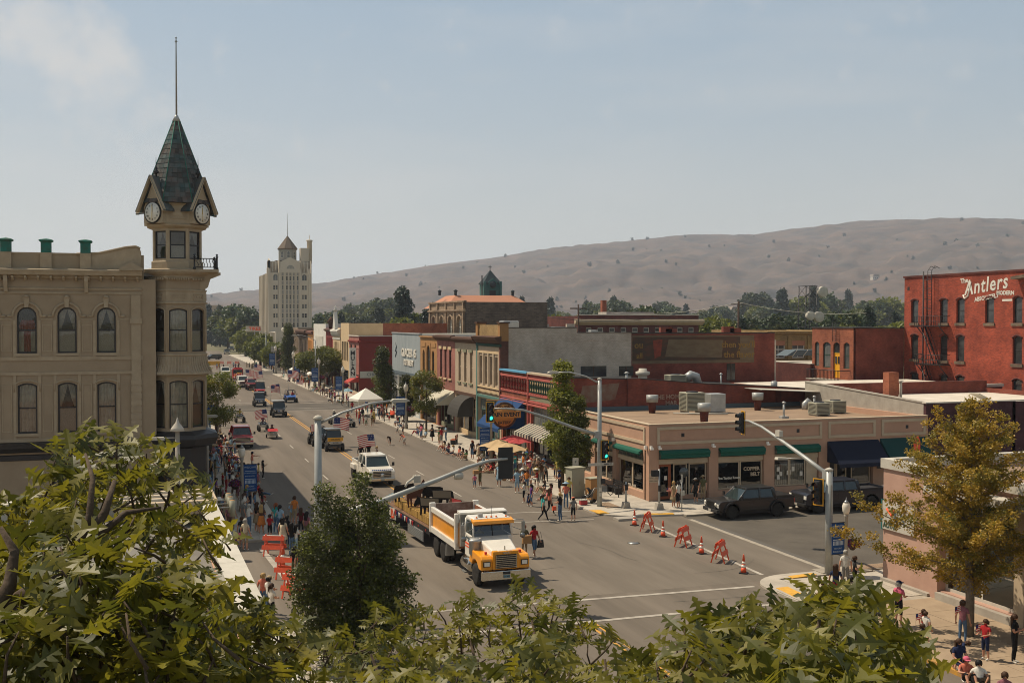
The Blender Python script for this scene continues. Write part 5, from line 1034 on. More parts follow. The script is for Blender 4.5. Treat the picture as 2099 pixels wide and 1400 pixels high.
s_.build('ladder_cage',fe,'black_metal'); MB().tube([(3.4,-.25,0),(3.4,-.25,18.0)],.08,6).build('standpipe',fe,'black_metal')
# grey plastered parapet building and purple end wall beyond the tan shop
pu=thing('purple_building','low building with a dark purple end wall and long grey plastered parapet','building',(55.7,67.3,0))
BX(0,8.5,0,.3,0,6.3).build('front_wall',pu,'brick_purple'); MB().prism([(.301,6.3),(16,7.1),(16,0),(.301,0)],0,.3,'x').build('side_wall',pu,'concrete'); BX(.3,20,.301,16,5.6,5.8).build('roof',pu,'roof_white'); BX(8.2,20,.0,.3,0,6.25).build('front_wall',pu,'brick_purple'); BX(19.7,20,.3,16,0,6.2).box(.3,20,15.7,16,0,6.9).build('back_wall',pu,'brick_red')
BX(-.1,20,-.1,.35,6.301,6.4).build('coping',pu,'roof_white'); MB().prism([(.3,6.31),(16,7.11),(16,7.2),(.3,6.4)],-.05,.35,'x').build('side_coping',pu,'concrete')
BX(3.6,4.6,9,9.8,5.8,8.2).build('chimney',pu,'brick_orange'); vent('white gooseneck vent behind the grey plastered parapet',60.9,76.8,5.8,1.6,.12,'cap_white'); q=MB().prism([(64.0,6.6),(65.4,6.0),(65.4,6.08),(64.0,6.68)],71,72.2).build('solar_panel',None,'cap_white'); tag(q,'small white tilted panel on the roof left of the utility pole','solar panel')
md=thing('rear_building','low brick building between the grey parapet and the tall brick hotel','building',(56.5,84,0)); BX(0,22,0,14,0,6.2).build('wall',md,'brick_red'); BX(.3,21.7,.3,13.7,6.21,6.25).build('roof',md,'roof_white'); BX(-.1,22.1,-.1,.3,6.21,6.5).build('coping',md,'roof_white')
# ---- pink building, near right
pb=thing('pink_building','single-storey pink block building with flat roof and teal windows on the near right corner','building',(33.3,43.2,0),RR)
PW=[(3.95,8.4,.5,4.9),(9.0,12.6,.13,4.9),(13.2,18,.5,4.9)]
mb=MB(); wall(mb,0,22,0,5.5,PW,d=.45); mb.build('wall',pb,'stucco_pink')
BX(0,.3,.46,26,0,5.5).box(.3,22,25.7,26,0,5.5).build('side_wall',pb,'stucco_pink'); BX(.3,22,.46,25.7,5.0,5.3).build('roof',pb,'roof_tan')
BX(-.1,22,-.1,.3,5.5,5.95).box(-.1,.3,.301,26,5.5,5.951).build('parapet',pb,'cap_white'); BX(3.9,22,1.6,1.7,0,5.0).build('inner_wall',pb,'awning_teal')
BX(3.4,3.9,-.12,.001,0,5.4).build('pier',pb,'stucco_pink'); BX(8.42,8.95,-.14,.0,0,5.4).build('pier',pb,'trim_cream')
window(pb,PW[0],y=.3,fm='cap_white',gm='glass_dark',fw=.14,rail=0,rails=.3,mull=1); window(pb,PW[1],y=.4,fm='trim_black',gm='glass_dark',fw=.1,rail=0,mull=1,name='door'); window(pb,PW[2],y=.3,fm='cap_white',gm='glass_dark',fw=.14,rail=0,rails=.3,mull=1)
BX(3.9,22,-.9,-.15,4.95,5.3).build('canopy',pb,'cap_white')
sb=BX(.05,2.3,-.1,-.02,2.6,3.95).build('sign_board',pb,'cap_white'); BX(-.02,.05,-.12,0,2.55,4.0).build('sign_edge',pb,'awning_teal')
text('Di',.8,(1.3,-.11,3.35),'steel_blue',pb,name='letters',bold=.02); text('AUTO',.34,(.6,-.11,2.8),'paint_darkgreen',pb,name='letters',bold=.01); MB().tube([(.4,-.12,3.6),(.75,-.12,3.3),(1.0,-.12,3.65)],.06,5).build('emblem',pb,'orange_plastic')
BX(.1,3.4,-.25,-.001,0,.25).build('plinth',pb,'concrete'); BX(3.9,8.4,-.25,-.001,.13,.45).build('planter',pb,'concrete')
# ---- far end of the street and left side blocks
fb=thing('civic_building','brown ribbed flat-roofed building closing the far end of the street','building',(12,645,0)); BX(0,35,0,25,5.2,15.4).build('wall',fb,'paint_brown'); BX(-.5,35.5,-1.2,25,15.4,16.4).build('roof_edge',fb,'tower_stone'); BX(-1,36,-6,0,4.2,5.2).build('canopy',fb,'tower_stone'); BX(0,34,.5,20,0,5.19).build('ground_floor',fb,'glass_far')
for k in range(18):BX(1+2*k,1.5+2*k,-.5,-.001,5.2,15.4).build('rib',fb,'trim_cream')
fb=thing('beige_building','plain beige building above the brown ribbed one at the far end','building',(8,690,0)); BX(0,33,0,25,0,22.3).build('wall',fb,'paint_beige'); BX(-.4,33.4,-.4,.3,22.3,22.9).build('coping',fb,'trim_cream')
for k in range(9):BX(14+1.3*k,14.7+1.3*k,-.1,-.001,16.8,18.6).build('window',fb,'glass_far')
for i,(y0,y1,h_,m_) in enumerate(((98,121,9.2,'brick_red'),(121.2,150,8.2,'paint_beige'),(168,200,8.8,'brick_brown'),(200.2,259,7.0,'stucco_tan'),(279,350,7.5,'brick_orange'))):
 b_=building('shop_block',['red brick','beige','brown brick','tan','orange brick'][i]+' shop block on the shaded west side '+['behind the hotel','before the first cross street','after the first cross street','before the second cross street','near the far end'][i],1.6,y0,PI/2,y1-y0,16,h_,m_,[(2+4*k,4+4*k,5.2,7.0) for k in range(int((y1-y0)/4)-1)] if h_ > 8 else [],win=dict(fm='trim_black'),ground=[(1,y1-y0-1,.13,3.6)]); storefront(b_,1.1,y1-y0-1.1,.6,3.4,6,'trim_black',door=2)
# masts, dish tower, wires, poles
lt=thing('lattice_tower','steel lattice tower with round white dishes on the skyline','tower',(139,207,0)); m_=MB(); hh=20.5
for x,y in ((-1.6,-1.6),(1.6,-1.6),(1.6,1.6),(-1.6,1.6)):m_.tube([(x,y,0),(x*.85,y*.85,hh)],.13,5)
for k in range(9):
 z0,z1=hh*k/9,hh*(k+1)/9
 for (xa,ya),(xb,yb) in (((-1.5,-1.5),(1.5,-1.5)),((1.5,-1.5),(1.5,1.5)),((-1.5,-1.5),(-1.5,1.5))):m_.tube([(xa,ya,z0),(xb,yb,z1)],.06,4).tube([(xb,yb,z0),(xa,ya,z1)],.06,4).tube([(xa,ya,z1),(xb,yb,z1)],.06,4)
m_.build('lattice',lt,'black_metal')
for x,z,r in ((2.6,19.2,1.2),(1.6,13.6,1.2),(-.6,13.9,1.0)):MB().lathe([(r*.5,.9),(r,.55),(r,-.25),(r*.94,-.3),(.001,-.32)],22,(x,-2,z),ax='y').build('dish',lt,'cap_white')
for i,(x,y,h_,lab) in enumerate(((88.9,92,15.2,'tall wooden utility pole with two grey transformers in front of the brick hotel'),(77.8,76.0,8.6,'shorter dark wooden pole behind the golden tree'))):
 p_=thing('utility_pole',lab,'utility pole',(x,y,0)); MB().lathe([(.24,0),(.18,h_)],10).build('pole',p_,'pole_wood')
 if i == 0:
  for z,w_ in ((14.6,2.3),(12.7,2.0)):BX(-w_,w_,-.3,-.18,z,z+.16).build('crossarm',p_,'pole_wood'); [MB().lathe([(.05,0),(.09,.1),(.09,.22),(.03,.3)],8).build('insulator',p_,'cabinet',loc=(xx*w_,-.24,z+.16)) for xx in (-.95,-.6,.6,.95)]
  for x_,m__ in ((-.15,'galv'),(1.05,'plastic_dark')):MB().lathe([(.3,0),(.42,.1),(.42,1.3),(.35,1.42),(.1,1.5)],14,(x_,-.6,9.3)).build('transformer',p_,m__); MB().lathe([(.08,0),(.12,.2),(.05,.45)],8,(x_,-.6,10.8)).build('bushing',p_,'white_paint')
  MB().tube([(-.5,-.35,2),(-.5,-.35,8.6)],.1,8).build('conduit',p_,'cap_white'); MB().tube([(1.1,-.3,14.6),(1.1,-.3,3)],.04,5).tube([(1.4,-.6,10.2),(1.9,-.4,9.4),(1.2,-.3,8.7),(0,-.2,9)],.04,5).build('cable',p_,'black')
def wire(pts,sag=.6,lab='',r=.03,m='black'):
 P=[]
 for a,b in zip(pts,pts[1:]):
  a,b=Vector(a),Vector(b)
  for k in range(13):t=k/12; p=a.lerp(b,t); p.z -= sag*4*t*(1-t); P.append(p)
 o=MB().tube(P,r,4).build('overhead_wire',None,m); tag(o,lab,'wire','overhead wires')
wire([(88.9,91.7,14.8),(112,74,12.6)],.8,'upper cable running right from the tall utility pole',m='cap_white'); wire([(88.0,91.7,14.8),(112,70,11.9)],.8,'second cable running right from the utility pole crossarm')
wire([(90,91.5,9.4),(112,84,9.0)],.5,'cable leaving the transformers to the right'); wire([(75,76,8.2),(77.8,76,8.4),(100,70,8.2)],.6,'cable along the top of the shorter dark pole')
wire([(66,150,13.9),(88,150,15.6),(112,150,14.0)],.8,'long cable strung behind the painted brick wall',.04,'cap_white'); wire([(56,150,13.2),(80,150,14.2),(96,150,12.2)],1.0,'lower cable strung behind the painted brick wall',.035)
q=thing('utility_pole','small far utility pole behind the painted brick wall','utility pole',(88,150,0)); MB().lathe([(.2,0),(.15,15.8)],8).build('pole',q,'pole_wood'); BX(-1.4,1.4,-.1,.1,15.2,15.35).build('crossarm',q,'pole_wood')
q=thing('utility_pole','far utility pole left of the red brick block','utility pole',(72,178,0)); MB().lathe([(.2,0),(.15,15.6)],8).build('pole',q,'pole_wood'); BX(-1.6,1.6,-.1,.1,14.8,15).build('crossarm',q,'pole_wood')
# ================================================================= trees
for n,c,c2,tr in (('leaf_dark',(.045,.055,.014),(.065,.075,.018),.25),('leaf_green',(.105,.12,.02),(.14,.165,.03),.4),('leaf_lime',(.25,.255,.025),(.13,.16,.025),.4),('leaf_gold',(.45,.29,.03),(.3,.22,.03),.4),('leaf_gold2',(.17,.165,.025),(.25,.19,.025),.4),('leaf_conifer',(.02,.04,.022),(.03,.055,.028),.1),('leaf_blue',(.03,.055,.045),(.045,.07,.05),.1),('leaf_far',(.07,.1,.04),(.045,.075,.035),.2),('leaf_oak',(.15,.155,.014),(.25,.22,.02),.5),('leaf_oak2',(.065,.078,.01),(.11,.115,.014),.45)):
 mat(n,c,.5 if 'oak' not in n else .48,c2=c2,ns=.9,trans=tr,var=.25,spec=.5)
mat('bark',(.1,.075,.055),.9,c2=(.06,.045,.035),ns=6,bump=.5,bs=20); mat('bark_pale',(.24,.2,.16),.9,c2=(.12,.1,.08),ns=4,bump=.3)
def rdir():
 z=random.uniform(-1,1); a=random.uniform(0,2*PI); r=math.sqrt(1-z*z); return Vector((r*math.cos(a),r*math.sin(a),z))
def leaves(mb,pts,size,up=.3,jit=.5):
 """one small pointed leaf (two triangles, folded) at each point"""
 for p,m_ in pts:
  mb.use(m_); d=rdir(); d.z=d.z*.6-up*.3; d.normalize(); s=size*random.uniform(1-jit,1+jit*.6); n=d.cross(rdir()).normalized()*s*.38; q=d*s; f=d.cross(n).normalized()*s*.12
  mb.add([p,p+q*.5+n+f,p+q,p+q*.5-n+f],[[0,1,2],[0,2,3]])
def blobs(shape,n):
 """clump centres for crowns: list of (centre, radius)"""
 out=[]
 for _ in range(n):out.append(shape())
 return out
def crown_mesh(name,centers,per,size,mats,bias=.75):
 mb=MB(mats[0]); pts=[]
 for c,r in centers:
  dm=random.choice(mats)
  for _ in range(int(per*r*r)):
   d=rdir()*r*random.uniform(bias,1.08); p=Vector(c)+Vector((d.x,d.y,d.z*.8)); pts.append((p,dm if random.random() < .75 else random.choice(mats)))
 leaves(mb,pts,size); return mb.mesh(name)
def trunk_mesh(h,r,lean=.0,limbs=5,spread=1.2,m='bark',base=.4):
 mb=MB(m).use(m); mb.tube([(0,0,-.1),(.02,.01,h*.4),(lean*.6,-.03,h*.75),(lean,0,h)],[r*1.25,r,r*.7,r*.25],9)
 for k in range(limbs):
  z=h*(base+(.9-base)*k/limbs); a=k*2.4; L=spread*(1-.5*k/limbs)
  mb.tube([(lean*z/h,0,z),(math.cos(a)*L*.5,math.sin(a)*L*.5,z+L*.45),(math.cos(a)*L,math.sin(a)*L,z+L*1.0)],[r*.4,r*.28,r*.08],5)
 return mb.mesh('trunk')
TREES={}
def proto(kind):
 if kind in TREES:return TREES[kind]
 random.seed(hash(kind) % 1000 if False else sum(map(ord,kind)))
 C=[]
 if kind == 'column':      # upright hornbeam, unit = metres, height 7
  for k in range(40):z=1.2+5.9*random.random()**1.05; R_=1.15*math.sin(min(1,(z-.6)/2.2)*PI/2)*(1-max(0,z-3)/4.6); a=random.uniform(0,6.3); rr_=R_*random.uniform(.3,.75); C.append(((rr_*math.cos(a),rr_*math.sin(a),z),.42+.35*random.random()*(1-z/9)))
  cm=crown_mesh('crown',C,1350,.13,['leaf_lime','leaf_green','leaf_lime','leaf_green'],.55); tm=trunk_mesh(4.5,.09,limbs=6,spread=.6)
 elif kind == 'columndark':
  for k in range(36):z=1.0+5.6*random.random(); R_=1.35*math.sin(min(1,(z-.5)/1.8)*PI/2)*(1-max(0,z-2.4)/4.8); a=random.uniform(0,6.3); rr_=R_*random.uniform(.3,.75); C.append(((rr_*math.cos(a),rr_*math.sin(a),z),.5+.3*random.random()))
  cm=crown_mesh('crown',C,900,.16,['leaf_green','leaf_dark','leaf_dark'],.55); tm=trunk_mesh(4.5,.1,limbs=5,spread=.6)
 elif kind == 'round':     # clipped globe
  for k in range(46):d=rdir(); C.append(((d.x*2.1,d.y*2.1,3.4+d.z*1.1),.75))
  cm=crown_mesh('crown',C,420,.2,['leaf_lime','leaf_green','leaf_green'],.6); tm=trunk_mesh(3.2,.12,limbs=6,spread=1.6,base=.6)
 elif kind == 'street':    # loose deciduous
  for k in range(26):d=rdir(); C.append(((d.x*1.3,d.y*1.3,4.0+d.z*2.2),.55+.35*random.random()))
  cm=crown_mesh('crown',C,620,.17,['leaf_green','leaf_lime','leaf_green','leaf_gold2'],.4); tm=trunk_mesh(4.4,.1,limbs=6,spread=1.3)
 elif kind == 'far_round':
  for k in range(26):d=rdir(); C.append(((d.x*3.4,d.y*3.4,6.6+d.z*3.2),1.5+1.2*random.random()))
  cm=crown_mesh('crown',C,60,.85,['leaf_far','leaf_far','leaf_green','leaf_dark'],.6); tm=trunk_mesh(6,.35,limbs=5,spread=3)
 elif kind == 'far_light':
  for k in range(24):d=rdir(); C.append(((d.x*3.2,d.y*3.2,5.6+d.z*2.6),1.3+1.0*random.random()))
  cm=crown_mesh('crown',C,70,.8,['leaf_green','leaf_green','leaf_lime'],.6); tm=trunk_mesh(5,.3,limbs=5,spread=3)
 elif kind == 'far_conifer':
  for k in range(60):z=1+12.5*random.random(); R_=2.7*(1-z/14.2)+.12; a=random.uniform(0,6.3); C.append(((R_*.7*math.cos(a),R_*.7*math.sin(a),z),.4+R_*.33))
  cm=crown_mesh('crown',C,130,.65,['leaf_conifer','leaf_conifer','leaf_blue'],.4); tm=trunk_mesh(12,.25,limbs=0)
 elif kind == 'far_poplar':
  for k in range(46):z=3+15*random.random(); R_=2.9*math.sin(min(1,z/7)*PI/2)*(1-max(0,z-9)/11.5); a=random.uniform(0,6.3); C.append(((R_*random.uniform(.3,.8)*math.cos(a),R_*random.uniform(.3,.8)*math.sin(a),z),1.0+.8*random.random()))
  cm=crown_mesh('crown',C,90,.8,['leaf_blue','leaf_conifer','leaf_dark'],.55); tm=trunk_mesh(12,.4,limbs=4,spread=3)
 elif kind == 'juniper':
  for k in range(8):d=rdir(); C.append(((d.x*1.6,d.y*1.6,2.2+d.z*1.4),1.3))
  cm=crown_mesh('crown',C,12,1.3,['leaf_blue','leaf_conifer'],.5); tm=trunk_mesh(2,.2,limbs=0)
 TREES[kind] =(cm,tm); return TREES[kind]
def tree(kind,label,x,y,s=1.,sz=None,rz=None,group=None,z=.0,cat='tree',name=None):
 cm,tm=proto(kind); t=thing(name or {'c':'hornbeam_tree'}.get(kind[0],'tree'),label,cat,(x,y,z),random.uniform(0,6.28) if rz is None else rz,group)
 c=inst('crown',cm,t); k=inst('trunk',tm,t); t.scale=(s,s,sz or s); return t
# --- street trees, east side
tree('column','tall narrow bright green tree beside the tan shop corner',29.3,75.6,1.42,1.34,name='hornbeam_tree'); tree('column','shorter narrow tree merging with the tall one at the tan shop',30.0,74.2,1.15,.98,name='hornbeam_tree')
tree('street','leafy tree with yellowing top between the cream awning and grey dome awning',29.6,119.5,1.05,1.12,name='street_tree'); tree('columndark','smaller dark conical tree in front of the distillery ground floor',30.0,131,1.05,.85,name='hornbeam_tree')
tree('columndark','tall dark cone tree beside the white tent before the distillery',29.5,143.5,1.32,1.32,name='hornbeam_tree'); tree('round','round clipped lime-topped tree over the crowd before the cream shop',28.9,197,1.72,1.6,name='globe_tree')
tree('columndark','dark evergreen column beside the green awning',29.4,250,1.5,1.75,name='hornbeam_tree')
for i,(x,y,s) in enumerate(((28.6,298,1.7),(29.4,286,1.5),(28.9,312,1.9),(30.2,327,1.9))):tree('far_light','light green tree on the far sidewalk, '+['second of four','nearest of four','third of four','farthest of four'][i]+' before the tall tower',x,y,s*.5,s*.52,name='street_tree')
# --- left side
tree('street','bushy tree against the hotel side wall behind the left crowd',6.0,112,1.15,1.2,name='street_tree'); tree('street','green tree above the left sidewalk beyond the first shaded shops',5.2,158,1.5,1.6,name='street_tree'); tree('far_round','broad tree on the left sidewalk towards the far barricades',4.0,245,.8,.9,name='street_tree'); tree('far_light','low yellow-green tree on the left at the far barricades',5.4,262,.45,.4,name='street_tree')
# --- big dark cone in front, golden tree right (own dense crowns)
def big(name,label,x,y,centers,per,size,mats,tm,bias=.5):
 t=thing(name,label,'tree',(x,y,0)); o=inst('crown',crown_mesh('crown',centers,per,size,mats,bias),t); inst('trunk',tm,t); return t
random.seed(21); C=[]
tops=[(0,0,7.25,1.15),(-1.15,.1,6.9,.95),(.55,-.3,6.1,1.0),(-.6,.5,6.2,1.0),(1.35,.2,5.0,.9),(-1.9,-.2,5.2,.85),(2.0,-.4,3.6,.8),(-2.4,.2,3.8,.8),(.9,.8,5.4,.9)]
for tx_,ty_,tz,tr in tops:
 z=.9
 while z < tz-.1:
  f=1-((z-.6)/(tz-.5))**1.5; R_=.12+tr*f; bx,by=tx_*(.35+.65*min(1,z/4.5)),ty_
  for _ in range(3):a=random.uniform(0,6.3); C.append(((bx+R_*.75*math.cos(a),by+R_*.75*math.sin(a),z),.25+.3*random.random()*f+.1))
  z += .33
big('dark_tree','dense dark green many-topped tree in front of the tall signal pole',7.0,38.4,C,760,.105,['leaf_green','leaf_dark','leaf_dark','leaf_dark','leaf_green'],trunk_mesh(5.5,.13,limbs=7,spread=1.2))
random.seed(33); C=[]; tmm=MB('bark').use('bark_pale'); tmm.tube([(0,0,-.1),(.05,0,1.6),(0,.05,4.2),(.05,0,7.0),(.1,0,9.0)],[.2,.17,.12,.07,.02],10)
for k in range(46):
 z=2.0+6.3*(k/45)**.9; a=k*2.4; L=3.9*(1-((z-2.0)/7.2))**.8*random.uniform(.75,1.1)+.35
 if 2.0 < (a % 6.28) < 4.4 and z < 4.2:L *= 1.18
 dx,dy=math.cos(a),math.sin(a); rise=.35+.5*random.random(); tmm.tube([(0,0,z),(dx*L*.5,dy*L*.5,z+L*rise*.35),(dx*L,dy*L,z+L*rise*.8)],[.05,.03,.01],5)
 n=max(3,int(L*4))
 for j in range(n):t=(j+1.2)/n; C.append(((dx*L*t+random.gauss(0,.13),dy*L*t+random.gauss(0,.13),z+L*rise*.8*t+random.gauss(0,.12)),.27+.17*random.random()*(1.2-t)))
for k in range(22):z=8.3+1.1*random.random(); C.append(((random.gauss(0,.25),random.gauss(0,.25),z),.26))
big('maple_tree','golden yellow maple on the near right sidewalk',30.5,34.3,C,1000,.11,['leaf_gold','leaf_gold2','leaf_gold','leaf_gold','leaf_gold2'],tmm.mesh('trunk'),.3)
# shrub bed by the signal cabinets
random.seed(8)
for i,(x,y) in enumerate(((29.0,71.5),(29.5,72.4),(28.8,90.5),(29.2,96.3))):
 C=[((random.gauss(0,.25),random.gauss(0,.25),.3+.15*random.random()),.3) for _ in range(5)]
 q=thing('shrub',['low shrub beside the grey signal cabinet','second low shrub behind the grey signal cabinet','small shrub in the sidewalk bed near the cafe umbrellas','small shrub by the bench before the arched canopy'][i],'shrub',(x,y,.13)); inst('foliage',crown_mesh('foliage',C,700,.09,['leaf_green','leaf_dark'],.4),q)
# --- town trees beyond the roofs: px-measured bearings turned into places once
def azd(px):return math.degrees(math.atan((px-1049.5)/2200)+YAW)
def ft(kind,px,dist,topy,label):
 base={'far_poplar':19.5,'far_conifer':14.5,'far_round':12.0,'far_light':10.3}[kind]
 a=RAD(azd(px)); zt=12.5+(660-topy)/2200*dist*math.cos(a-YAW); s=max(.3,zt/base); wd={'far_poplar':1,'far_conifer':.95}.get(kind,1)
 return tree(kind,label,dist*math.sin(a),dist*math.cos(a),s*wd*.95,s,name={'far_poplar':'poplar_tree','far_conifer':'conifer_tree'}.get(kind,'deciduous_tree'))
for row_ in (('far_poplar',826,330,581,'towering dark poplar standing alone left of the stone hall'),('far_conifer',873,300,622,'pointed dark fir left of the stone hall'),('far_conifer',893,310,626,'fir touching the left end of the stone hall'),('far_round',912,325,612,'dark tree rising behind the stone hall roof'),('far_light',857,330,628,'bright green tree between the poplar and the fir'),('far_light',838,290,640,'low yellow-green tree at the foot of the poplar'),('far_poplar',778,420,625,'thin loose-topped tree left of the towering poplar'),('far_round',735,440,640,'low broad tree midway between tower and poplar'),('far_conifer',700,430,633,'dark conifer right of the tall tower'),('far_light',768,300,652,'low yellow-green tree above the cream shop roof'),('far_round',668,460,634,'tree right beside the tall tower'),('far_light',715,480,630,'paler tree behind the dark conifer near the tower'),
   ('far_light',1140,260,632,'light green tree right of the stone hall end'),('far_light',1168,270,638,'second light green tree beside the utility pole'),('far_conifer',1203,420,630,'small dark conifer above the left end of the brick block'),('far_round',1276,330,627,'round tree left of the brick chimney'),('far_round',1327,320,618,'large round tree right of the brick chimney'),('far_round',1356,330,630,'smaller round tree beyond the chimney tree'),
   ('far_light',1440,240,634,'broad bright green tree right of the brick block'),('far_light',1468,230,640,'bright tree crown next to the broad bright one'),('far_conifer',1520,260,637,'blue-green fir above the brick side wall'),('far_light',1495,300,640,'soft green tree left of the blue-green fir'),('far_round',1600,280,634,'wide dark tree left of the lattice tower'),('far_round',1560,300,642,'dark rounded tree between fir and wide dark tree'),('far_round',1632,270,638,'dark tree just left of the lattice tower'),
   ('far_conifer',1782,250,616,'tall dark fir behind the brick apartment'),('far_round',1730,270,628,'large dark tree left of the tall dark fir'),('far_round',1755,300,632,'dark crown filling in beside the fir'),('far_light',1818,230,646,'bright round tree close to the tall brick hotel'),('far_round',1700,290,640,'tree right of the lattice tower dishes'),('far_conifer',1836,330,630,'dark conifer at the edge of the tall brick hotel'),
   ('far_conifer',428,640,615,'dark conifer over the beige building at the far left'),('far_conifer',451,560,618,'slim conifer left of the leafy trees at the far end'),('far_round',487,470,616,'large leafy tree left of the tall tower'),('far_round',506,440,622,'leafy tree against the left edge of the tall tower'),('far_round',468,520,622,'leafy tree behind the brown ribbed building'),('far_light',503,400,662,'yellow-green tree below the tower edge by the white sign'),('far_round',520,500,632,'dark tree meeting the tower corner')):ft(*row_)
random.seed(17)
for i in range(230):     # belt of trees along the foot of the hills: nothing tells them apart
 px=random.uniform(640,1860); d_=random.uniform(650,1250); a=RAD(azd(px)); k=random.choice(['far_round','far_round','far_round','far_conifer','far_light'])
 s=random.uniform(1.3,2.3)*(1.3 if px > 1500 else 1.05); tree(k,'hazy tree in the belt along the foot of the dry hills',d_*math.sin(a),d_*math.cos(a),s,s*random.uniform(.8,1.1),name='valley_tree',group='trees along the foot of the hills')
for i in range(26):
 px=random.uniform(400,640); d_=random.uniform(600,1200); a=RAD(azd(px)); k=random.choice(['far_round','far_round','far_conifer']); s=random.uniform(.9,1.5)
 tree(k,'hazy tree in the belt along the foot of the dry hills',d_*math.sin(a),d_*math.cos(a),s,s,name='valley_tree',group='trees along the foot of the hills')
for i in range(240):
 ii=random.randrange(60,NA-60); jj=int(6+72*random.random()**1.3); p=hill_pt(ii,jj)
 if math.degrees(math.atan2(p.x,p.y)) > 47:continue
 s=random.uniform(.9,2.3)*(1.2 if jj > 40 else 1); tree('juniper','dark juniper dotted on the dry hillside',p.x,p.y,s*1.0,s*.95,z=p.z-.4,name='juniper',group='junipers dotted on the hillside')
mat('house_wall',(.55,.53,.5),.8); mat('house_roof',(.25,.22,.2),.8)
for i,(px,y_,w_,m_) in enumerate(((1512,634,12,'house_wall'),(1552,636,14,'roof_pink'),(1575,633,9,'roof_pink'),(1540,648,16,'house_wall'),(1702,635,15,'house_wall'),(1722,637,10,'house_wall'),(1795,568,14,'house_wall'),(1840,566,12,'cap_white'))):
 d_=900 if y_ > 600 else 2300; a=RAD(azd(px)); z=12.5+(660-y_-3)/2200*d_; q=thing('house',['white house on the rise left of the lattice tower','pink-roofed house on the rise among the trees','small pink house beside a pink-roofed one','long white house low on the rise','white house behind the tall dark fir','small white house right of another white one','lone white barn high on the hillside','second white barn high on the hillside'][i],'house',(d_*math.sin(a),d_*math.cos(a),max(0,z-8)))
 BX(-w_/2,w_/2,0,9,0,8).build('wall',q,'house_wall'); MB().prism([(-w_/2-1,8),(w_/2+1,8),(w_/2-1,11),(-w_/2+1,11)],-1,10).build('roof',q,m_ if m_ != 'house_wall' else 'house_roof')
 for k in range(3):BX(-w_/2+1+k*w_/3.2,-w_/2+2.6+k*w_/3.2,-.1,-.001,3,5.5).build('window',q,'glass_far')
# ================================================================= signals, lamps, banners, cones, tents
def signal_head(root,x,y,z,rz,lit=True,back='signal_yellow',h=1.12,w=.4):
 """three-light head facing local -y after rotation rz"""
 e=bpy.data.objects.new('signal_head',None); COL.objects.link(e); e.parent=root; e.location=(x,y,z); e.rotation_euler=(0,0,rz)
 bp=MB('signal_black').use('signal_black').box(-w*.72,w*.72,.0,.025,-h*.6,h*.6); bp.use(back)
 a,b=w*.72,h*.6
 for q in ((-a,a,b-.05,b),(-a,a,-b,-b+.05),(-a,-a+.05,-b+.05,b-.05),(a-.05,a,-b+.05,b-.05)):bp.box(q[0],q[1],-.006,-.001,q[2],q[3])
 bp.build('backplate',e); BX(-w*.42,w*.42,-.2,-.007,-h*.5,h*.5).build('housing',e,'signal_black',bevel=.03)
 for i,m in enumerate(('red_lamp','amber_lamp','green_lamp' if lit else 'red_lamp')):
  zc=h*.33*(1-i); MB().lathe([(.13,-.205),(.13,-.202),(.001,-.215)],16,(0,0,zc),ax='y').build('lens',e,m)
  vz=MB()
  for k in range(9):
   a0=PI*(-.15+1.3*k/9); a1=PI*(-.15+1.3*(k+1)/9); vz.poly([(.15*math.cos(a0),-.2,zc+.15*math.sin(a0)),(.15*math.cos(a1),-.2,zc+.15*math.sin(a1)),(.15*math.cos(a1),-.42,zc+.15*math.sin(a1)),(.15*math.cos(a0),-.42,zc+.15*math.sin(a0))])
  vz.build('visor',e,'signal_black')
 return e
def cobra(root,p):
 x,y,z=p[-1]; d=(Vector(p[-1])-Vector(p[-2])).normalized()
 MB().tube(p,[.06,.05,.05,.04][:len(p)] if len(p) <= 4 else .045,8).build('lamp_arm',root,'galv')
 o=MB().prism([(-.1,-.02),(.0,-.09),(.55,-.09),(.75,-.02),(.6,.07),(.05,.07)],-.14,.14).build('luminaire',root,'cap_white',bevel=.02); o.location=(x,y,z); o.rotation_euler=(0,0,math.atan2(d.y,d.x))
# near left pole, its mast arm seen from behind
p1=thing('signal_pole','tall grey-blue signal pole in the lower middle with lamp arm and mast arm','signal pole',(6.4,44.3,0))
MB().lathe([(.2,0),(.165,4.5),(.14,8.55)],14).build('pole',p1,'pole_grey'); MB().lathe([(.19,8.5),(.19,8.58),(.1,8.66),(.001,8.68)],14).build('pole_cap',p1,'cap_white'); BX(-.26,.26,-.26,.26,0,.06).build('base_plate',p1,'steel')
cobra(p1,[(.1,0,8.35),(1.0,0,8.75),(2.2,0,9.1),(3.1,0,9.2)])
MB().tube([(.1,0,4.35),(2.5,0,4.95),(5.0,0,5.75),(6.4,0,6.25),(7.4,0,6.5),(8.2,0,6.55)],[.13,.12,.1,.085,.07,.05],10).build('mast_arm',p1,'pole_grey'); BX(.12,.4,-.17,.17,4.1,4.6).build('arm_flange',p1,'pole_grey')
e=signal_head(p1,8.15,.12,6.35,PI,h=1.15,w=.46,back='signal_black'); e=signal_head(p1,-.5,.1,3.1,PI,h=1.15,w=.46,back='signal_black')
BX(4.0,4.3,-.1,.1,5.7,6.0).tube([(4.15,0,6.0),(3.7,-.2,5.75),(3.6,-.3,5.6)],.05,6).build('camera_mount',p1,'cap_white'); MB().lathe([(.14,-.2),(.17,-.1),(.17,.1),(.12,.18)],10,(6.0,0,5.9),ax='x').build('sensor',p1,'cap_white')
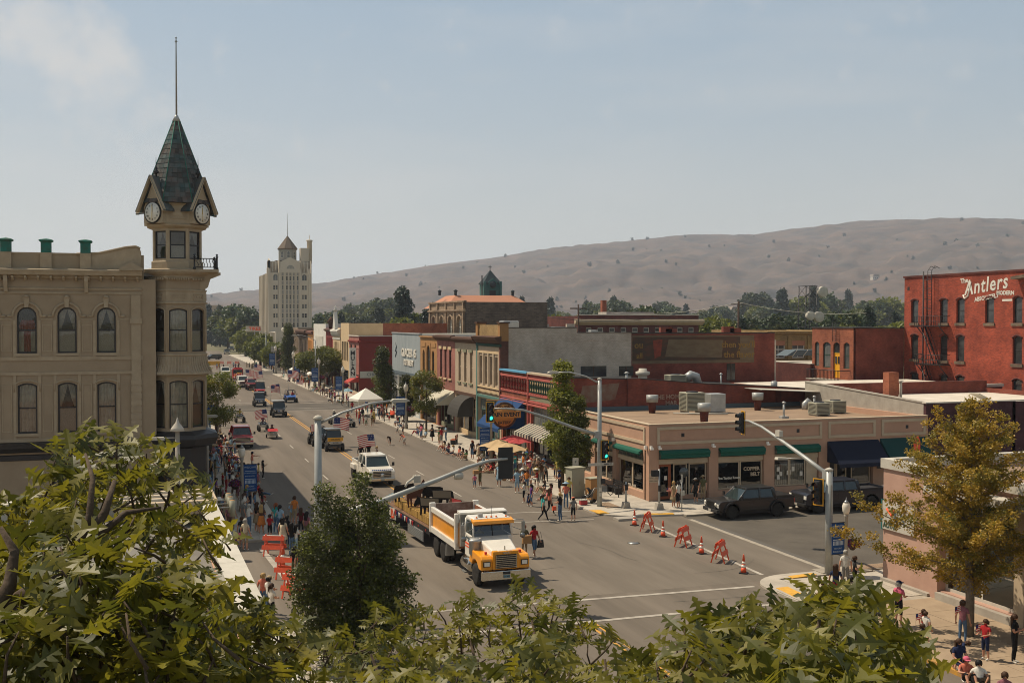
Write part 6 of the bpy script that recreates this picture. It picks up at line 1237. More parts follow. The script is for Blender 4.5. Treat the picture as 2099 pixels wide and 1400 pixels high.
# far right pole on the tan corner
p2=thing('signal_pole','grey signal pole at the tan shop corner with green light on its mast arm','signal pole',(28.4,66.4,.12))
MB().lathe([(.17,0),(.13,8.5)],12).build('pole',p2,'pole_grey'); MB().lathe([(.15,8.5),(.15,8.6),(.001,8.64)],12).build('pole_cap',p2,'cap_white')
cobra(p2,[(-.1,0,8.3),(-1.0,0,8.75),(-2.2,0,9.05),(-3.0,0,9.05)])
MB().tube([(-.1,0,4.8),(-2.0,0,5.4),(-4.0,0,6.15),(-5.4,0,6.6),(-6.6,0,6.75),(-7.4,0,6.75)],[.11,.1,.085,.07,.06,.045],10).build('mast_arm',p2,'pole_grey'); BX(-.35,-.1,-.13,.13,4.6,5.05).build('arm_flange',p2,'pole_grey')
signal_head(p2,-7.75,-.15,6.55,0); signal_head(p2,.27,-.25,3.8,0)
BX(-.9,.3,-.2,-.18,2.75,2.95).box(.1,.9,-.26,-.24,2.75,2.95).build('street_sign',p2,'cap_white'); BX(.05,.35,-.2,.05,1.5,1.85).build('walk_signal',p2,'signal_black'); BX(-.08,.08,-.19,-.17,1.0,1.3).box(-.1,.1,-.19,-.171,.7,.95).build('button_sign',p2,'cap_white')
text('MAIN ST',.15,(.5,-.27,2.85),'black',p2,name='letters')
# near right pole
p3=thing('signal_pole','short grey signal pole on the near right corner beside the blue banner','signal pole',(31.5,45.0,.12))
MB().lathe([(.2,0),(.17,5.1)],14).build('pole',p3,'pole_grey'); MB().lathe([(.19,5.08),(.19,5.16),(.001,5.24)],14).build('pole_cap',p3,'cap_white')
MB().tube([(0,.1,4.85),(0,2.2,5.5),(0,4.4,6.15),(0,6.2,6.65),(0,7.5,6.85),(0,8.1,6.85)],[.12,.11,.09,.075,.06,.045],10).build('mast_arm',p3,'pole_grey'); BX(-.17,.17,.05,.36,4.6,5.1).build('arm_flange',p3,'pole_grey')
e=signal_head(p3,0,8.15,6.7,-PI/2-.15,lit=False); e=signal_head(p3,-.42,.3,4.0,-PI/2+.45,lit=False)
BX(-.1,.12,4.3,4.7,6.3,6.62).build('camera_mount',p3,'cap_white'); MB().tube([(0,2.0,5.4),(-.9,2.4,5.45)],.02,6).build('lamp_rod',p3,'galv'); MB().prism([(-1.5,5.4),(-.9,5.36),(-.85,5.46),(-1.45,5.5)],2.25,2.55).build('sensor_head',p3,'cap_white')
BX(-.03,.03,-.22,-.02,3.1,4.4).build('cable_box',p3,'steel')
# ---- historic lamp posts with welcome banners and hanging baskets
LP={}
def lamp_post(label,x,y,s=1.,banner=-1,basket=True,blab='',klab='',brz=0,big=False,z=.13):
 t=thing('lamp_post',label,'lamp post',(x,y,z))
 if 'post' not in LP:
  LP['post'] =MB().use('concrete').lathe([(.2,0),(.2,.3),(.15,.4),(.13,.9),(.09,3.25),(.12,3.3),(.12,3.45)],12).mesh('post')
  LP['globe'] =MB().use('lamp_globe').lathe([(.13,3.45),(.2,3.6),(.23,3.85),(.17,4.05),(.05,4.12)],14).mesh('globe')
  LP['cap'] =MB().use('steel').lathe([(.16,4.06),(.1,4.16),(.03,4.22),(.03,4.3),(.001,4.38)],10).mesh('finial')
  LP['bracket'] =MB().use('black_metal').tube([(0,0,3.0),(.95,0,3.0)],.02,6).tube([(0,0,1.25),(.95,0,1.25)],.02,6).mesh('bracket')
  LP['hook'] =MB().use('black_metal').tube([(0,0,2.3),(.3,0,2.4),(.42,0,2.3),(.42,0,1.8)],.015,6).mesh('basket_hook')
  b=MB().use('banner_blue').prism([(.1,1.25),(.93,1.25),(.93,2.98),(.1,2.98)],-.008,.008); LP['banner'] =b.mesh('banner')
  pan=MB('banner_text').use('banner_text')
  for k in range(8):pan.box(.19+.085*k,.245+.085*k,-.012,-.009,1.75,1.98)
  pan.use('banner_text').box(.19,.85,-.012,-.009,2.03,2.07).box(.19,.85,-.012,-.009,2.55,2.58); LP['fig'] =pan.mesh('banner_picture')
 for k,nm in (('post','post'),('globe','globe'),('cap','finial')):inst(nm,LP[k],t)
 t.scale=(s,s,s)
 if banner:
  e=inst('bracket',LP['bracket'],t); e.rotation_euler=(0,0,0 if banner > 0 else PI)
  b=thing('banner',blab,'banner',(x,y,z),brz+(0 if banner > 0 else 0),'blue welcome banners'); b.scale=(s,s,s); off=0 if banner > 0 else -1.03
  inst('cloth',LP['banner'],b,(off,0,0)); inst('banner_picture',LP['fig'],b,(off,0,0))
  for s_,z_,sz in (('WELCOME',2.8,.155),('DOWNTOWN',2.43,.115),('BAKER CITY',2.23,.115),('HISTORIC',1.57,.12),('BAKER CITY',1.4,.12)):text(s_,sz,(.515+off,-.012,z_),'banner_text',b,name='letters',ext=.002)
 if basket:
  inst('basket_hook',LP['hook'],t,rot=(0,0,0 if banner < 0 else PI))
  k=thing('flower_basket',klab,'flower basket',(x+(.42 if banner < 0 else -.42)*s,y,z),0,'hanging flower baskets'); k.scale=(s,s,s)
  inst('flowers',BK,k,(0,0,1.75)); inst('pot',BP_,k,(0,0,1.52))
mat('petal_magenta',(.35,.02,.08),.6,trans=.25,var=.3); mat('petal_purple',(.1,.03,.22),.6,trans=.25); random.seed(4)
bk=MB('petal_magenta')
for i in range(420):
 d=rdir(); p=Vector((d.x*.4,d.y*.4,abs(d.z)*.36-.08)); bk.use(random.choice(['petal_magenta','petal_magenta','petal_purple','petal_purple','leaf_dark','leaf_green'])); a=rdir()*.06; b=d.cross(a).normalized()*.05
 bk.add([p-a,p+b,p+a,p-b],[[0,1,2,3]])
BK=bk.mesh('flowers'); BP_=MB().use('pole_wood').lathe([(.1,-.1),(.26,.1),(.3,.2)],12).mesh('pot')
lamp_post('lamp post with a white globe beside the near right signal pole',31.95,44.25,.88,-1,True,'blue welcome banner on the near right corner lamp post','magenta and purple flower basket on the near right lamp post')
lamp_post('lamp post with a pale globe rising from the shaded crowd on the left',5.45,72.0,1.02,1,True,'blue welcome banner above the left crowd','dark red flower basket above the left crowd')
lamp_post('lamp post on the sidewalk before the blue cafe awning',27.4,87.6,1.1,-1,True,'blue welcome banner in front of the blue cafe awning','faded flower basket in front of the blue cafe awning')
lamp_post('lamp post before the brown arched shop',27.8,122,1.25,-1,True,'blue welcome banner by the smaller cone tree','red flower basket before the cream awning')
lamp_post('lamp post at the dark red restaurant corner',28.6,170.5,1.25,-1,True,'blue welcome banner at the dark red restaurant corner','red flower basket at the dark red restaurant corner')
lamp_post('lamp post beside the clipped globe tree',28.0,192.5,1.4,-1,True,'blue welcome banner right of the clipped globe tree','dark red flower basket right of the clipped globe tree')
lamp_post('lamp post by the small white canopy tent',27.6,226,1.5,1,False,'blue welcome banner over the small white canopy tent'); lamp_post('lamp post before the far grey canopy',27.8,262,1.6,-1,False,'blue welcome banner before the far grey canopy'); lamp_post('farthest lamp post on the right sidewalk',27.8,318,1.6,-1,False,'farthest blue welcome banner under the light green trees'); lamp_post('lamp post among the trees on the left sidewalk',6.5,118,1.2,-1,False,'blue welcome banner half hidden by the left bushy tree')
# tall street lights
for i,(x,y,h_,L,lab) in enumerate(((27.6,193.8,9.2,-3.4,'tall street light with a left-reaching arm beside the globe tree'),(28.3,290,9.5,-5.5,'tall street light far down the street with a long arm'),(6.3,300,9.5,4.5,'tall street light far down on the left side'))):
 t=thing('street_light',lab,'street light',(x,y,.1)); MB().lathe([(.2,0),(.16,1.5),(.1,h_)],10).build('pole',t,'pole_grey'); cobra(t,[(0,0,h_-.2),(L*.35,0,h_+.5),(L*.7,0,h_+.8),(L,0,h_+.8)])
t=thing('street_light','old street lamp with a white hood at the hotel corner on the left','street light',(1.2,60.2,.1)); MB().lathe([(.18,0),(.14,1),(.11,7.0)],10).build('pole',t,'concrete'); MB().lathe([(.38,6.55),(.3,6.75),(.1,7.0),(.06,7.15),(.001,7.3)],14,(.0,0)).build('lamp_hood',t,'cap_white'); MB().prism([(-.35,5.6),(.35,5.6),(.3,5.75),(-.3,5.75)],-.15,.15).build('lamp_box',t,'cap_white',loc=(-1.0,0,.5)); MB().tube([(0,0,6.2),(-1.0,0,6.2)],.03,6).build('arm',t,'galv')
t=thing('street_light','flat white luminaire on a short post in the left crowd','street light',(3.3,72.5,.13)); MB().lathe([(.1,0),(.08,6.2)],8).build('pole',t,'concrete'); MB().prism([(-.5,6.15),(.6,6.15),(.7,6.25),(.5,6.32),(-.5,6.32)],-.16,.16).build('luminaire',t,'cap_white')
# push-button posts, sign posts, cabinets
for i,(x,y,lab) in enumerate(((29.8,65.2,'short push-button post on the tan shop corner, nearer the tall signal pole'),(31.7,64.1,'short push-button post on the tan shop corner, in front of the wooden door'))):
 t=thing('signal_post',lab,'signal post',(x,y,.12)); MB().prism([(-.25,0),(.25,0),(.18,.4),(-.18,.4)],-.22,.22).build('footing',t,'concrete'); MB().lathe([(.07,.4),(.06,1.75+.9*i)],10).build('post',t,'galv'); BX(-.1,.1,-.12,-.05,1.2,1.6).build('button_box',t,'signal_black')
 if i:BX(-.55,-.1,-.18,.1,2.2,2.6).build('walk_signal',t,'signal_black')
def sign_post(label,x,y,h,w=.45,hh=.6,m='cap_white',rz=0,txt=None,z=.12):
 t=thing('sign_post',label,'sign',(x,y,z),rz); MB().lathe([(.035,0),(.035,h)],8).build('post',t,'galv'); BX(-w/2,w/2,-.05,-.035,h-hh,h).build('plate',t,m)
 if txt:text(txt,hh*.4,(0,-.055,h-hh/2),'steel_blue',t,name='letters')
 return t
sign_post('thin sign post at the kerb left of the dark off-road pickup',32.8,63.0,2.4,.12,.5); sign_post('white arrow sign post beside the tall green tree',28.5,71.0,2.7,txt='P'); sign_post('green and white sign on the tall post beside the golden maple',33.6,31.4,3.8,.9,.7,txt='P 2 HR',rz=.2); sign_post('slim grey post behind the left crowd at the corner',3.3,66.5,2.3,.1,.1,'galv')
sign_post('square white road sign far down by the grey canopy',28.2,270,6.4,1.4,1.4,rz=0,txt='30'); sign_post('dark pedestrian signal on a short post among the left crowd',3.4,75.5,3.0,.42,.5,'signal_black')
t=sign_post('short dark signal on a thick post at the lower left kerb',5.6,43.0,1.6,.4,.5,'signal_black'); 
t=thing('cabinet','tall grey-green signal cabinet behind the corner signal pole','cabinet',(28.2,70.3,.12),.25); BX(-.55,.55,-.4,.4,.08,2.1).build('body',t,'cabinet',bevel=.03); BX(-.6,.6,-.45,.45,2.1,2.16).build('lid',t,'cabinet'); BX(.1,.14,-.42,-.401,.9,1.2).build('handle',t,'steel'); BX(-.6,.6,-.45,.45,0,.08).build('footing',t,'concrete')
t=thing('cabinet','shorter weathered cabinet right of the tall signal cabinet','cabinet',(29.0,69.0,.12),.25); BX(-.4,.4,-.35,.35,0,1.5).build('body',t,'paint_tan',bevel=.03); BX(-.43,.43,-.38,.38,1.5,1.55).build('lid',t,'cabinet')
# cones and A-frame barricades
cone_b=MB().use('signal_black').box(-.2,.2,-.2,.2,0,.05).mesh('base'); cone_c=MB().use('orange_plastic').lathe([(.15,.05),(.115,.3)],16).use('reflective').lathe([(.117,.3),(.098,.42)],16).use('orange_plastic').lathe([(.098,.42),(.09,.48)],16).use('reflective').lathe([(.092,.48),(.075,.6)],16).use('orange_plastic').lathe([(.075,.6),(.035,.92),(.03,.94)],16).mesh('cone')
def cone(label,x,y):t=thing('traffic_cone',label,'traffic cone',(x,y,.008),random.uniform(0,1),'orange traffic cones'); inst('base',cone_b,t); inst('cone',cone_c,t)
for lab,x,y in (('orange cone closest to the tan shop corner, first of the row',28.0,60.0),('orange cone between the two farther barricades on the right',28.1,56.3),('orange cone between the two nearer barricades on the right',28.0,51.5),('orange cone nearest the camera at the right end of the row',27.8,46.8)):cone(lab,x,y)
for lab,px,py in (('orange cone between the two left barricades',579,1161),('orange cone nearest the camera on the left',595,1212)):cone(lab,*gp(px,py))
def barricade(label,x,y,rz,face='orange_plastic'):
 t=thing('barricade',label,'barricade',(x,y,.008),rz,'A-frame barricades')
 lg=MB().use('orange_plastic').prism([(-.02,0),(.04,0),(.04,1.15),(-.02,1.15)],-.03,.03).mesh('leg')
 for s_ in (-1,1):
  for x_ in (-.45,.45):inst('leg',lg,t,(x_,s_*.36,0),(s_*.3,0,0))
  for z0,m_ in ((.82,face if s_ < 0 else 'orange_plastic'),(.35,'orange_plastic')):
   o=BX(-.6,.6,-.015,.015,0,.24).build('board',t,m_); o.location=(0,s_*(.36-.3*z0+.045*0)-s_*.0+s_*.03,z0); o.rotation_euler=(s_*.3,0,0)
   if face != 'orange_plastic' and s_ < 0 and z0 > .5:text('CLOSED',.16,(0,-.02,.12),'orange_plastic',o,name='letters',bold=.006)
for lab,x,y,rz in (('orange A-frame barricade nearest the tan shop corner',28.0,58.2,.95),('orange A-frame barricade in the middle of the right row',28.0,53.6,.75),('orange A-frame barricade nearest the camera on the right',28.0,49.5,.8)):barricade(lab,x,y,rz)
for lab,px,py,rz in (('red and white barricade by the left corner crowd',562,1138,2.7),('orange barricade with a white board behind two women, left side',590,1186,2.6),('orange barricade nearest the dark tree on the left',605,1225,2.5)):barricade(lab,*gp(px,py),rz,'reflective')
for i,px in enumerate((454,470,486)):x,y=gp(px,748); barricade(['left','middle','right'][i]+' one of the three barricades closing the far street',x,y,0)
# tents and umbrellas
def tent(label,x,y,w,h,z=.1,low=2.2,rz=0):
 t=thing('canopy_tent',label,'tent',(x,y,z),rz)
 for a in (-1,1):
  for b in (-1,1):MB().lathe([(.03,0),(.03,low)],6,(a*w/2,b*w/2)).build('leg',t,'cap_white')
 m_=MB().use('canopy_white'); q=w/2+.05
 m_.add([(-q,-q,low),(q,-q,low),(q,q,low),(-q,q,low),(0,0,h),(-q,-q,low-.28),(q,-q,low-.28),(q,q,low-.28),(-q,q,low-.28)],[[0,1,4],[1,2,4],[2,3,4],[3,0,4],[0,5,6,1],[1,6,7,2],[2,7,8,3],[3,8,5,0]]); m_.build('canopy',t,'canopy_white'); return t
tent('large white canopy tent beside the tall dark cone tree',*gp(750,852),3.4,3.6,rz=.2); tent('small white canopy tent far along the right sidewalk',28.9,229,3.6,3.6); tent('low white tent before the white facade',30.6,214,3.2,3.4)
mat('umb_red',(.5,.08,.09),.7,trans=.3); mat('umb_cream',(.6,.45,.27),.7,trans=.3); mat('umb_blue',(.25,.4,.5),.7,trans=.3)
def umbrella(label,x,y,r,m,z=.13,h=2.35,n=8):
 t=thing('patio_umbrella',label,'umbrella',(x,y,z)); MB().lathe([(.03,0),(.03,h+.1)],8).build('pole',t,'wood'); mb=MB(m).use(m); P=[]
 for k in range(n):a=2*PI*k/n; P.append((r*math.cos(a),r*math.sin(a),h-.62))
 for k in range(n):
  p,q=Vector(P[k]),Vector(P[(k+1) % n]); md=(p+q)/2*.97; md.z=(p.z+q.z)/2+.1; c=Vector((0,0,h)); i1,i2,im=p.lerp(c,.5),q.lerp(c,.5),md.lerp(c,.5); i1.z += .07; i2.z += .07
  mb.poly([p,md,im,i1]).poly([md,q,i2,im]).poly([i1,im,c]).poly([im,i2,c])
 mb.build('canopy',t,m); MB().ball((0,0,h+.04),.06,8).build('finial',t,'wood'); return t
umbrella('coral red patio umbrella outside the cafe',29.5,88.0,1.75,'umb_red',h=2.6); umbrella('cream patio umbrella behind the black signal, nearer the road',27.6,83.8,1.75,'umb_cream',h=2.45); umbrella('cream patio umbrella left of the coral red one',27.9,87.2,1.7,'umb_cream',h=2.4); umbrella('pale blue parasol among the seated crowd before the pink awning',*gp(712,818),1.1,'umb_blue',h=1.7)
# hanging round sign
t=thing('hanging_sign','round orange hanging sign lettered for the eatery','sign',(28.9,88.6,0)); MB().tube([(3.4,0,5.75),(-1.6,0,5.75)],.03,6).build('sign_arm',t,'black_metal')
MB().lathe([(1.15,-.06),(1.15,.06)],36,(0,0,4.4),ax='y').use('paint_brown').lathe([(1.0,-.07),(1.0,-.062)],36,(0,0,4.4),ax='y').use('paint_orange').lathe([(.95,-.08),(.95,-.071)],36,(0,0,4.4),ax='y').build('disc',t,None)
t.children[-1].data.materials.clear(); [t.children[-1].data.materials.append(M[m_]) for m_ in ('paint_orange','paint_brown','paint_orange')]; t.children[-1].data.polygons.foreach_set('material_index',[0]*38+[1]*38+[2]*38 if len(t.children[-1].data.polygons) == 114 else [0]*len(t.children[-1].data.polygons))
BX(-1.5,1.5,-.12,.12,4.15,4.75).build('name_board',t,'paint_orange'); text('MAIN EVENT',.5,(0,-.13,4.45),'black',t,name='letters',bold=.015); text('EATERY',.34,(0,-.1,3.75),'paint_brown',t,name='letters',bold=.01); text('ON MAIN',.24,(0,-.1,5.15),'paint_brown',t,name='letters',bold=.006)
for x in (-.8,.8):MB().tube([(x,0,5.1),(x,0,5.75)],.02,5).build('chain',t,'black_metal')
# benches, bins, bike racks, strollers and the small white road sign
def bench(label,x,y,rz,m='rust_door',z=.13):
 t=thing('bench',label,'bench',(x,y,z),rz)
 for k in range(4):BX(-.8,.8,-.25+.13*k,-.14+.13*k,.42,.46).build('seat_slat',t,m)
 for k in range(3):o=BX(-.8,.8,.26,.3,.52+.14*k,.62+.14*k).build('back_slat',t,m)
 for x_ in (-.7,.7):BX(x_-.03,x_+.03,-.22,.3,0,.42).box(x_-.03,x_+.03,.3,.34,.42,.95).build('frame',t,'black_metal')
bench('orange-brown bench behind the people seated on the kerb',*gp(930,912),-2.0); bench('bench beside the parasol near the arched canopy',*gp(980,935),-1.3,'wood'); bench('dark bench by the bike rack at the tan shop wall',31.6,71.2,-PI/2,'black_metal'); bench('red bench beside the lower cone tree',*gp(800,858),-1.4,'orange_plastic')
def rack(label,x,y,rz):
 t=thing('bike_rack',label,'bike rack',(x,y,.13),rz); MB().tube([(-.9,0,0),(-.9,0,.8),(-.7,0,.95),(-.4,0,.8),(-.4,0,.25),(-.2,0,.1),(0,0,.25),(0,0,.8),(.2,0,.95),(.45,0,.8),(.45,0,0)],.035,6).build('hoop',t,'black_metal')
rack('black looped bike rack on the kerb before the pink shop',*gp(868,885),-.8); rack('black looped bike rack by the tan shop side windows',30.8,69.6,-.9)
def stroller(label,x,y,rz,m='paint_blue',z=.13):
 t=thing('stroller',label,'stroller',(x,y,z),rz)
 for a,b in ((-.25,-.4),(.25,-.4),(-.25,.35),(.25,.35)):MB().lathe([(.13,-.02),(.13,.02)],14,(a,b,.13),ax='x').build('wheel',t,'rubber')
 MB().tube([(-.25,.35,.15),(-.25,-.35,.65),(-.25,-.6,1.05),(.25,-.6,1.05),(.25,-.35,.65),(.25,.35,.15)],.02,6).tube([(-.25,-.4,.15),(-.25,.1,.6)],.02,6).tube([(.25,-.4,.15),(.25,.1,.6)],.02,6).build('frame',t,'steel'); MB().prism([(-.3,.4),(.3,.35),(.35,.45),(-.1,.55),(-.3,.95),(-.38,.9)],-.22,.22,'x').build('seat',t,m)
 h=MB()
 for k in range(5):a0,a1=PI*.1+k*.3,PI*.1+(k+1)*.3; h.poly([(-.24,.15-.4*math.sin(a0)*.9,.65+.4*math.cos(a0)),(.24,.15-.4*math.sin(a0)*.9,.65+.4*math.cos(a0)),(.24,.15-.4*math.sin(a1)*.9,.65+.4*math.cos(a1)),(-.24,.15-.4*math.sin(a1)*.9,.65+.4*math.cos(a1))])
 h.build('hood',t,m)
stroller('black stroller parked by the corner signal pole',28.15,67.9,.8,'signal_black'); stroller('black stroller behind the people sitting at the kerb',27.9,90.2,2.0,'signal_black')
def box_thing(name,label,cat,x,y,dims,m,z=.13,rz=0):
 t=thing(name,label,cat,(x,y,z),rz); a,b,c=dims; BX(-a/2,a/2,-b/2,b/2,0,c).build('body',t,m,bevel=.03); BX(-a/2-.01,a/2+.01,-b/2-.01,b/2+.01,c,c+.05).build('lid',t,'cap_white'); MB().tube([(-a*.3,0,c+.05),(-a*.3,0,c+.14),(a*.3,0,c+.14),(a*.3,0,c+.05)],.015,5).build('handle',t,'black_metal')
box_thing('cooler','pink and white cooler beside the black stroller','cooler',27.6,67.3,(.5,.35,.3),'umb_red'); box_thing('cooler','white bucket cooler beside the woman in the light blue dress','cooler',*gp(1018,972),(.35,.35,.35),'cap_white',0); box_thing('bin','brown litter bin past the globe tree on the right sidewalk','bin',*gp(627,785),(.9,.9,1.1),'brick_brown'); box_thing('bin','brown litter bin near the small white tent','bin',*gp(611,779),(.9,.9,1.2),'brick_brown')
t=thing('shop_sign','white roadside board sign on a pole far down the street','sign',(30.2,345,0)); BX(-.15,.15,-.15,.15,0,10).build('pole',t,'steel'); BX(-4.1*.65,4.1*.65,-.3,.3,9.4,11.2).build('board',t,'cap_white'); text('TIRES',1.5,(0,-.32,10.3),'orange_plastic',t,name='letters',bold=.05)
t=thing('sign','green street name sign far down beside the light trees','sign',gp(487,718)+(0,)); MB().lathe([(.12,0),(.12,7)],8).build('post',t,'steel'); BX(-1.6,1.6,-.1,.1,5.4,8.6).build('board',t,'awning_teal')
t=thing('barrier','orange construction barrier at the far left kerb','barrier',gp(437,752)+(0,),.2); BX(-1.9,1.9,-.1,.1,.5,1.6).build('board',t,'signal_yellow'); [BX(x-.06,x+.06,-.3,.3,0,.5).build('leg',t,'signal_yellow') for x in (-1.5,1.5)]
# ================================================================= vehicles (front towards local -y, x across, z up)
for n,c,k in (('car_white',(.72,.71,.68),{}),('car_red',(.42,.018,.018),{}),('car_darkred',(.2,.012,.014),{}),('car_black',(.012,.013,.016),{}),('car_navy',(.008,.01,.018),{}),('car_grey',(.016,.017,.018),{}),('car_silver',(.4,.41,.42),dict(metal=.5)),('car_blue',(.01,.09,.4),{}),('car_yellow',(.8,.32,.01),{}),('car_green',(.03,.05,.025),{}),('car_tan',(.4,.33,.22),{})):mat(n,c,.28,coat=.25,c2=tuple(x*.85 for x in c),ns=1.5,**k)
mat('screen',(.012,.022,.026),.05,spec=.7,c2=(.02,.04,.045),ns=.4); mat('bare_metal',(.35,.33,.3),.5,metal=.4,c2=(.16,.1,.07),ns=2); mat('rust_bed',(.3,.12,.07),.8,c2=(.17,.08,.05),ns=1.5); mat('bed_wood',(.2,.12,.075),.85,c2=(.12,.07,.045),ns=3,streak=(5,.5,1))
WH={}
def wheel(root,x,y,r,w,rim='chrome',dual=False,spokes=8,front=1):
 k=(round(r,2),round(w,2),rim,spokes)
 if k not in WH:
  ty=MB().use('rubber').lathe([(r*.6,-w/2),(r*.94,-w/2),(r,-w*.32),(r,w*.32),(r*.94,w/2),(r*.6,w/2)],24,ax='x').mesh('tyre')
  rm=MB().use(rim).lathe([(r*.6,-w*.42),(r*.6,w*.3),(r*.5,w*.42),(r*.48,w*.2),(r*.2,w*.22),(r*.16,w*.36),(.001,w*.38)],20,ax='x')
  for j in range(spokes):
   a=2*PI*j/spokes; c,s=math.cos(a),math.sin(a); rm.tube([(w*.26,r*.15*c,r*.15*s),(w*.34,r*.5*c,r*.5*s)],r*.055,4)
  WH[k] =(ty,rm.mesh('rim'))
 s_=1 if x > 0 else -1
 e=inst('wheel',WH[k][0],root,(x,y,r),(0,0,0 if s_ > 0 else PI)); inst('rim',WH[k][1],e); return e
def plate(root,x,y,z,rz=0,w=.3,m='cap_white',name='licence_plate'):return BX(x-w/2,x+w/2,y-.012,y,z-.075,z+.075).build(name,root,m)
def side_profile(mb,pts,w,inset=0):
 """car side outline [(y,z)] extruded across; the top part leans in"""
 zs=[p[1] for p in pts]; zm=max(zs); n=len(pts)
 vs=[]
 for s_ in (-1,1):
  for y,z in pts:vs.append((s_*(w/2-inset*max(0,(z-.6))/(zm-.6+1e-6)),y,z))
 fs=[[i,(i+1) % n,(i+1) % n+n,i+n] for i in range(n)]+[list(range(n))[::-1],list(range(n,2*n))]
 return mb.add(vs,fs)
def archcut(y,r,n=7):return [(y-r*math.cos(PI*i/n),.18+r*1.0*math.sin(PI*i/n)+.14) for i in range(n+1)]
def pickup(name,label,cat,x,y,rz,paint,L=6.0,W=2.02,H=1.95,hood=1.15,wr=.42,grille='black',crew=True,box=True,suv=False,trimm='chrome',rim='chrome',flare=None,cover=None,z=0.01):
 t=thing(name,label,cat,(x,y,z),rz); f=-L/2; fa=f+.95; ra=L/2-1.25; g=.5; R_=wr+.09
 # lower body with wheel arches
 P=[(f+.02,g),(f,g+.25),(f+.02,hood-.12),(f+.22,hood)]+[(f+1.35,hood+.04),(L/2-.02,hood+.02),(L/2,hood-.1),(L/2,g+.1)]
 P += [(p,q) for p,q in reversed([(ra-R_*math.cos(PI*i/7),g+R_*math.sin(PI*i/7)) for i in range(8)])]
 P += [(p,q) for p,q in reversed([(fa-R_*math.cos(PI*i/7),g+R_*math.sin(PI*i/7)) for i in range(8)])]
 P=[(a,max(b,g)) for a,b in P]
 side_profile(MB(paint),P,W,.04); mb=MB(paint).use(paint); side_profile(mb,P,W,.05); mb.build('body',t,paint,bevel=.035)
 c0,c1=f+1.75,(f+1.75+(2.35 if crew else 1.5)) if not suv else L/2-.15
 def cab(mb,e,zt,za,dn=0):
  w0,w1=W/2-.06+e,W/2-.24+e
  mb.add([(-w0,c0-.35-e,za),(w0,c0-.35-e,za),(w0,c1+e,za),(-w0,c1+e,za),(-w1,c0+.38-e,zt),(w1,c0+.38-e,zt),(w1,c1-.1+e,zt),(-w1,c1-.1+e,zt)],[[0,1,5,4],[1,2,6,5],[2,3,7,6],[3,0,4,7],[4,5,6,7]])
 q=MB('screen').use('screen'); cab(q,-.012,H-.06,hood+.02); q.build('cab_glass',t,'screen')
 rf=MB(paint).use(paint); w1=W/2-.22; rf.box(-w1,w1,c0+.3,c1-.06,H-.12,H)
 for s_ in (-1,1):
  for (ya,yb,wd) in ((c0-.35,c0+.38,.06),(c1,c1-.1,.13),((c0+c1)/2+.05,(c0+c1)/2+.1,.075)):
   rf.tube([(s_*(W/2-.065),ya,hood),(s_*(W/2-.235),yb,H-.05)],wd,4)
  rf.box(s_*(W/2-.07)-.03,s_*(W/2-.07)+.03,c0-.3,c1,hood-.01,hood+.14)
 rf.build('cab_frame',t,paint,bevel=.02)
 if box and not suv:
  BX(-W/2+.12,W/2-.12,c1+.08,L/2-.1,hood+.021,hood+.03).build('bed_floor',t,'plastic_dark'); r_=MB(paint)
  for b in ((-W/2+.03,-W/2+.13,c1+.05,L/2),(W/2-.13,W/2-.03,c1+.05,L/2),(-W/2+.131,W/2-.131,L/2-.09,L/2),(-W/2+.131,W/2-.131,c1+.05,c1+.12)):r_.box(b[0],b[1],b[2],b[3],hood+.02,hood+.16)
  r_.build('bed_rail',t,paint)
  if cover:BX(-W/2+.1,W/2-.1,c1+.1,L/2-.1,hood+.14,hood+.19).build('bed_cover',t,cover)
 BX(-W/2+.32,W/2-.32,f-.03,f+.01,g+.18,hood-.14).build('grille',t,grille)
 gb=MB(trimm)
 for k in range(4):gb.box(-W/2+.3,W/2-.3,f-.05,f-.031,g+.22+.12*k,g+.255+.12*k)
 gb.build('grille_bar',t,trimm)
 BX(-W/2+.02,W/2-.02,f-.14,f+.02,g-.08,g+.14).build('bumper',t,trimm,bevel=.03); BX(-W/2+.05,W/2-.05,L/2-.02,L/2+.12,g-.02,g+.2).build('bumper',t,trimm,bevel=.03)
 for s_ in (-1,1):
  BX(s_*(W/2-.17)-.13,s_*(W/2-.17)+.13,f-.04,f+.06,hood-.4,hood-.17).build('headlight',t,'headlight',bevel=.02)
  BX(s_*(W/2-.1)-.06,s_*(W/2-.1)+.06,L/2-.03,L/2+.02,hood-.35,hood-.02).build('tail_light',t,'red_light')
  MB().tube([(s_*(W/2-.05),c0-.2,hood+.05),(s_*(W/2+.2),c0-.22,hood+.15)],.02,5).box(s_*(W/2+.22)-.09,s_*(W/2+.22)+.09,c0-.26,c0-.18,hood+.05,hood+.32).build('mirror',t,'black' if paint != 'x' else paint)
  for yy in ((c0+.35,c1-.55) if crew else (c0+.5,)):BX(s_*W/2-.015,s_*W/2+.015,yy+.1,yy+.28,hood-.16,hood-.12).build('door_handle',t,trimm); BX(s_*(W/2-.018)-.004,s_*(W/2-.018)+.004,yy+.35,yy+.36,g+.1,hood).build('door_seam',t,'black')
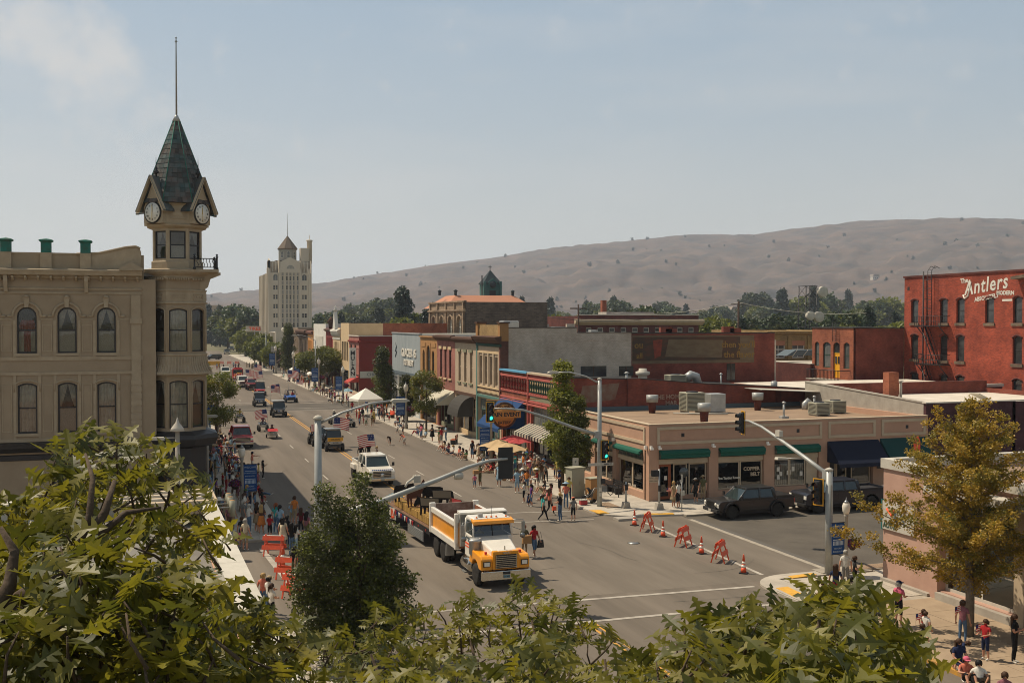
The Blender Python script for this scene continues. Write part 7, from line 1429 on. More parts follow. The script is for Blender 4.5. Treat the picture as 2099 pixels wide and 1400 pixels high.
  for yy in (fa,ra):
   wheel(t,s_*(W/2-.14),yy,wr,.27,rim)
   if flare:A=[(yy-(R_+.07)*math.cos(PI*i/8),g+(R_+.07)*math.sin(PI*i/8)) for i in range(9)]; B=[(yy-(R_-.02)*math.cos(PI*i/8),g+(R_-.02)*math.sin(PI*i/8)) for i in range(9)]; mb=MB(flare); [mb.add([(s_*(W/2-.03),*A[i]),(s_*(W/2-.03),*A[i+1]),(s_*(W/2+.12),*A[i+1]),(s_*(W/2+.12),*A[i]),(s_*(W/2+.12),*B[i+1]),(s_*(W/2+.12),*B[i])],[[0,1,2,3],[3,2,4,5]]) for i in range(8)]; mb.build('fender_flare',t,flare)
 BX(-W/2+.2,W/2-.2,f+.3,L/2-.3,.28,g+.1).build('chassis',t,'plastic_dark'); plate(t,0,f-.145,g+.03); return t
def flag(root_or_none,label,x,y,z,rz,s=1.,pole=2.2,tilt=0,hang=.25,group='flags carried in the parade',parent=None):
 t=thing('flag',label,'flag',(x,y,z),rz,group) if parent is None else parent
 MB().tube([(0,0,0),(tilt,0,pole)],.018*s+.006,5).build('pole',t,'cap_white'); MB().ball((tilt,0,pole+.03),.04,6).build('finial',t,'brass')
 mb=MB('flag_red'); nx,ny=10,13; W_,H_=1.45*s,.95*s
 def P(i,j):u=i/nx; return (tilt*(1-j/ny*.4)+.02+W_*u*.92,.09*s*math.sin(u*7+j*.25)*u,pole-.05-H_*j/ny-hang*s*u*u)
 for i in range(nx):
  for j in range(ny):mb.use('flag_blue' if i < 4 and j < 7 else ('flag_red' if j % 2 == 0 else 'flag_white')); mb.poly([P(i,j),P(i+1,j),P(i+1,j+1),P(i,j+1)])
 mb.use('flag_white')
 for i in range(4):
  for j in range(4):
   p=Vector(P(i,j*1.7+.6)); mb.poly([p+Vector((.03*s,-.006,0)),p+Vector((.055*s,-.006,.022*s)),p+Vector((.08*s,-.006,0)),p+Vector((.055*s,-.006,-.022*s))]); mb.poly([p+Vector((.03*s,.006,0)),p+Vector((.055*s,.006,.022*s)),p+Vector((.08*s,.006,0)),p+Vector((.055*s,.006,-.022*s))])
 mb.build('cloth',t); return t
# ---- dump truck
dt=thing('dump_truck','white and yellow dump truck leading the parade, empty tipper bed','dump truck',(15.55,52.0,.01),RAD(0.8))
Y0=-4.4   # front bumper
fr=MB(); fr.box(-.45,.45,Y0+.4,4.0,.62,.95).build('chassis',dt,'plastic_dark')
BX(-1.2,1.2,Y0-.12,Y0+.1,.45,.88).build('bumper',dt,'chrome',bevel=.03); BX(-.18,.18,Y0-.14,Y0-.121,.72,.85).build('bumper_slot',dt,'black'); plate(dt,.0,Y0-.13,.62,w=.32,m='umb_blue'); text('CV 3027',.09,(0,Y0-.145,.62),'black',dt,name='letters')
# fenders and grille surround
for s_ in (-1,1):
 fp=[(Y0+.05,.9),(Y0+.05,1.42),(Y0+.2,1.55),(Y0+1.55,1.62),(Y0+1.95,1.2),(Y0+2.0,.95),(Y0+1.75,.95)]+[(Y0+1.05+.62*math.cos(a),.62+.62*math.sin(a)) for a in (.5,.9,1.3,1.7,2.1,2.5)]+[(Y0+.45,.9)]
 MB().prism(fp,s_*1.2,s_*.62,'x').build('fender',dt,'car_yellow',bevel=.05)
 BX(s_*.93-.17,s_*.93+.17,Y0+.0,Y0+.06,1.08,1.32).build('headlight_bezel',dt,'black'); BX(s_*.93-.13,s_*.93+.13,Y0-.02,Y0+.0,1.11,1.29).build('headlight',dt,'headlight')
 BX(s_*.85-.05,s_*.85+.05,Y0+.4,Y0+.5,1.58,1.7).build('marker_light',dt,'red_light')
MB().prism([(-.66,.92),(.66,.92),(.64,1.78),(-.64,1.78)],Y0-.02,Y0+.25).build('grille_surround',dt,'car_yellow',bevel=.04); BX(-.52,.52,Y0-.05,Y0-.021,.98,1.62).build('grille',dt,'black')
for k in range(7):BX(-.5,.5,Y0-.07,Y0-.051,1.02+.087*k,1.045+.087*k).build('grille_bar',dt,'chrome')
for x_ in (-.52,.5):BX(x_,x_+.025,Y0-.075,Y0-.051,.98,1.62).build('grille_frame',dt,'chrome')
MB().add([(-.64,Y0+.2,1.78),(.64,Y0+.2,1.78),(.8,Y0+1.95,2.12),(-.8,Y0+1.95,2.12),(-.64,Y0+.2,1.0),(.64,Y0+.2,1.0),(.85,Y0+1.95,1.0),(-.85,Y0+1.95,1.0)],[[0,1,2,3],[4,0,3,7],[1,5,6,2],[0,4,5,1]]).build('hood',dt,'car_white',bevel=.08)
MB().prism([(-.62,1.7),(-.3,1.8),(.3,1.8),(.62,1.7)],Y0+.05,Y0+.3).build('hood_nose',dt,'car_white',bevel=.03); MB().prism([(-.03,1.8),(.03,1.8),(.02,1.98),(-.02,1.93)],Y0+.15,Y0+.22).build('hood_ornament',dt,'chrome'); text('MACK',.12,(0,Y0-.035,1.7),'chrome',dt,name='letters',bold=.006)
# cab
cy0,cy1=Y0+1.95,Y0+3.3
BX(-1.02,1.02,cy0,cy1,.95,2.12).build('cab_lower',dt,'car_white',bevel=.05); BX(-.98,.98,cy0+.12,cy1,2.75,2.98).build('roof',dt,'car_white',bevel=.1)
for s_ in (-1,1):
 MB().tube([(s_*.99,cy0+.02,2.1),(s_*.94,cy0+.22,2.85)],.055,6).tube([(s_*1.0,cy1-.08,2.1),(s_*.95,cy1-.08,2.85)],.07,6).build('pillar',dt,'car_white'); BX(s_*.96-.01,s_*.96+.01,cy0+.15,cy1-.12,2.15,2.78).build('side_window',dt,'screen')
 BX(s_*1.03-.006,s_*1.03+.006,cy0+.15,cy1-.1,1.62,1.7).box(s_*1.03-.006,s_*1.03+.006,cy0+.15,cy1-.1,1.48,1.54).build('door_stripe',dt,'orange_plastic')
 for k in range(7):BX(s_*1.035-.004,s_*1.035+.004,cy0+.25+.13*k,cy0+.33+.13*k,1.9,2.0).build('door_lettering',dt,'steel_blue') if s_ < 0 else None
MB().poly([(-.93,cy0+.03,2.13),(.93,cy0+.03,2.13),(.88,cy0+.22,2.76),(-.88,cy0+.22,2.76)]).build('windscreen',dt,'glass_dark'); BX(-.9,.9,cy1-.03,cy1,2.12,2.75).build('rear_window',dt,'plastic_dark'); MB().tube([(0,cy0+.01,2.13),(0,cy0+.2,2.78)],.025,5).build('windscreen_post',dt,'black')
MB().prism([(cy0-.18,2.72),(cy0-.12,2.88),(cy0+.3,2.96),(cy0+.2,2.8)],-1.04,1.04,'x').build('sun_visor',dt,'car_yellow',bevel=.02)
for x_ in (-.75,-.25,0,.25,.75):MB().lathe([(.05,2.98),(.04,3.05),(.001,3.06)],8,(x_,cy0+.25)).build('cab_light',dt,'amber_light')
BX(-.62,-.4,cy0+.35,cy0+.5,2.98,3.15).build('work_light',dt,'galv'); MB().tube([(.1,cy0+.5,2.98),(.1,cy0+.55,3.5)],.01,5).build('aerial',dt,'black')
for s_ in (-1,1):
 m_=MB().tube([(s_*1.0,cy0+.1,2.85),(s_*1.55,cy0-.05,2.85),(s_*1.55,cy0-.05,2.15),(s_*1.0,cy0+.05,2.1)],.018,5).tube([(s_*1.0,cy0+.1,2.5),(s_*1.55,cy0-.05,2.3)],.014,5); m_.build('mirror_arm',dt,'steel'); BX(s_*1.55-.09,s_*1.55+.09,cy0-.1,cy0-.05,2.25,2.75).lathe([(.13,-.03),(.13,.03)],14,(s_*1.5,cy0-.1,2.08),ax='y').build('mirror',dt,'steel')
# air cleaner, tank, steps
MB().lathe([(.24,1.35),(.27,1.4),(.27,1.95),(.32,1.98),(.32,2.08),(.2,2.12)],18,(-1.02,cy0-.3)).build('air_cleaner',dt,'galv'); MB().lathe([(.24,1.3),(.24,2.0)],14,(-1.03,cy0+.1)).build('filter',dt,'car_white') if False else None
for s_ in (-1,1):MB().lathe([(.3,cy0+.0),(.34,cy0+.05),(.34,cy0+1.2),(.3,cy0+1.25)],20,(s_*.95,0,.75),ax='y').build('fuel_tank',dt,'chrome'); BX(s_*1.28-.06,s_*1.28+.06,cy0+.3,cy0+.9,.35,.4).build('step',dt,'steel')
# tipper body
b0,b1,bz0,bz1=Y0+3.75,4.35,1.35,2.62
BX(-1.2,1.2,b0,b1,1.22,1.32).build('bed_floor',dt,'rust_bed')
for s_ in (-1,1):
 BX(s_*1.2-.05,s_*1.2+.05,b0,b1,1.32,bz1-.12).build('bed_side',dt,'car_yellow'); MB().prism([(b0,bz1-.36),(b1,bz1-.36),(b1,bz1-.08),(b0,bz1-.08)],s_*1.15,s_*1.34,'x').build('side_rail',dt,'car_white',bevel=.03); MB().prism([(b0,1.18),(b1,1.18),(b1,1.5),(b0,1.5)],s_*1.15,s_*1.36,'x').build('side_rail',dt,'car_white',bevel=.03); BX(s_*1.149-.01,s_*1.149+.01,b0+.05,b1-.05,1.33,bz1-.1).build('bed_lining',dt,'rust_bed')
 for yy,h_ in ((b0,2.95),(b1-.2,bz1+.12)):BX(s_*1.22-.16,s_*1.22+.16,yy,yy+.22,1.15,h_).build('corner_post',dt,'car_white',bevel=.03)
 BX(s_*1.36-.012,s_*1.36+.02,b0+.02,b0+.24,1.35,2.7).build('ladder_plate',dt,'chrome')
BX(-1.06,1.06,b0,b0+.08,1.32,2.98).build('headboard',dt,'galv'); BX(-.25,.25,b0-.02,b0-.001,2.1,2.75).build('headboard_window',dt,'plastic_dark'); MB().prism([(b0-.35,2.98),(b0-.35,3.06),(b0+.2,3.1),(b0+.2,3.0)],-1.22,1.22,'x').build('cab_guard',dt,'car_white')
for s_ in (-1,1):MB().prism([(b0-.33,2.98),(b0,2.98),(b0,2.5)],s_*1.2,s_*1.16,'x').build('guard_gusset',dt,'galv')
BX(-1.1,1.1,b1-.1,b1,1.32,bz1+.05).build('tailgate',dt,'bare_metal')
for s_ in (-1,1):
 wheel(dt,s_*1.03,Y0+1.05,.53,.3,'chrome',spokes=10)
 for yy in (2.15,3.5):
  wheel(dt,s_*1.1,yy,.53,.28,'chrome',spokes=6); wheel(dt,s_*.78,yy,.53,.28,'steel',spokes=6)
 MB().prism([(1.3,1.1),(1.42,1.1),(1.46,.45),(1.36,.45)],s_*.85,s_*1.28,'x').build('mudflap',dt,'galv')
MB().tube([(-.72,cy1+.1,1.0),(-.72,cy1+.1,2.9)],.07,8).build('exhaust_stack',dt,'chrome')
# ---- flatbed trailer with straw bales
tr=thing('flatbed_trailer','low flatbed trailer with straw bales and painted cattle cutouts behind the dump truck','trailer',(15.2,63.4,.01),RAD(3.2))
BX(-1.25,1.25,-6.4,5.0,.95,1.12).build('deck',tr,'bed_wood')
for k in range(16):BX(-1.24+.155*k,-1.105+.155*k,-6.35,4.95,1.121,1.135).build('deck_board',tr,'bed_wood')
BX(-1.3,1.3,-6.55,-6.4,.75,1.15).build('headboard',tr,'black')
for s_ in (-1,1):
 BX(s_*1.27-.03,s_*1.27+.03,-6.4,5.0,.85,1.15).build('side_rail',tr,'black')
 for k in range(8):BX(s_*1.31-.01,s_*1.31+.01,-5.8+1.4*k,-5.7+1.4*k,.95,1.05).build('marker_light',tr,'red_light')
 for yy in (2.2,3.4):wheel(tr,s_*1.02,yy,.45,.28,'chrome',spokes=6)
sk_=MB('galv')
BX(-1.3,-1.24,-5.2,-2.2,.25,.84).build('skirt',tr,'galv')
for k in range(6):sk_.box(-1.325,-1.301,-5.15,-2.25,.3+.09*k,.335+.09*k)
sk_.build('skirt_rib',tr,'steel'); BX(-.5,.5,-6.3,4.6,.6,.94).build('frame',tr,'plastic_dark'); MB().tube([(0,-6.5,.7),(0,-7.6,.6)],.1,6).build('drawbar',tr,'steel')
def on(root,x,y,z):p=Matrix.Translation(root.location) @ Matrix.Rotation(root.rotation_euler.z,4,'Z') @ Vector((x,y,z)); return (p.x,p.y,p.z)
bale=MB().use('straw').box(-.48,.48,-.23,.23,0,.42).mesh('straw'); tw=MB().use('brass').box(-.485,-.2,-.235,-.232,.0,.0).mesh('twine')
random.seed(12); i=0
W2=['nearest the truck','second from the truck','third from the truck','middle','fifth from the truck','sixth from the truck','seventh from the truck','rearmost']
for row_,x_ in (('left',-.72),('right',.55)):
 for k in range(8):
  q=thing('straw_bale','straw bale in the %s row on the flatbed, %s' % (row_,W2[k]),'straw bale',on(tr,x_+(.15 if row_ == 'right' else 0),-5.7+1.02*k,1.14),tr.rotation_euler.z+PI/2+random.uniform(-.04,.04),'straw bales on the flatbed'); q['group'] ='straw bales on the flatbed'
  MB('straw').box(-.49,.49,-.26,.26,0,.44+random.uniform(-.02,.03)).build('straw',q,'straw',bevel=.04); s_=MB('kraft')
  for xx in (-.2,.2):s_.box(xx-.008,xx+.008,-.268,.268,-.0,.476)
  s_.build('twine',q,'kraft')
  random.seed(12+i); i += 1
mat('hide_black',(.012,.01,.009),.8); mat('hide_brown',(.09,.035,.02),.8); mat('hide_back',(.2,.17,.13),.8)
def cutout(label,x,y,z,rz,m,back=None,s=1.,horse=False):
 t=thing('cattle_cutout' if not horse else 'horse_cutout',label,'cutout',on(tr,x,y,z),rz+tr.rotation_euler.z,'painted animal cutouts on the flatbed'); t.scale=(s,s,s)
 P=[(-.62,.0),(-.52,0),(-.5,.45),(-.42,.5),(-.38,0),(-.28,0),(-.26,.45),(.2,.42),(.24,0),(.34,0),(.34,.42),(.42,.46),(.46,0),(.56,0),(.56,.6),(.68,.62),(.86,.45),(.95,.52),(.88,.78),(.74,.98),(.72,1.1),(.64,1.02),(.5,1.02),(-.5,1.0),(-.66,.95),(-.74,.5),(-.7,.48)]
 if horse:P=[(a,b*1.25) for a,b in P[:15]]+[(.7,.95),(.92,1.2),(1.02,1.35),(.8,1.72),(.66,1.6),(.45,1.25),(-.5,1.22),(-.66,1.15),(-.74,.5),(-.7,.48)]
 o=MB().prism(P,-.012,.012).build('board',t,m)
 BX(-.3,.3,.02,.06,0,.05).box(-.02,.02,.02,.4,0,.04).build('stand',t,'bed_wood')
 if back:MB().prism([(-.55,.55),(.5,.55),(.55,.98),(-.55,.96)],.014,.02).build('back_panel',t,back)
cutout('black cow cutout standing highest on the right bale row, rear one',.6,-.8,1.58,PI*.9,'hide_black'); cutout('black cow cutout on the right bale row, front one',.75,-2.3,1.58,PI*.85,'hide_black','hide_back'); cutout('black cow cutout on the left bale row near the rear',-.75,.6,1.58,PI*.1,'hide_black','hide_back'); cutout('black cow cutout on the left bale row close to the truck',-.6,-4.2,1.5,PI*.8,'hide_black','hide_back')
cutout('brown and red horse cutout in the middle of the left bale row',-.6,-1.3,1.55,PI*.15,'hide_brown','umb_red',.9,True); cutout('red-backed calf cutout at the right edge of the flatbed',1.5-.4,-4.0,1.5,PI*.6,'hide_brown','umb_red',.8); cutout('dark calf cutout low beside the right bales',.1,-5.2,1.5,PI*1.1,'hide_black',None,.6); cutout('brown calf cutout between the two bale rows',-.05,-2.8,1.15,PI*.3,'hide_brown','umb_red',.8)
q=thing('sign_board','white board with red numbers hanging on the left rear of the flatbed','sign',on(tr,-1.36,.9,.75),tr.rotation_euler.z-PI/2+.25); BX(-.4,.4,-.01,.01,-.28,.42).build('board',q,'cap_white'); text('10',.5,(0,-.02,.15),'orange_plastic',q,name='letters',bold=.02); text('CENT',.2,(0,-.02,-.15),'orange_plastic',q,name='letters',bold=.008)
q=thing('tinsel_heap','heap of shiny blue tinsel at the rear of the flatbed','tinsel',on(tr,-.5,3.6,1.14)); mb=MB('car_blue'); random.seed(2)
for _ in range(260):d=rdir(); p=Vector((d.x*.6,d.y*.5,abs(d.z)*.45)); a=rdir()*.09; b=rdir()*.06; mb.poly([p,p+a,p+a+b,p+b])
o=mb.build('strands',q,'umb_blue'); o['kind'] ='stuff'
q=thing('bunting','red white and blue bunting along the left side of the flatbed','bunting',on(tr,-1.34,-1,.9),tr.rotation_euler.z)
for k in range(12):MB().prism([(-2.5+.4*k,.2),(-2.15+.4*k,.2),(-2.32+.4*k,-.1)],-.02,.01,'x').build('pennant',q,['flag_red','flag_white','flag_blue'][k % 3])
# ---- pickups and cars
pk_=pickup('pickup_truck','white dual-wheel pickup with decorated hood and riders standing in its bed','pickup truck',16.35,83.6,.03,'car_white',L=6.6,H=2.15,hood=1.3,wr=.44)
for s_ in (-1,1):MB().prism([(1.35,.75),(1.5,1.15),(2.7,1.15),(2.85,.75)],s_*1.0,s_*1.22,'x').build('rear_fender',pk_,'car_white',bevel=.05); wheel(pk_,s_*1.08,2.05,.44,.26)
for k in range(11):BX(-.8+.15*k,-.68+.15*k,-3.34,-3.31,1.22,1.3).build('hood_lettering',pk_,'car_blue')
MB().lathe([(.17,-.03),(.17,.0)],14,(0,-3.34,.85),ax='y').build('badge',pk_,'chrome').scale=(1.6,1,1) if False else (1,1,1)
pickup('pickup_truck','red pickup parked facing the camera beside the left crowd','pickup truck',8.35,111.6,.0,'car_red',L=6.0,H=2.0,hood=1.2,wr=.43)
gl_=pickup('pickup_truck','dark grey off-road pickup with fender flares parked at the tan shop','pickup truck',36.5,60.75,-PI/2,'car_grey',L=5.5,W=1.9,H=1.9,hood=1.15,wr=.44,flare='car_black',cover='car_black',trimm='plastic_dark',rim='steel')
BX(-.62,.62,-2.83,-2.76,.7,1.1).build('slot_grille',gl_,'car_grey')
for s_ in (-1,1):MB().lathe([(.11,-.02),(.11,.03)],14,(s_*.66,-2.84,.95),ax='y').build('round_lamp',gl_,'headlight')
for k in range(7):BX(-.42+.13*k,-.36+.13*k,-2.85,-2.831,.74,1.06).build('grille_slot',gl_,'black')
pickup('pickup_truck','large black pickup with white-spoked wheels parked before the navy awning','pickup truck',43.4,60.95,-PI/2,'car_navy',L=6.3,H=2.05,hood=1.3,wr=.46,trimm='black',rim='white_paint',grille='black')
pickup('pickup_truck','silver pickup half hidden behind the pink building','pickup truck',50.3,60.95,-PI/2,'car_silver',L=6.0,H=2.0,hood=1.25,grille='black')
pickup('pickup_truck','white pickup last in the parade behind the fire engine','pickup truck',15.6,254.0,.0,'car_white',L=6,H=2.2,hood=1.35,wr=.48)
pickup('suburban_car','white sport utility car between the fire engine and the dark red car','car',16.3,212.5,.0,'car_white',L=5.8,H=2.1,hood=1.3,suv=True); pickup('off_road_car','dark red open-top off-road car flying two flags','car',17.2,203,.05,'car_darkred',L=4.6,H=2.0,hood=1.3,wr=.5,suv=True,trimm='black',flare='black')
for i,(px,py,m,lab) in enumerate(((465,726,'car_black','black car far down the street, nearest'),(474,718,'car_grey','dark grey pickup far down the street, behind the black car'),(437,737,'car_grey','dark car at the left kerb far down the street'))):pickup('far_car',lab,'car',*gp(px,py),[0,0,-1.2][i],m,L=5.5,H=1.8,hood=1.1,suv=i != 1)
# fire engine
fe_=thing('fire_engine','red and chrome antique fire engine draped with bunting','fire engine',(16.5,230,.01)); BX(-1.15,1.15,-1.2,4.5,.9,2.7).build('body',fe_,'chrome',bevel=.06); BX(-1.05,1.05,-2.6,-1.2,.8,2.9).build('cab',fe_,'car_red',bevel=.12); BX(-.92,.92,-2.64,-2.58,1.95,2.65).build('windscreen',fe_,'screen'); MB().add([(-.6,-4.2,1.7),(.6,-4.2,1.7),(.85,-2.6,1.95),(-.85,-2.6,1.95),(-.6,-4.2,.7),(.6,-4.2,.7),(.85,-2.6,.7),(-.85,-2.6,.7)],[[0,1,2,3],[4,0,3,7],[1,5,6,2],[0,4,5,1]]).build('hood',fe_,'car_red',bevel=.1); BX(-.45,.45,-4.26,-4.2,.8,1.6).build('grille',fe_,'chrome'); BX(-1.2,1.2,-4.5,-4.3,.5,.8).build('bumper',fe_,'chrome',bevel=.03); BX(-.8,.8,-2.3,-1.9,2.9,3.1).build('light_bar',fe_,'red_light')
for s_ in (-1,1):
 MB().prism([(-4.2,.9),(-4.1,1.35),(-3.0,1.4),(-2.6,.9)],s_*.6,s_*1.15,'x').build('fender',fe_,'car_red',bevel=.08); MB().lathe([(.16,-.1),(.18,.05)],12,(s_*.8,-4.2,1.2),ax='y').build('headlight',fe_,'headlight')
 for yy in (-3.4,2.8):wheel(fe_,s_*1.0,yy,.5,.3,'chrome',spokes=6)
MB().tube([(-.8,-4.3,1.5),(0,-3.3,2.0),(.8,-2.6,2.0)],.1,6).build('garland',fe_,'signal_yellow')
for k in range(14):MB().prism([(-1.1+.16*k,2.0),(-.96+.16*k,2.0),(-1.03+.16*k,1.6)],-4.36-.02*(k % 2),-4.3).build('pennant',fe_,['flag_red','flag_white','flag_blue'][k % 3])
# side by side buggies
def buggy(label,x,y,rz,paint,W=1.65,L=3.2,H=1.95,roof='steel',sign=True,wsh=True,wr=.38,cab=True):
 t=thing('buggy',label,'side-by-side buggy',(x,y,.01),rz,'side-by-side buggies in the parade'); f=-L/2
 MB().add([(-W*.36,f,.95),(W*.36,f,.95),(W*.42,f+.95,1.12),(-W*.42,f+.95,1.12),(-W*.33,f,.5),(W*.33,f,.5),(W*.42,f+.95,.45),(-W*.42,f+.95,.45)],[[0,1,2,3],[4,0,3,7],[1,5,6,2],[0,4,5,1],[4,5,6,7]]).build('hood',t,paint,bevel=.06)
 BX(-W*.42,W*.42,f+.95,L/2-.95,.35,.62).build('tub',t,paint,bevel=.03); BX(-W*.44,W*.44,L/2-.95,L/2,.55,1.05).build('cargo_bed',t,paint,bevel=.03); BX(-W*.28,W*.28,f-.05,f+.02,.55,.9).build('grille',t,'black'); BX(-W*.4,W*.4,f-.16,f-.05,.42,.56).build('bumper',t,'black',bevel=.02)
 for x_ in (-W*.22,W*.22):BX(x_-.24,x_+.24,.15,.7,.62,.82).box(x_-.24,x_+.24,.62,.75,.82,1.35).build('seat',t,'plastic_dark',bevel=.03)
 if cab:
  c_=MB()
  for s_ in (-1,1):c_.tube([(s_*W*.43,f+.8,1.1),(s_*W*.38,f+1.3,H-.05),(s_*W*.38,.75,H-.05),(s_*W*.43,.95,.9)],.035,6)
  for yy in (f+1.3,.75):c_.tube([(-W*.38,yy,H-.05),(W*.38,yy,H-.05)],.035,6)
  c_.build('roll_cage',t,'black_metal')
  if roof:BX(-W*.44,W*.44,f+1.15,.85,H-.03,H+.04).build('roof',t,roof,bevel=.03)
  if wsh:MB().poly([(-W*.42,f+.82,1.15),(W*.42,f+.82,1.15),(W*.37,f+1.28,H-.1),(-W*.37,f+1.28,H-.1)]).build('windscreen',t,'screen')
 for s_ in (-1,1):
  BX(s_*W*.27-.11,s_*W*.27+.11,f-.03,f+.05,.78,.9).build('headlight',t,'headlight'); BX(s_*W*.5-.06,s_*W*.5+.06,f+.85,f+.93,1.25,1.42).build('mirror',t,'black')
  for yy in (f+.45,L/2-.55):wheel(t,s_*W*.44,yy,wr,.28,'black_metal',spokes=5); MB().tube([(s_*.2,yy,.5),(s_*W*.38,yy,wr)],.04,5).build('axle',t,'black_metal')
 if sign:BX(-.3,.3,f-.09,f-.055,.62,.98).build('entry_card',t,'cap_white'); BX(-.24,.0,f-.1,f-.091,.8,.93).build('card_print',t,'car_blue'); BX(-.2,.24,f-.1,f-.091,.68,.74).build('card_print',t,'steel_blue')
 return t
b1_=buggy('boxy buggy with yellow number board behind the tall signal pole',16.6,105.2,.0,'car_grey',W=1.75,L=3.6,H=2.05,sign=False); BX(-.75,.75,-1.92,-1.87,1.0,1.35).build('name_board',b1_,'signal_yellow'); BX(-.5,.5,-1.93,-1.88,.72,.98).build('number_card',b1_,'cap_white'); text('WILDLIFE',.2,(0,-1.94,1.17),'black',b1_,name='letters'); text('4x 500',.2,(0,-1.94,.85),'black',b1_,name='letters')
buggy('dark buggy with open frame just behind the boxy buggy',15.9,109.8,.05,'car_black',H=1.9,roof=None,sign=False)
buggy('black and silver boxy off-road buggy in the middle of the far crossing',15.7,144.9,.0,'car_black',W=1.85,L=3.9,H=2.05,roof='galv'); buggy('small grey-roofed buggy left of centre beyond the far crosswalk',14.9,163,.0,'car_navy',W=1.75,L=3.2,H=2.0); buggy('bright blue buggy right of centre beyond the far crosswalk',20.2,169.3,.0,'car_blue',W=1.85,L=3.2,H=1.9,roof=None,wsh=False,sign=False); buggy('red and white roofed buggy in front of the dark red car',17.2,186.8,.0,'car_red',W=1.8,L=3.2,H=2.35,roof='cap_white',sign=False)
def quad(label,x,y,rz,paint,z=.01):
 t=thing('quad_bike',label,'quad bike',(x,y,z),rz,'quad bikes in the parade')
 MB().prism([(-1.0,.75),(-.95,.92),(-.3,1.0),(-.1,.85),(.5,.88),(.95,.95),(1.0,.8),(.3,.55),(-.3,.5)],-.22,.22,'x').build('body',t,paint,bevel=.04); BX(-.18,.18,-.1,.65,.86,.97).build('seat',t,'plastic_dark',bevel=.04); MB().tube([(-.4,-.35,1.15),(-.15,-.5,1.08),(.15,-.5,1.08),(.4,-.35,1.15)],.022,6).tube([(0,-.5,1.08),(0,-.62,.8)],.04,6).build('handlebar',t,'black_metal')
 for y0,y1 in ((-1.05,-.45),(.45,1.05)):
  BX(-.5,.5,y0,y1,.78,.84).build('fender',t,paint,bevel=.03); r=MB()
  for k in range(5):r.tube([(-.4+.2*k,y0+.05,.93),(-.4+.2*k,y1-.05,.93)],.014,5)
  r.tube([(-.42,y0+.05,.93),(.42,y0+.05,.93)],.016,5).tube([(-.42,y1-.05,.93),(.42,y1-.05,.93)],.016,5).build('rack',t,'black_metal')
 for s_ in (-1,1):
  for yy in (-.72,.72):wheel(t,s_*.48,yy,.32,.26,'black_metal',spokes=4)
  BX(s_*.2-.08,s_*.2+.08,-1.06,-1.0,.65,.76).build('headlight',t,'headlight')
 BX(-.28,.28,-1.12,-1.09,.5,.8).build('entry_card',t,'cap_white'); return t
quad('black quad bike on the left with a rider in yellow-green',10.2,137.6,.0,'car_black'); quad('black quad bike between the first quad and the small boat',11.9,125.8,.0,'car_navy'); quad('quad bike draped with a flag on the right of the street',22.0,127.6,.15,'car_black'); quad('darker quad bike just behind the flag-draped one',21.0,131.5,.0,'car_navy')
# small boat towed on the left lane
bt_=thing('small_boat','small silver boat-shaped float draped with flags left of the centre line','boat',(12.1,117.6,.15)); L_=[(-1.5,0,.35),(-1.0,.45,.1),(0,.62,0),(1.3,.6,0)]; mb=MB('galv')
R_=[[(s_*w,y_,z_) for s_ in (-1,1) for z_ in (.0,)] for y_,w,z0 in L_]
for (y0,w0,k0),(y1,w1,k1) in zip(L_,L_[1:]):
 for s_ in (-1,1):mb.poly([(s_*w0*.7,y0,.12+k0*.5),(s_*w1*.7,y1,.12+k1*.5),(s_*w1,y1,.62),(s_*w0,y0,.66)])
 mb.poly([(-w0*.7,y0,.12+k0*.5),(-w1*.7,y1,.12+k1*.5),(w1*.7,y1,.12+k1*.5),(w0*.7,y0,.12+k0*.5)])
mb.poly([(-.42,1.3,.12),(.42,1.3,.12),(.6,1.3,.62),(-.6,1.3,.62)]).build('hull',bt_,'galv'); BX(-.5,.5,0,.3,.4,.46).build('thwart',bt_,'wood'); MB().prism([(-1.2,.7),(-.2,.9),(.2,.75),(-.2,.6)],-.5,.5,'x').build('flag_drape',bt_,'flag_red'); wheel(bt_,.55,.6,.2,.12,'steel',spokes=4).location.z=.05; wheel(bt_,-.55,.6,.2,.12,'steel',spokes=4).location.z=.05
# parade flags
for (lab,x,y,z,rz,s,pole,tilt) in (('large flag leaning from the bed of the white pickup',17.0,84.6,1.4,2.7,1.0,2.2,.35),('flag on the red and white roofed buggy, right side',18.0,187.8,1.2,PI,1.5,3.3,.3),('flag leaning over the dark red open car',16.4,204,1.4,0,1.5,2.6,-.3),('second flag on the dark red open car, taller',17.8,205,1.4,0,1.3,3.6,0),
 ('large flag above the bright blue buggy',20.1,170.6,1.1,0,1.6,4.4,-.2),('dark folded flag at the right of the bright blue buggy',21.2,170.4,1.0,0,.9,2.8,.1),('left flag on the black and silver boxy buggy',14.8,146.3,1.0,0,1.1,3.4,.1),('right flag on the black and silver boxy buggy',16.4,146.5,1.0,PI,1.2,3.6,.35),('flag flying behind the small boat-shaped float',11.9,118.9,.3,PI,1.2,3.1,.25),('small red flag at the left of the boxy buggy',15.5,104.8,.9,PI,.7,1.8,.1),('white and red flag bundle behind the boxy buggy roof',16.9,107.5,1.0,0,1.2,2.0,.2)):flag(None,lab,x,y,z,rz,s*(.8 if y > 110 else 1),pole*(.9 if y > 110 else 1),tilt)
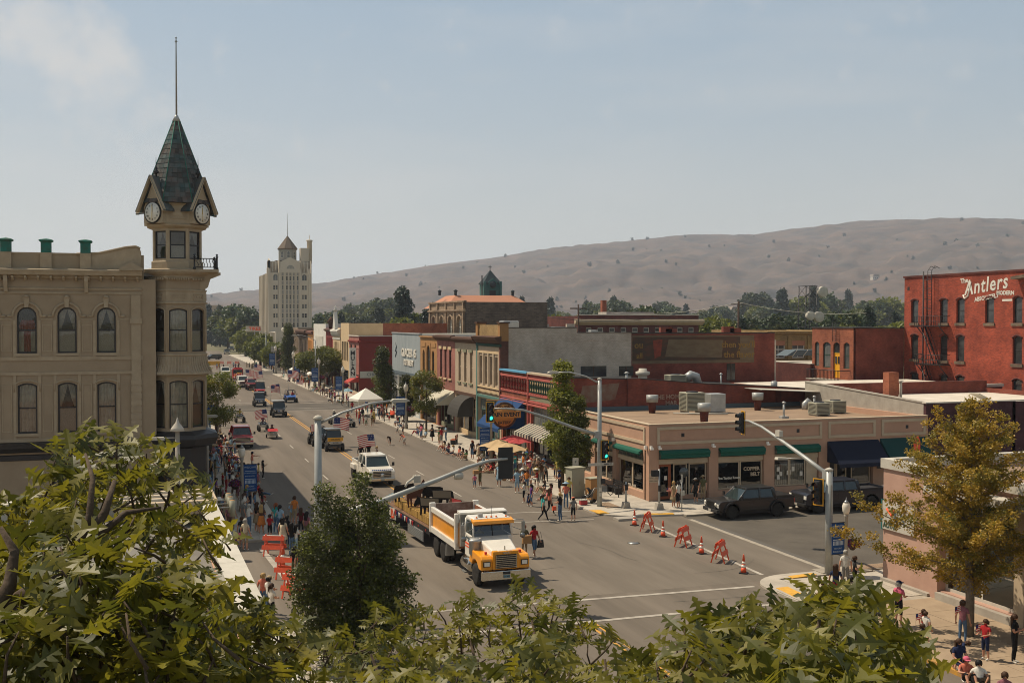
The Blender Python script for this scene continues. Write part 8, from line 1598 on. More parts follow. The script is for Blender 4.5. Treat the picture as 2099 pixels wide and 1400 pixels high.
# ================================================================= people
for n,c in (('skin_light',(.5,.27,.19)),('skin_tan',(.36,.19,.12)),('skin_brown',(.17,.085,.05))):mat(n,c,.55,c2=tuple(x*.85 for x in c),ns=20)
CL=dict(white=(.68,.67,.64),grey=(.2,.2,.2),black=(.013,.013,.015),navy=(.015,.025,.075),red=(.38,.02,.025),maroon=(.13,.015,.025),pink=(.6,.13,.22),coral=(.6,.18,.12),orange=(.62,.2,.04),yellow=(.58,.46,.12),green=(.06,.13,.05),olive=(.12,.12,.06),teal=(.05,.38,.38),blue=(.04,.13,.38),denim=(.09,.16,.28),khaki=(.36,.28,.18),purple=(.14,.05,.2),mauve=(.25,.1,.13),cream=(.55,.48,.36),brown=(.12,.07,.045))
CL['light blue'] =(.3,.45,.6)
for n,c in CL.items():mat('cloth_'+n,c,.85,c2=tuple(x*.7 for x in c),ns=14)
for n,c in (('brown',(.06,.03,.015)),('black',(.01,.008,.007)),('blond',(.42,.28,.12)),('grey',(.4,.39,.37)),('red',(.25,.07,.025))):mat('hair_'+n,c,.6,c2=tuple(x*.6 for x in c),ns=30)
BODY={}
def body(pose):
 if pose in BODY:return BODY[pose]
 V_=Vector; pel,ch,nk,hd=V_((0,0,.95)),V_((0,0,1.32)),V_((0,0,1.49)),V_((0,-.01,1.62))
 el=[V_((-.25,.04,1.13)),V_((.25,.04,1.13))]; wr_=[V_((-.27,-.05,.9)),V_((.27,-.05,.9))]; kn=[V_((-.1,-.02,.5)),V_((.1,-.02,.5))]; an_=[V_((-.11,.03,.08)),V_((.11,.03,.08))]
 if pose == 'phone':el[1] =V_((.23,-.06,1.13)); wr_[1] =V_((.1,-.27,1.3)); kn[0].y=-.07
 if pose == 'crossed':el=[V_((-.24,-.06,1.14)),V_((.24,-.06,1.14))]; wr_=[V_((.07,-.2,1.2)),V_((-.07,-.19,1.14))]
 if pose == 'wave':el[1] =V_((.33,-.04,1.6)); wr_[1] =V_((.38,-.08,1.84))
 if pose == 'point':el[1] =V_((.25,-.28,1.36)); wr_[1] =V_((.25,-.52,1.38))
 if pose == 'carry':el=[V_((-.24,-.02,1.14)),V_((.24,-.02,1.14))]; wr_=[V_((-.16,-.26,1.12)),V_((.16,-.26,1.12))]
 if pose == 'walk':kn=[V_((-.09,-.17,.53)),V_((.09,-.02,.5))]; an_=[V_((-.09,-.3,.1)),V_((.09,.3,.15))]; wr_=[V_((-.26,.12,.92)),V_((.25,-.2,.95))]; el[0].y=.1
 if pose == 'sit':pel,ch,nk,hd=V_((0,0,.52)),V_((0,.05,.9)),V_((0,.04,1.06)),V_((0,.01,1.19)); kn=[V_((-.13,-.42,.5)),V_((.13,-.42,.5))]; an_=[V_((-.13,-.42,.08)),V_((.13,-.46,.08))]; el=[V_((-.24,-.04,.72)),V_((.24,-.04,.72))]; wr_=[V_((-.14,-.26,.62)),V_((.14,-.26,.62))]
 if pose == 'ground':pel,ch,nk,hd=V_((0,0,.13)),V_((0,.1,.5)),V_((0,.07,.66)),V_((0,.02,.79)); kn=[V_((-.14,-.38,.45)),V_((.14,-.38,.45))]; an_=[V_((-.13,-.62,.07)),V_((.15,-.6,.07))]; el=[V_((-.27,-.08,.38)),V_((.27,-.08,.38))]; wr_=[V_((-.16,-.3,.44)),V_((.16,-.3,.44))]
 if pose == 'legs':pel,ch,nk,hd=V_((0,0,.13)),V_((0,.14,.5)),V_((0,.13,.66)),V_((0,.09,.79)); kn=[V_((-.13,-.42,.22)),V_((.12,-.42,.14))]; an_=[V_((-.15,-.8,.08)),V_((.14,-.84,.08))]; el=[V_((-.28,.2,.34)),V_((.27,-.04,.36))]; wr_=[V_((-.3,.3,.12)),V_((.14,-.26,.26))]
 if pose == 'bend':pel,ch,nk,hd=V_((0,.12,.86)),V_((0,-.2,1.08)),V_((0,-.36,1.14)),V_((0,-.49,1.14)); el=[V_((-.2,-.32,.84)),V_((.2,-.32,.84))]; wr_=[V_((-.16,-.44,.6)),V_((.14,-.48,.56))]; kn=[V_((-.1,-.06,.48)),V_((.1,-.06,.48))]; an_=[V_((-.12,.06,.08)),V_((.12,.06,.08))]
 if pose == 'ride':pel,ch,nk,hd=V_((0,.1,1.05)),V_((0,0,1.4)),V_((0,-.05,1.56)),V_((0,-.09,1.69)); kn=[V_((-.33,-.25,.98)),V_((.33,-.25,.98))]; an_=[V_((-.34,-.08,.58)),V_((.34,-.08,.58))]; el=[V_((-.33,-.18,1.22)),V_((.33,-.18,1.22))]; wr_=[V_((-.36,-.44,1.2)),V_((.36,-.44,1.2))]
 if pose == 'drive':pel,ch,nk,hd=V_((0,0,.1)),V_((0,.08,.48)),V_((0,.06,.64)),V_((0,.03,.77)); kn=[V_((-.15,-.42,.2)),V_((.15,-.42,.2))]; an_=[V_((-.15,-.75,.02)),V_((.15,-.75,.02))]; el=[V_((-.26,-.14,.3)),V_((.26,-.14,.3))]; wr_=[V_((-.16,-.38,.38)),V_((.16,-.38,.38))]
 vs,es,rs,bones=[],[],[],[]
 def add(p,r,par=None,zone=None):
  vs.append(p); rs.append(r); i=len(vs)-1
  if par is not None:es.append((par,i)); bones.append((vs[par],p,zone))
  return i
 up=(ch-pel).normalized()
 a=add(pel,(.135,.115)); b=add(pel.lerp(ch,.45),(.12,.1),a,1); c=add(ch,(.145,.115),b,1); n0=add(nk,(.06,.06),c,1); h0=add(nk.lerp(hd,.45),(.055,.06),n0,0); h1=add(hd,(.088,.1),h0,0); h2=add(hd+(hd-nk).normalized()*.09,(.07,.08),h1,0)
 add(hd+Vector((0,-.108,-.025)),(.016,.016),h1,0)
 for s in (0,1):
  sx=-1 if s == 0 else 1; sp=ch.lerp(nk,.45)+Vector((sx*.175,0,0)); i=add(sp,(.062,.062),c,1); j=add(el[s],(.043,.043),i,'arm'); k=add(wr_[s],(.028,.028),j,2); d=(wr_[s]-el[s]).normalized(); f=add(wr_[s]+d*.07,(.034,.022),k,0)
  sd=d.cross(Vector((0,1,0)) if abs(d.y) < .8 else Vector((0,0,1))).normalized()
  for q in range(4):o=(q-1.5)*.019; g1=add(wr_[s]+d*.115+sd*o,(.0095,.0095),f,0); add(wr_[s]+d*(.155+.008*(q in (1,2)))+sd*o+Vector((0,-.01,-.006)),(.008,.008),g1,0)
  g1=add(wr_[s]+d*.075-sd*.045+Vector((0,-.012,0)),(.01,.01),f,0); add(wr_[s]+d*.105-sd*.055+Vector((0,-.02,0)),(.009,.009),g1,0)
  hp=pel+Vector((sx*.085,0,-.05 if pose not in ('sit','ground','legs','drive','ride') else -.01)); i=add(hp,(.095,.095),a,3); j=add(kn[s],(.062,.062),i,3); m_=add(kn[s].lerp(an_[s],.35)+Vector((0,.015,0)),(.055,.055),j,4); k=add(an_[s],(.036,.036),m_,4)
  fd=Vector((0,-1,0)) if pose not in ('legs','drive') else Vector((0,-.5,.8)); add(an_[s]+fd*.07+Vector((0,0,-.03)),(.042,.04),k,5); add(an_[s]+fd*.16+Vector((0,0,-.045)),(.035,.03),len(vs)-1,5)
 me=bpy.data.meshes.new('skeleton'); me.from_pydata(vs,es,[]); ob=bpy.data.objects.new('skeleton',me); COL.objects.link(ob)
 sk=ob.modifiers.new('skin','SKIN'); sk.use_smooth_shade=True; sk.branch_smoothing=.2
 for i,r in enumerate(rs):me.skin_vertices[0].data[i].radius=r; me.skin_vertices[0].data[i].use_root=(i == 0)
 ob.modifiers.new('sub','SUBSURF').levels=1
 dg=bpy.context.evaluated_depsgraph_get(); out_=bpy.data.meshes.new_from_object(ob.evaluated_get(dg)); bpy.data.objects.remove(ob)
 out_.name='person'; out_.materials.clear()
 for _ in range(6):out_.materials.append(M['skin_light'])
 for p in out_.polygons:
  c=p.center; best,z=9,0
  for A,B,zn in bones:
   ab=B-A; t=max(0,min(1,(c-A).dot(ab)/max(1e-6,ab.length_squared))); dd=(c-(A+ab*t)).length-.03*(zn in (1,3))
   if dd < best:best=dd; z=zn if zn != 'arm' else (1 if t < .62 else 2)
  if z == 1 and (c-pel).dot(up) < .02:z=3
  p.material_index=z; p.use_smooth=True
 BODY[pose] =(out_,hd,pel,nk); return BODY[pose]
HM={}
def hairmesh(k):
 if k in HM:return HM[k]
 mb=MB('hair_brown').use('hair_brown')
 dome=[(.001,.135),(.06,.125),(.098,.085),(.112,.03),(.11,-.02)]
 if k in ('short','long','pony'):
  mb.lathe(dome[::-1],14,(0,.012,0)).prism([(-.1,-.09),(.1,-.09),(.108,.05),(-.108,.05)],.03,.1)
  if k == 'long':mb.prism([(-.1,-.36),(.1,-.36),(.12,.03),(-.12,.03)],.03,.115)
  if k == 'pony':mb.tube([(0,.1,.05),(0,.17,.0),(0,.16,-.15),(0,.14,-.25)],[.03,.045,.04,.015],6)
 if k == 'cap':mb.lathe([(.11,.02),(.115,.05),(.1,.1),(.05,.135),(.001,.14)],14).prism([(-.07,-.22),(.07,-.22),(.1,-.09),(-.1,-.09)],.025,.045,'z')
 if k == 'hat':mb.lathe([(.24,.035),(.25,.05),(.12,.06),(.11,.14),(.06,.165),(.001,.15)],16)
 HM[k] =mb.mesh({'cap':'cap','hat':'hat'}.get(k,'hair')); return HM[k]
SKT=MB('cloth_white').use('cloth_white').lathe([(.15,1.08),(.16,1.0),(.24,.62),(.25,.55)],14,flat=False).mesh('skirt'); DRS=MB('cloth_white').use('cloth_white').lathe([(.155,1.34),(.15,1.12),(.17,1.0),(.25,.6),(.26,.52)],14).mesh('dress')
VERB=dict(stand='standing',phone='with phone',crossed='arms folded',wave='waving',point='pointing',carry='hands forward',walk='walking',sit='seated',ground='sitting low',legs='legs stretched',bend='bending',ride='riding',drive='driving')
LAB=set(); NP=[0]
def person(x,y,rz,pose='stand',top='white',bot='denim',hair='brown',style='short',who='person',place='',skin='light',s=1.,pants=0,sleeve=0,skirt=0,z=.0,group=None,shoe='white',hat=None,label=None,strict=True):
 me,hd,pel,nk=body(pose)
 gar='dress' if skirt == 2 else ('skirt' if skirt else ('trousers' if pants else 'shorts'))
 if label is None:
  hp={'cap':hat or 'navy','hat':hat or 'cream'}.get(style); hs=('%s %s' % (hp,style)) if hp else '%s %shair' % (hair,{'long':'long ','pony':'tied '}.get(style,''))
  label=('%s in %s %s, %s' % (who,top,gar,hs)) if skirt == 2 else '%s in %s top, %s %s, %s' % (who,top,bot,gar,hs)
  label += ', '+VERB[pose]+(' '+place if place else '')
 if strict and (label in LAB or len(label.split()) > 16):return None if label in LAB or NP[0] > 140 else print('LONG',label)
 LAB.add(label); o=bpy.data.objects.new('person',me); COL.objects.link(o); o.location=(x,y,z); o.rotation_euler=(0,0,rz); o.scale=(s*random.uniform(.94,1.06),)*2+(s*random.uniform(.97,1.04),) if s > .9 else (s*1.08,s*1.08,s)
 tag(o,label,'person',group); sk=M['skin_'+skin]; tp=M['cloth_'+top]; bt=M['cloth_'+bot]
 for i,m_ in enumerate((sk,tp,tp if sleeve else sk,bt if skirt != 2 else tp,bt if pants else sk,M['cloth_'+shoe])):o.material_slots[i].link='OBJECT'; o.material_slots[i].material=m_
 def ch(me_,nm,mt,loc,rot=(0,0,0)):
  c=inst(nm,me_,o,loc,rot); c.material_slots[0].link='OBJECT'; c.material_slots[0].material=mt; return c
 tilt=(.9,0,0) if pose == 'bend' else (0,0,0)
 if style in ('cap','hat'):ch(hairmesh(style),style,M['cloth_'+(hat or ('navy' if style == 'cap' else 'cream'))],hd,tilt); ch(hairmesh('short'),'hair',M['hair_'+hair],hd-Vector((0,0,.006)),tilt)
 else:ch(hairmesh(style),'hair',M['hair_'+hair],hd,tilt)
 if skirt and pose in ('stand','phone','crossed','wave','point','carry','walk'):ch(DRS if skirt == 2 else SKT,'dress' if skirt == 2 else 'skirt',tp if skirt == 2 else bt,(0,0,0))
 NP[0] += 1; return o
E_,Wt,Cm,Aw=PI/2,-PI/2,.3,PI   # facings: east, west, towards the camera, away
def P(px,py,rz,pose,top,bot,label,z=0.,**k):x,y=gp(px,py,z); return person(x,y,rz,pose,top,bot,label=label,z=z,**k)
random.seed(99)
P(1095,1142,.1,'walk','red','denim','woman in red shirt and denim shorts with black bag walking beside the dump truck',hair='black',style='long',skin='tan'); P(1075,1141,-.1,'carry','olive','khaki','woman in patterned top holding a brown paper bag beside the dump truck',hair='red',style='pony',skin='tan')
P(1113,1069,E_,'walk','teal','black','woman in teal shirt and black leggings striding across the far crosswalk',pants=1,style='pony'); P(1127,1056,E_+.4,'walk','coral','black','woman in coral tank top walking just behind the woman in teal',pants=1,style='long'); P(1148,1068,Aw+.6,'carry','black','denim','person in black shirt and blue jeans seen from behind on the crosswalk',pants=1,hair='blond',style='pony'); P(1175,1067,Aw,'stand','grey','black','boy in grey shirt and black shorts by the yellow ramp at the corner',s=.86,style='cap',hat='coral'); P(1160,1041,Aw-.6,'carry','coral','denim','woman in blue sun hat and overalls near the white cooler',pants=1,style='hat',hat='light blue'); P(1166,1028,-.6,'stand','yellow','navy','man in yellow shirt beside the woman in the blue sun hat',pants=1); P(1147,1012,Wt,'crossed','navy','black','man in navy shirt and cap leaning near the shrub bed',style='cap')
P(1074,1030,-2.2,'phone','white','black','girl in white top and black shorts shading her eyes in the road',s=.85,style='pony'); P(1089,1038,Wt,'stand','purple','denim','girl with long dark hair standing in the road near the kerb',s=.88,hair='black',style='long'); P(1083,1037,Wt,'stand','navy','navy','small child in navy dress beside the long-haired girl',s=.5,skirt=2); P(1023,997,-.3,'stand','light blue','white','woman in light blue dress with a straw basket in the road',skirt=2,hair='blond',style='long'); P(973,1001,-.2,'stand','pink','denim','little girl in pink top standing at the road edge',s=.62,style='pony'); P(984,998,-1.2,'carry','olive','olive','man in olive shirt carrying a cardboard box beside the little girl',skin='tan',pants=0,style='cap',hat='cream'); P(1060,1010,-.4,'stand','light blue','light blue','person in pale denim shorts partly behind the black signal head'); P(1080,1005,-.8,'stand','orange','denim','girl in orange top with a hip bag near the kerb',s=.88,hair='brown',style='long'); P(1100,998,-.2,'crossed','yellow','black','woman in yellow top and black shorts at the kerb'); P(1109,993,.2,'stand','brown','grey','tall woman in brown top right of the woman in yellow',pants=1,style='long'); P(1119,990,-.5,'phone','grey','black','woman in grey top and black trousers near the tall green tree',pants=1,hair='black',style='pony')
P(1128,1016,Wt,'ground','maroon','maroon','woman in dark red shirt sitting on the kerb by the tall green tree',z=.13,style='pony'); P(1115,1010,Wt,'ground','black','khaki','person in black top sitting on the kerb behind the one in dark red',z=.13); P(1120,1025,Wt,'legs','pink','khaki','child in pink with legs in the road before the seated woman',s=.8); P(990,960,Wt+.3,'bend','white','light blue','woman in white shirt bending forward at the kerb',style='cap',hat='khaki',pants=1); P(1011,966,Wt,'ground','red','red','girl in red sitting on the kerb beside the black signal head',style='long'); P(1004,969,Wt,'legs','red','khaki','person in red with bare legs stretched in the road near the bucket',style='pony')
P(968,941,-1.0,'stand','black','denim','woman in black sleeveless top and denim shorts standing by a stroller',z=.13,hair='red',style='long'); 
for a in ((910,922,'ground','khaki','person in khaki sitting first on the kerb by the bench','coral'),(927,931,'legs','white','person in white shirt with legs stretched into the road','navy'),(940,934,'legs','coral','child in coral sitting low at the kerb edge','grey'),(948,938,'ground','brown','person in brown top hugging knees on the kerb','denim'),(955,942,'ground','green','person in green top at the end of the kerb row','khaki'),(919,927,'ground','maroon','person in dark red top second on the kerb','denim')):P(a[0],a[1],Wt+.4,a[2],a[3],a[5],a[4],z=.02,hair=random.choice(['brown','black','blond']),style=random.choice(['short','long','pony']))
P(905,912,-2.5,'point','red','grey','man in bright red shirt pointing at the parade by the bench',z=.13); P(900,911,-1.4,'stand','green','khaki','woman in green top left of the man in bright red',z=.13); P(914,905,-1.5,'crossed','light blue','denim','person in light blue with a backpack right of the man in red',z=.13,pants=1); P(886,905,-1.6,'crossed','black','black','woman in long black dress standing alone on the kerb',z=.13,skirt=2); P(864,902,-1.3,'phone','pink','denim','woman in pink top and denim shorts by the looped bike rack',z=.13,style='long')
P(799,912,-.7,'bend','black','black','boy in black bending to pick something off the road',s=.75); P(829,913,-2.4,'bend','coral','white','girl in coral and white bending over in the road',s=.9,style='pony'); P(826,892,-1.6,'stand','white','black','woman in white top and black shorts standing at the road edge',style='pony'); P(815,889,-1.5,'walk','white','grey','small boy in white running beside the woman in black shorts',s=.62); P(737,874,.5,'stand','light blue','navy','little child in light blue shirt out in the road',s=.62); P(751,874,.3,'stand','white','green','child in white and green in the road group',s=.75,skin='tan'); P(763,875,-.4,'carry','olive','khaki','child in olive clothes in the road group',s=.8); P(722,848,.1,'stand','red','denim','woman in red top and jeans standing in the road by the white tent',pants=1,style='long'); P(817,872,.2,'stand','orange','brown','person in orange shirt beside the red bench',z=.13)
P(460,877,.1,'stand','green','black','man in green shirt walking alone on the left of the road',pants=1); P(452,905,1.2,'stand','cream','black','person in cream shirt beside the red pickup door',pants=1,style='cap'); P(517,968,1.2,'point','coral','white','person with cap and coral vest standing behind the blue banner',style='cap'); P(530,985,1.4,'stand','yellow','white','child in yellow shirt right of the blue banner',s=.8); P(539,981,1.2,'phone','black','black','girl in black right of the child in yellow',s=.85,pants=1,hair='black',style='long'); P(537,1048,1.0,'stand','black','maroon','boy in black standing at the shadow edge on the left',s=.85,pants=1)
L3='lower left '
P(540,1256,Aw-.5,'stand','coral','denim','blond man in coral shirt and jeans at the lower left',pants=1,hair='blond'); P(552,1264,Aw-.8,'crossed','white','denim','person in white shirt and cap strap at the lower left',pants=1,hair='black',style='cap',hat='khaki'); P(557,1284,Aw-1,'crossed','white','black','woman in white tank top nearest the camera at the lower left',style='pony'); P(604,1190,Aw-.3,'phone','black','olive','woman in black top with long black hair by the left barricades',hair='black',style='long',s=.97); P(616,1198,Aw-.2,'stand','olive','grey','woman in olive top and grey skirt by the left barricades',skirt=1,hair='black',style='long')
for a in ((503,1128,'stand','cream','khaki',0,0,'short','grey','man in cream shirt and khaki shorts at the left corner'),(496,1122,'stand','black','black',0,1,'short','brown','woman in black skirt beside the man in cream'),(511,1092,'crossed','white','denim',1,0,'short','grey','grey-haired person in white shirt and jeans, left corner'),(498,1086,'stand','grey','grey',1,0,'short','grey','person in grey shirt left of the one in white and jeans'),(536,1094,'carry','brown','orange',0,1,'long','blond','woman with long fair hair and orange-hemmed skirt'),(527,1090,'stand','black','khaki',0,1,'long','brown','woman in black top left of the orange-hemmed skirt'),(553,1103,'crossed','red','black',0,0,'cap','brown','boy in red number jersey and blue cap at the left corner'),(566,1093,'stand','teal','denim',1,0,'pony','red','red-haired woman in teal top and jeans at the left corner'),(574,1094,'stand','light blue','denim',1,0,'pony','black','woman in light blue top right of the red-haired woman'),(580,1124,'stand','cream','cream',0,2,'long','black','woman in patterned cream dress at the left corner'),
  (589,1122,'stand','black','navy',1,0,'short','black','person in black right of the patterned cream dress'),(598,1140,'crossed','black','denim',1,0,'long','black','woman in black top and blue jeans near the signal pole'),(608,1140,'carry','white','light blue',0,0,'long','black','woman in white top and pale denim shorts near the signal pole'),(629,1112,'stand','mauve','olive',1,0,'long','black','tall woman in mauve top just left of the signal pole'),(625,1138,'stand','white','white',0,2,'pony','black','girl in white dress holding a small flag by the pole'),(617,1100,'stand','maroon','black',0,0,'long','brown','woman in dark red top behind the pale denim shorts'),(598,1075,'phone','light blue','khaki',0,0,'hat','blond','child in light blue and straw hat beyond the left corner'),(604,1076,'stand','orange','khaki',0,0,'short','brown','person in orange beside the child in the straw hat'),(484,1128,'bend','pink','purple',0,0,'short','brown','child in pink bending by the yellow pad on the left')):
 P(a[0],a[1],Aw-random.uniform(.2,1.3),a[2],a[3],a[4],a[9],pants=a[5],skirt=a[6],style=a[7],hair=a[8],s=.8 if a[9][:3] in ('boy','gir','chi') else 1.,z=.12 if a[1] < 1100 else .0)
# bottom right
P(1842,1281,1.9,'carry','pink','black','older man in pink shirt, black shorts and dark cap on the near right sidewalk',z=.13,style='cap',hair='grey',s=1.02); P(1891,1358,.4,'stand','black','black','boy in black graphic shirt standing on the yellow kerb',s=.82,z=.13); P(1897,1322,1.9,'phone','white','green','child in floral shirt waving a small flag',s=.75,z=.13); P(1893,1312,1.8,'stand','red','white','small girl in red behind the child in the floral shirt',s=.7,z=.13,style='pony'); P(1973,1322,2.2,'stand','mauve','denim','person in blue jeans half hidden by the golden maple trunk',pants=1,z=.13); P(2020,1352,-1.4,'carry','red','navy','boy in dark red shirt and navy shorts holding a flag',s=.86,z=.13); P(2079,1358,.5,'crossed','black','black','woman dressed in black leaning by the tall sign post',pants=1,z=.13,style='long')
P(1966,1388,-.2,'sit','navy','navy','woman in navy tank top and dark sunglasses seated under the maple',z=.13,style='long',hair='brown'); P(1981,1398,-.4,'ground','coral','black','girl in bright pink cap sitting on the ground',z=.13,style='cap',hat='pink'); P(2008,1408,-.5,'legs','white','khaki','man in white shirt and khaki shorts sitting on the kerb',z=.13,hair='black',skin='tan'); P(2060,1436,-.6,'ground','mauve','light blue','person in mauve shirt sitting nearest the camera at the bottom right',z=.13,skin='tan'); P(1958,1372,1.2,'bend','navy','black','boy in navy shirt bending toward the girl in the pink cap',s=.82,z=.13); P(2090,1450,-.6,'ground','grey','grey','red-haired child at the bottom right edge',s=.7,hair='red')
P(1686,1240,-1.9,'sit','white','blue','long-haired girl in white top sitting at the near right corner',s=.78,style='long'); P(1713,1240,2.4,'stand','navy','red','woman in navy shirt and red shorts by the flower basket',z=.13,style='long',skin='tan'); P(1733,1205,2.6,'stand','white','grey','person in white shirt beside the lamp post base',z=.13,hair='grey',pants=1); P(1752,1216,1.0,'crossed','black','black','man in black shirt at the near right corner',z=.13); P(1745,1243,2.0,'sit','cream','grey','person in cream shirt seated behind the oak leaves',z=.13,hair='black')
P(1381,1040,.5,'stand','khaki','brown','woman in long patterned dress holding a flag at the shop door',z=.13,skirt=2,hair='blond'); P(1390,1041,-2.6,'stand','white','black','woman in white top and black shorts with a white bag',z=.13,hair='black'); P(1426,1031,-1.2,'stand','black','black','man in black shirt and cap by the shop window',z=.13,style='cap',hat='grey'); P(1441,1027,-1.0,'stand','olive','khaki','man in olive shirt and khaki trousers by the shop window',z=.13,pants=1,style='cap',hat='khaki')
# riders
o=person(*on(dt,-.45,cy0+.75,0)[:2],0,'drive','yellow','denim',label='driver in yellow shirt in the dump truck cab',z=1.65); person(15.75,85.4,.1,'stand','black','black',label='rider in black with cream cowboy hat standing in the pickup bed, left',z=1.05,pants=1,sleeve=1,style='hat'); person(16.45,85.7,-.1,'wave','black','black',label='rider in black with cowboy hat waving from the pickup bed',z=1.05,pants=1,sleeve=1,style='hat'); person(17.0,85.2,1.2,'carry','maroon','black',label='rider in dark red holding the large flag in the pickup bed',z=.75,hair='blond')
person(10.2,137.7,0,'ride','yellow','black',label='rider in yellow-green vest on the left quad bike',z=-.08,pants=1); person(11.9,125.9,0,'ride','mauve','black',label='rider in mauve shirt on the quad bike near the boat float',z=-.08,pants=1); person(22.0,127.7,.15,'ride','coral','cream',label='rider in coral shirt on the flag-draped quad bike',z=-.08); person(21.0,131.6,0,'ride','grey','denim',label='rider with white hat on the rear right quad bike',z=-.08,pants=1,style='hat',hat='white'); person(12.1,117.8,0,'drive','black','olive',label='rider in black hat steering the small boat-shaped float',z=.5,style='hat',hat='black')
for i,(x,y) in enumerate(((19.85,169.7),(20.6,169.7),(15.6,110.1),(16.2,110.1))):person(x,y,0,'drive',['grey','red','green','white'][i],'denim',label=['driver in grey in the bright blue buggy','passenger in red in the bright blue buggy','driver in green in the open-frame buggy','passenger in white in the open-frame buggy'][i],z=.85,style='cap')
# crowds: every person a different mix of clothes
TOPS=list(CL); BOTS=['denim','black','khaki','grey','navy','white','olive','light blue','red','brown']
def crowd(n,place,group,spots,face,poses,z=.13,kid=.18,dark=0):
 used=[]; tries=0; made=0
 while made < n and tries < n*40:
  tries += 1; x,y=spots()
  if any((x-a)**2+(y-b)**2 < .2 for a,b in used):continue
  k=random.random() < kid; who=random.choice(['boy','girl','child'] if k else ['man','woman','person']); sk=random.choice([0,0,0,0,1,2]) if who in ('woman','girl') else 0
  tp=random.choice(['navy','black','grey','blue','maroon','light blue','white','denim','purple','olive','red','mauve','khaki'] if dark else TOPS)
  o=person(x,y,face+random.uniform(-.7,.7),random.choice(poses),tp,random.choice(BOTS),hair=random.choice(['brown','brown','black','blond','grey','red']),style=random.choice(['short','short','cap','hat'] if who in ('man','boy') else ['long','pony','hat','short','long']),who=who,place=place,skin=random.choice(['light','light','tan','tan','brown']),s=random.uniform(.6,.85) if k else random.uniform(.93,1.03),pants=random.random() < .4,skirt=sk,group=group,z=z,hat=random.choice(['navy','khaki','white','cream','black','grey','red','green']))
  if o:used.append((x,y)); made += 1
ST=['stand','stand','phone','crossed','carry','stand','point']; SI=['sit','sit','ground','legs']
U=random.uniform
def chairs(tx,n_):pass
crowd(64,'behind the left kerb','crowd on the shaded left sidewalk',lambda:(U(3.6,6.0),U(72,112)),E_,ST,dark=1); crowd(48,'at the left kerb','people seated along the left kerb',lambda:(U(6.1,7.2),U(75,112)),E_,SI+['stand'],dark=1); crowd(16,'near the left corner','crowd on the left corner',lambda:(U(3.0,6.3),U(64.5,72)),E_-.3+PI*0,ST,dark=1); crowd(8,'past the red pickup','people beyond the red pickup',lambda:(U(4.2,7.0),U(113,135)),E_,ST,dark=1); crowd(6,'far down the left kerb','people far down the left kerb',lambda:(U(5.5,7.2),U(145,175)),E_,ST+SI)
crowd(36,'by the cafe umbrellas','crowd around the cafe umbrellas',lambda:(U(27.2,30.8),U(77,92)),Wt,ST); crowd(12,'on the cafe kerb','people seated at the cafe kerb',lambda:(U(26.6,27.5),U(76,92)),Wt,SI,z=.1); crowd(26,'by the white tent','crowd by the large white tent',lambda:(U(27.0,30.0),U(128,150)),Wt,ST); crowd(9,'in the road near the tent','people in the road near the large tent',lambda:(U(24.2,26.6),U(128,140)),Wt,ST,z=0,kid=.6); crowd(6,'seated before the distillery','people seated before the distillery',lambda:(U(26.7,27.6),U(108,126)),Wt,SI)
crowd(24,'before the globe tree','crowd before the clipped globe tree',lambda:(U(26.4,28.2),U(168,205)),Wt,ST+SI); crowd(10,'at the restaurant corner','people at the dark red restaurant corner',lambda:(U(25.8,28.0),U(153,170)),Wt,ST+SI,z=.05); crowd(26,'by the small tent','crowd around the small white tent',lambda:(U(26.6,30.2),U(212,258)),Wt,ST+SI); crowd(8,'before the far canopy','people before the far grey canopy',lambda:(U(27,31),U(262,290)),Wt,ST)
crowd(7,'at the far barricades, left','people at the far barricades',lambda:gp(U(442,492),U(755,760)),0,ST,z=0,kid=0); crowd(6,'in the far road, right','people standing in the far road',lambda:gp(U(504,526),U(755,759)),0,ST,z=0,kid=0); crowd(10,'by the far corner trees','people by the far corner trees',lambda:gp(U(535,600),U(750,757)),Wt,ST,kid=0)
# only the 300 people that show largest stay single: the farthest are joined into one mass
folk=sorted([o for o in COL.objects if o.get('category') == 'person'],key=lambda o:o.location.y); farv,farf,farm,fm_=[],[],[],[]
for o in folk[300:]:
 for q in [o]+list(o.children):
  mw=(o.matrix_basis if q is o else o.matrix_basis @ q.matrix_basis); n0=len(farv); farv += [mw @ v.co for v in q.data.vertices]; ms=[s.material for s in q.material_slots]
  for p in q.data.polygons:
   m_=ms[p.material_index]
   if m_ not in farm:farm.append(m_)
   farf.append([i+n0 for i in p.vertices]); fm_.append(farm.index(m_))
for o in folk[300:]:[bpy.data.objects.remove(q) for q in list(o.children)+[o]]
me=bpy.data.meshes.new('far_crowd'); me.from_pydata(farv,[],farf); [me.materials.append(m_) for m_ in farm]; me.polygons.foreach_set('material_index',fm_); inst('far_crowd',me,None)['kind'] ='stuff'
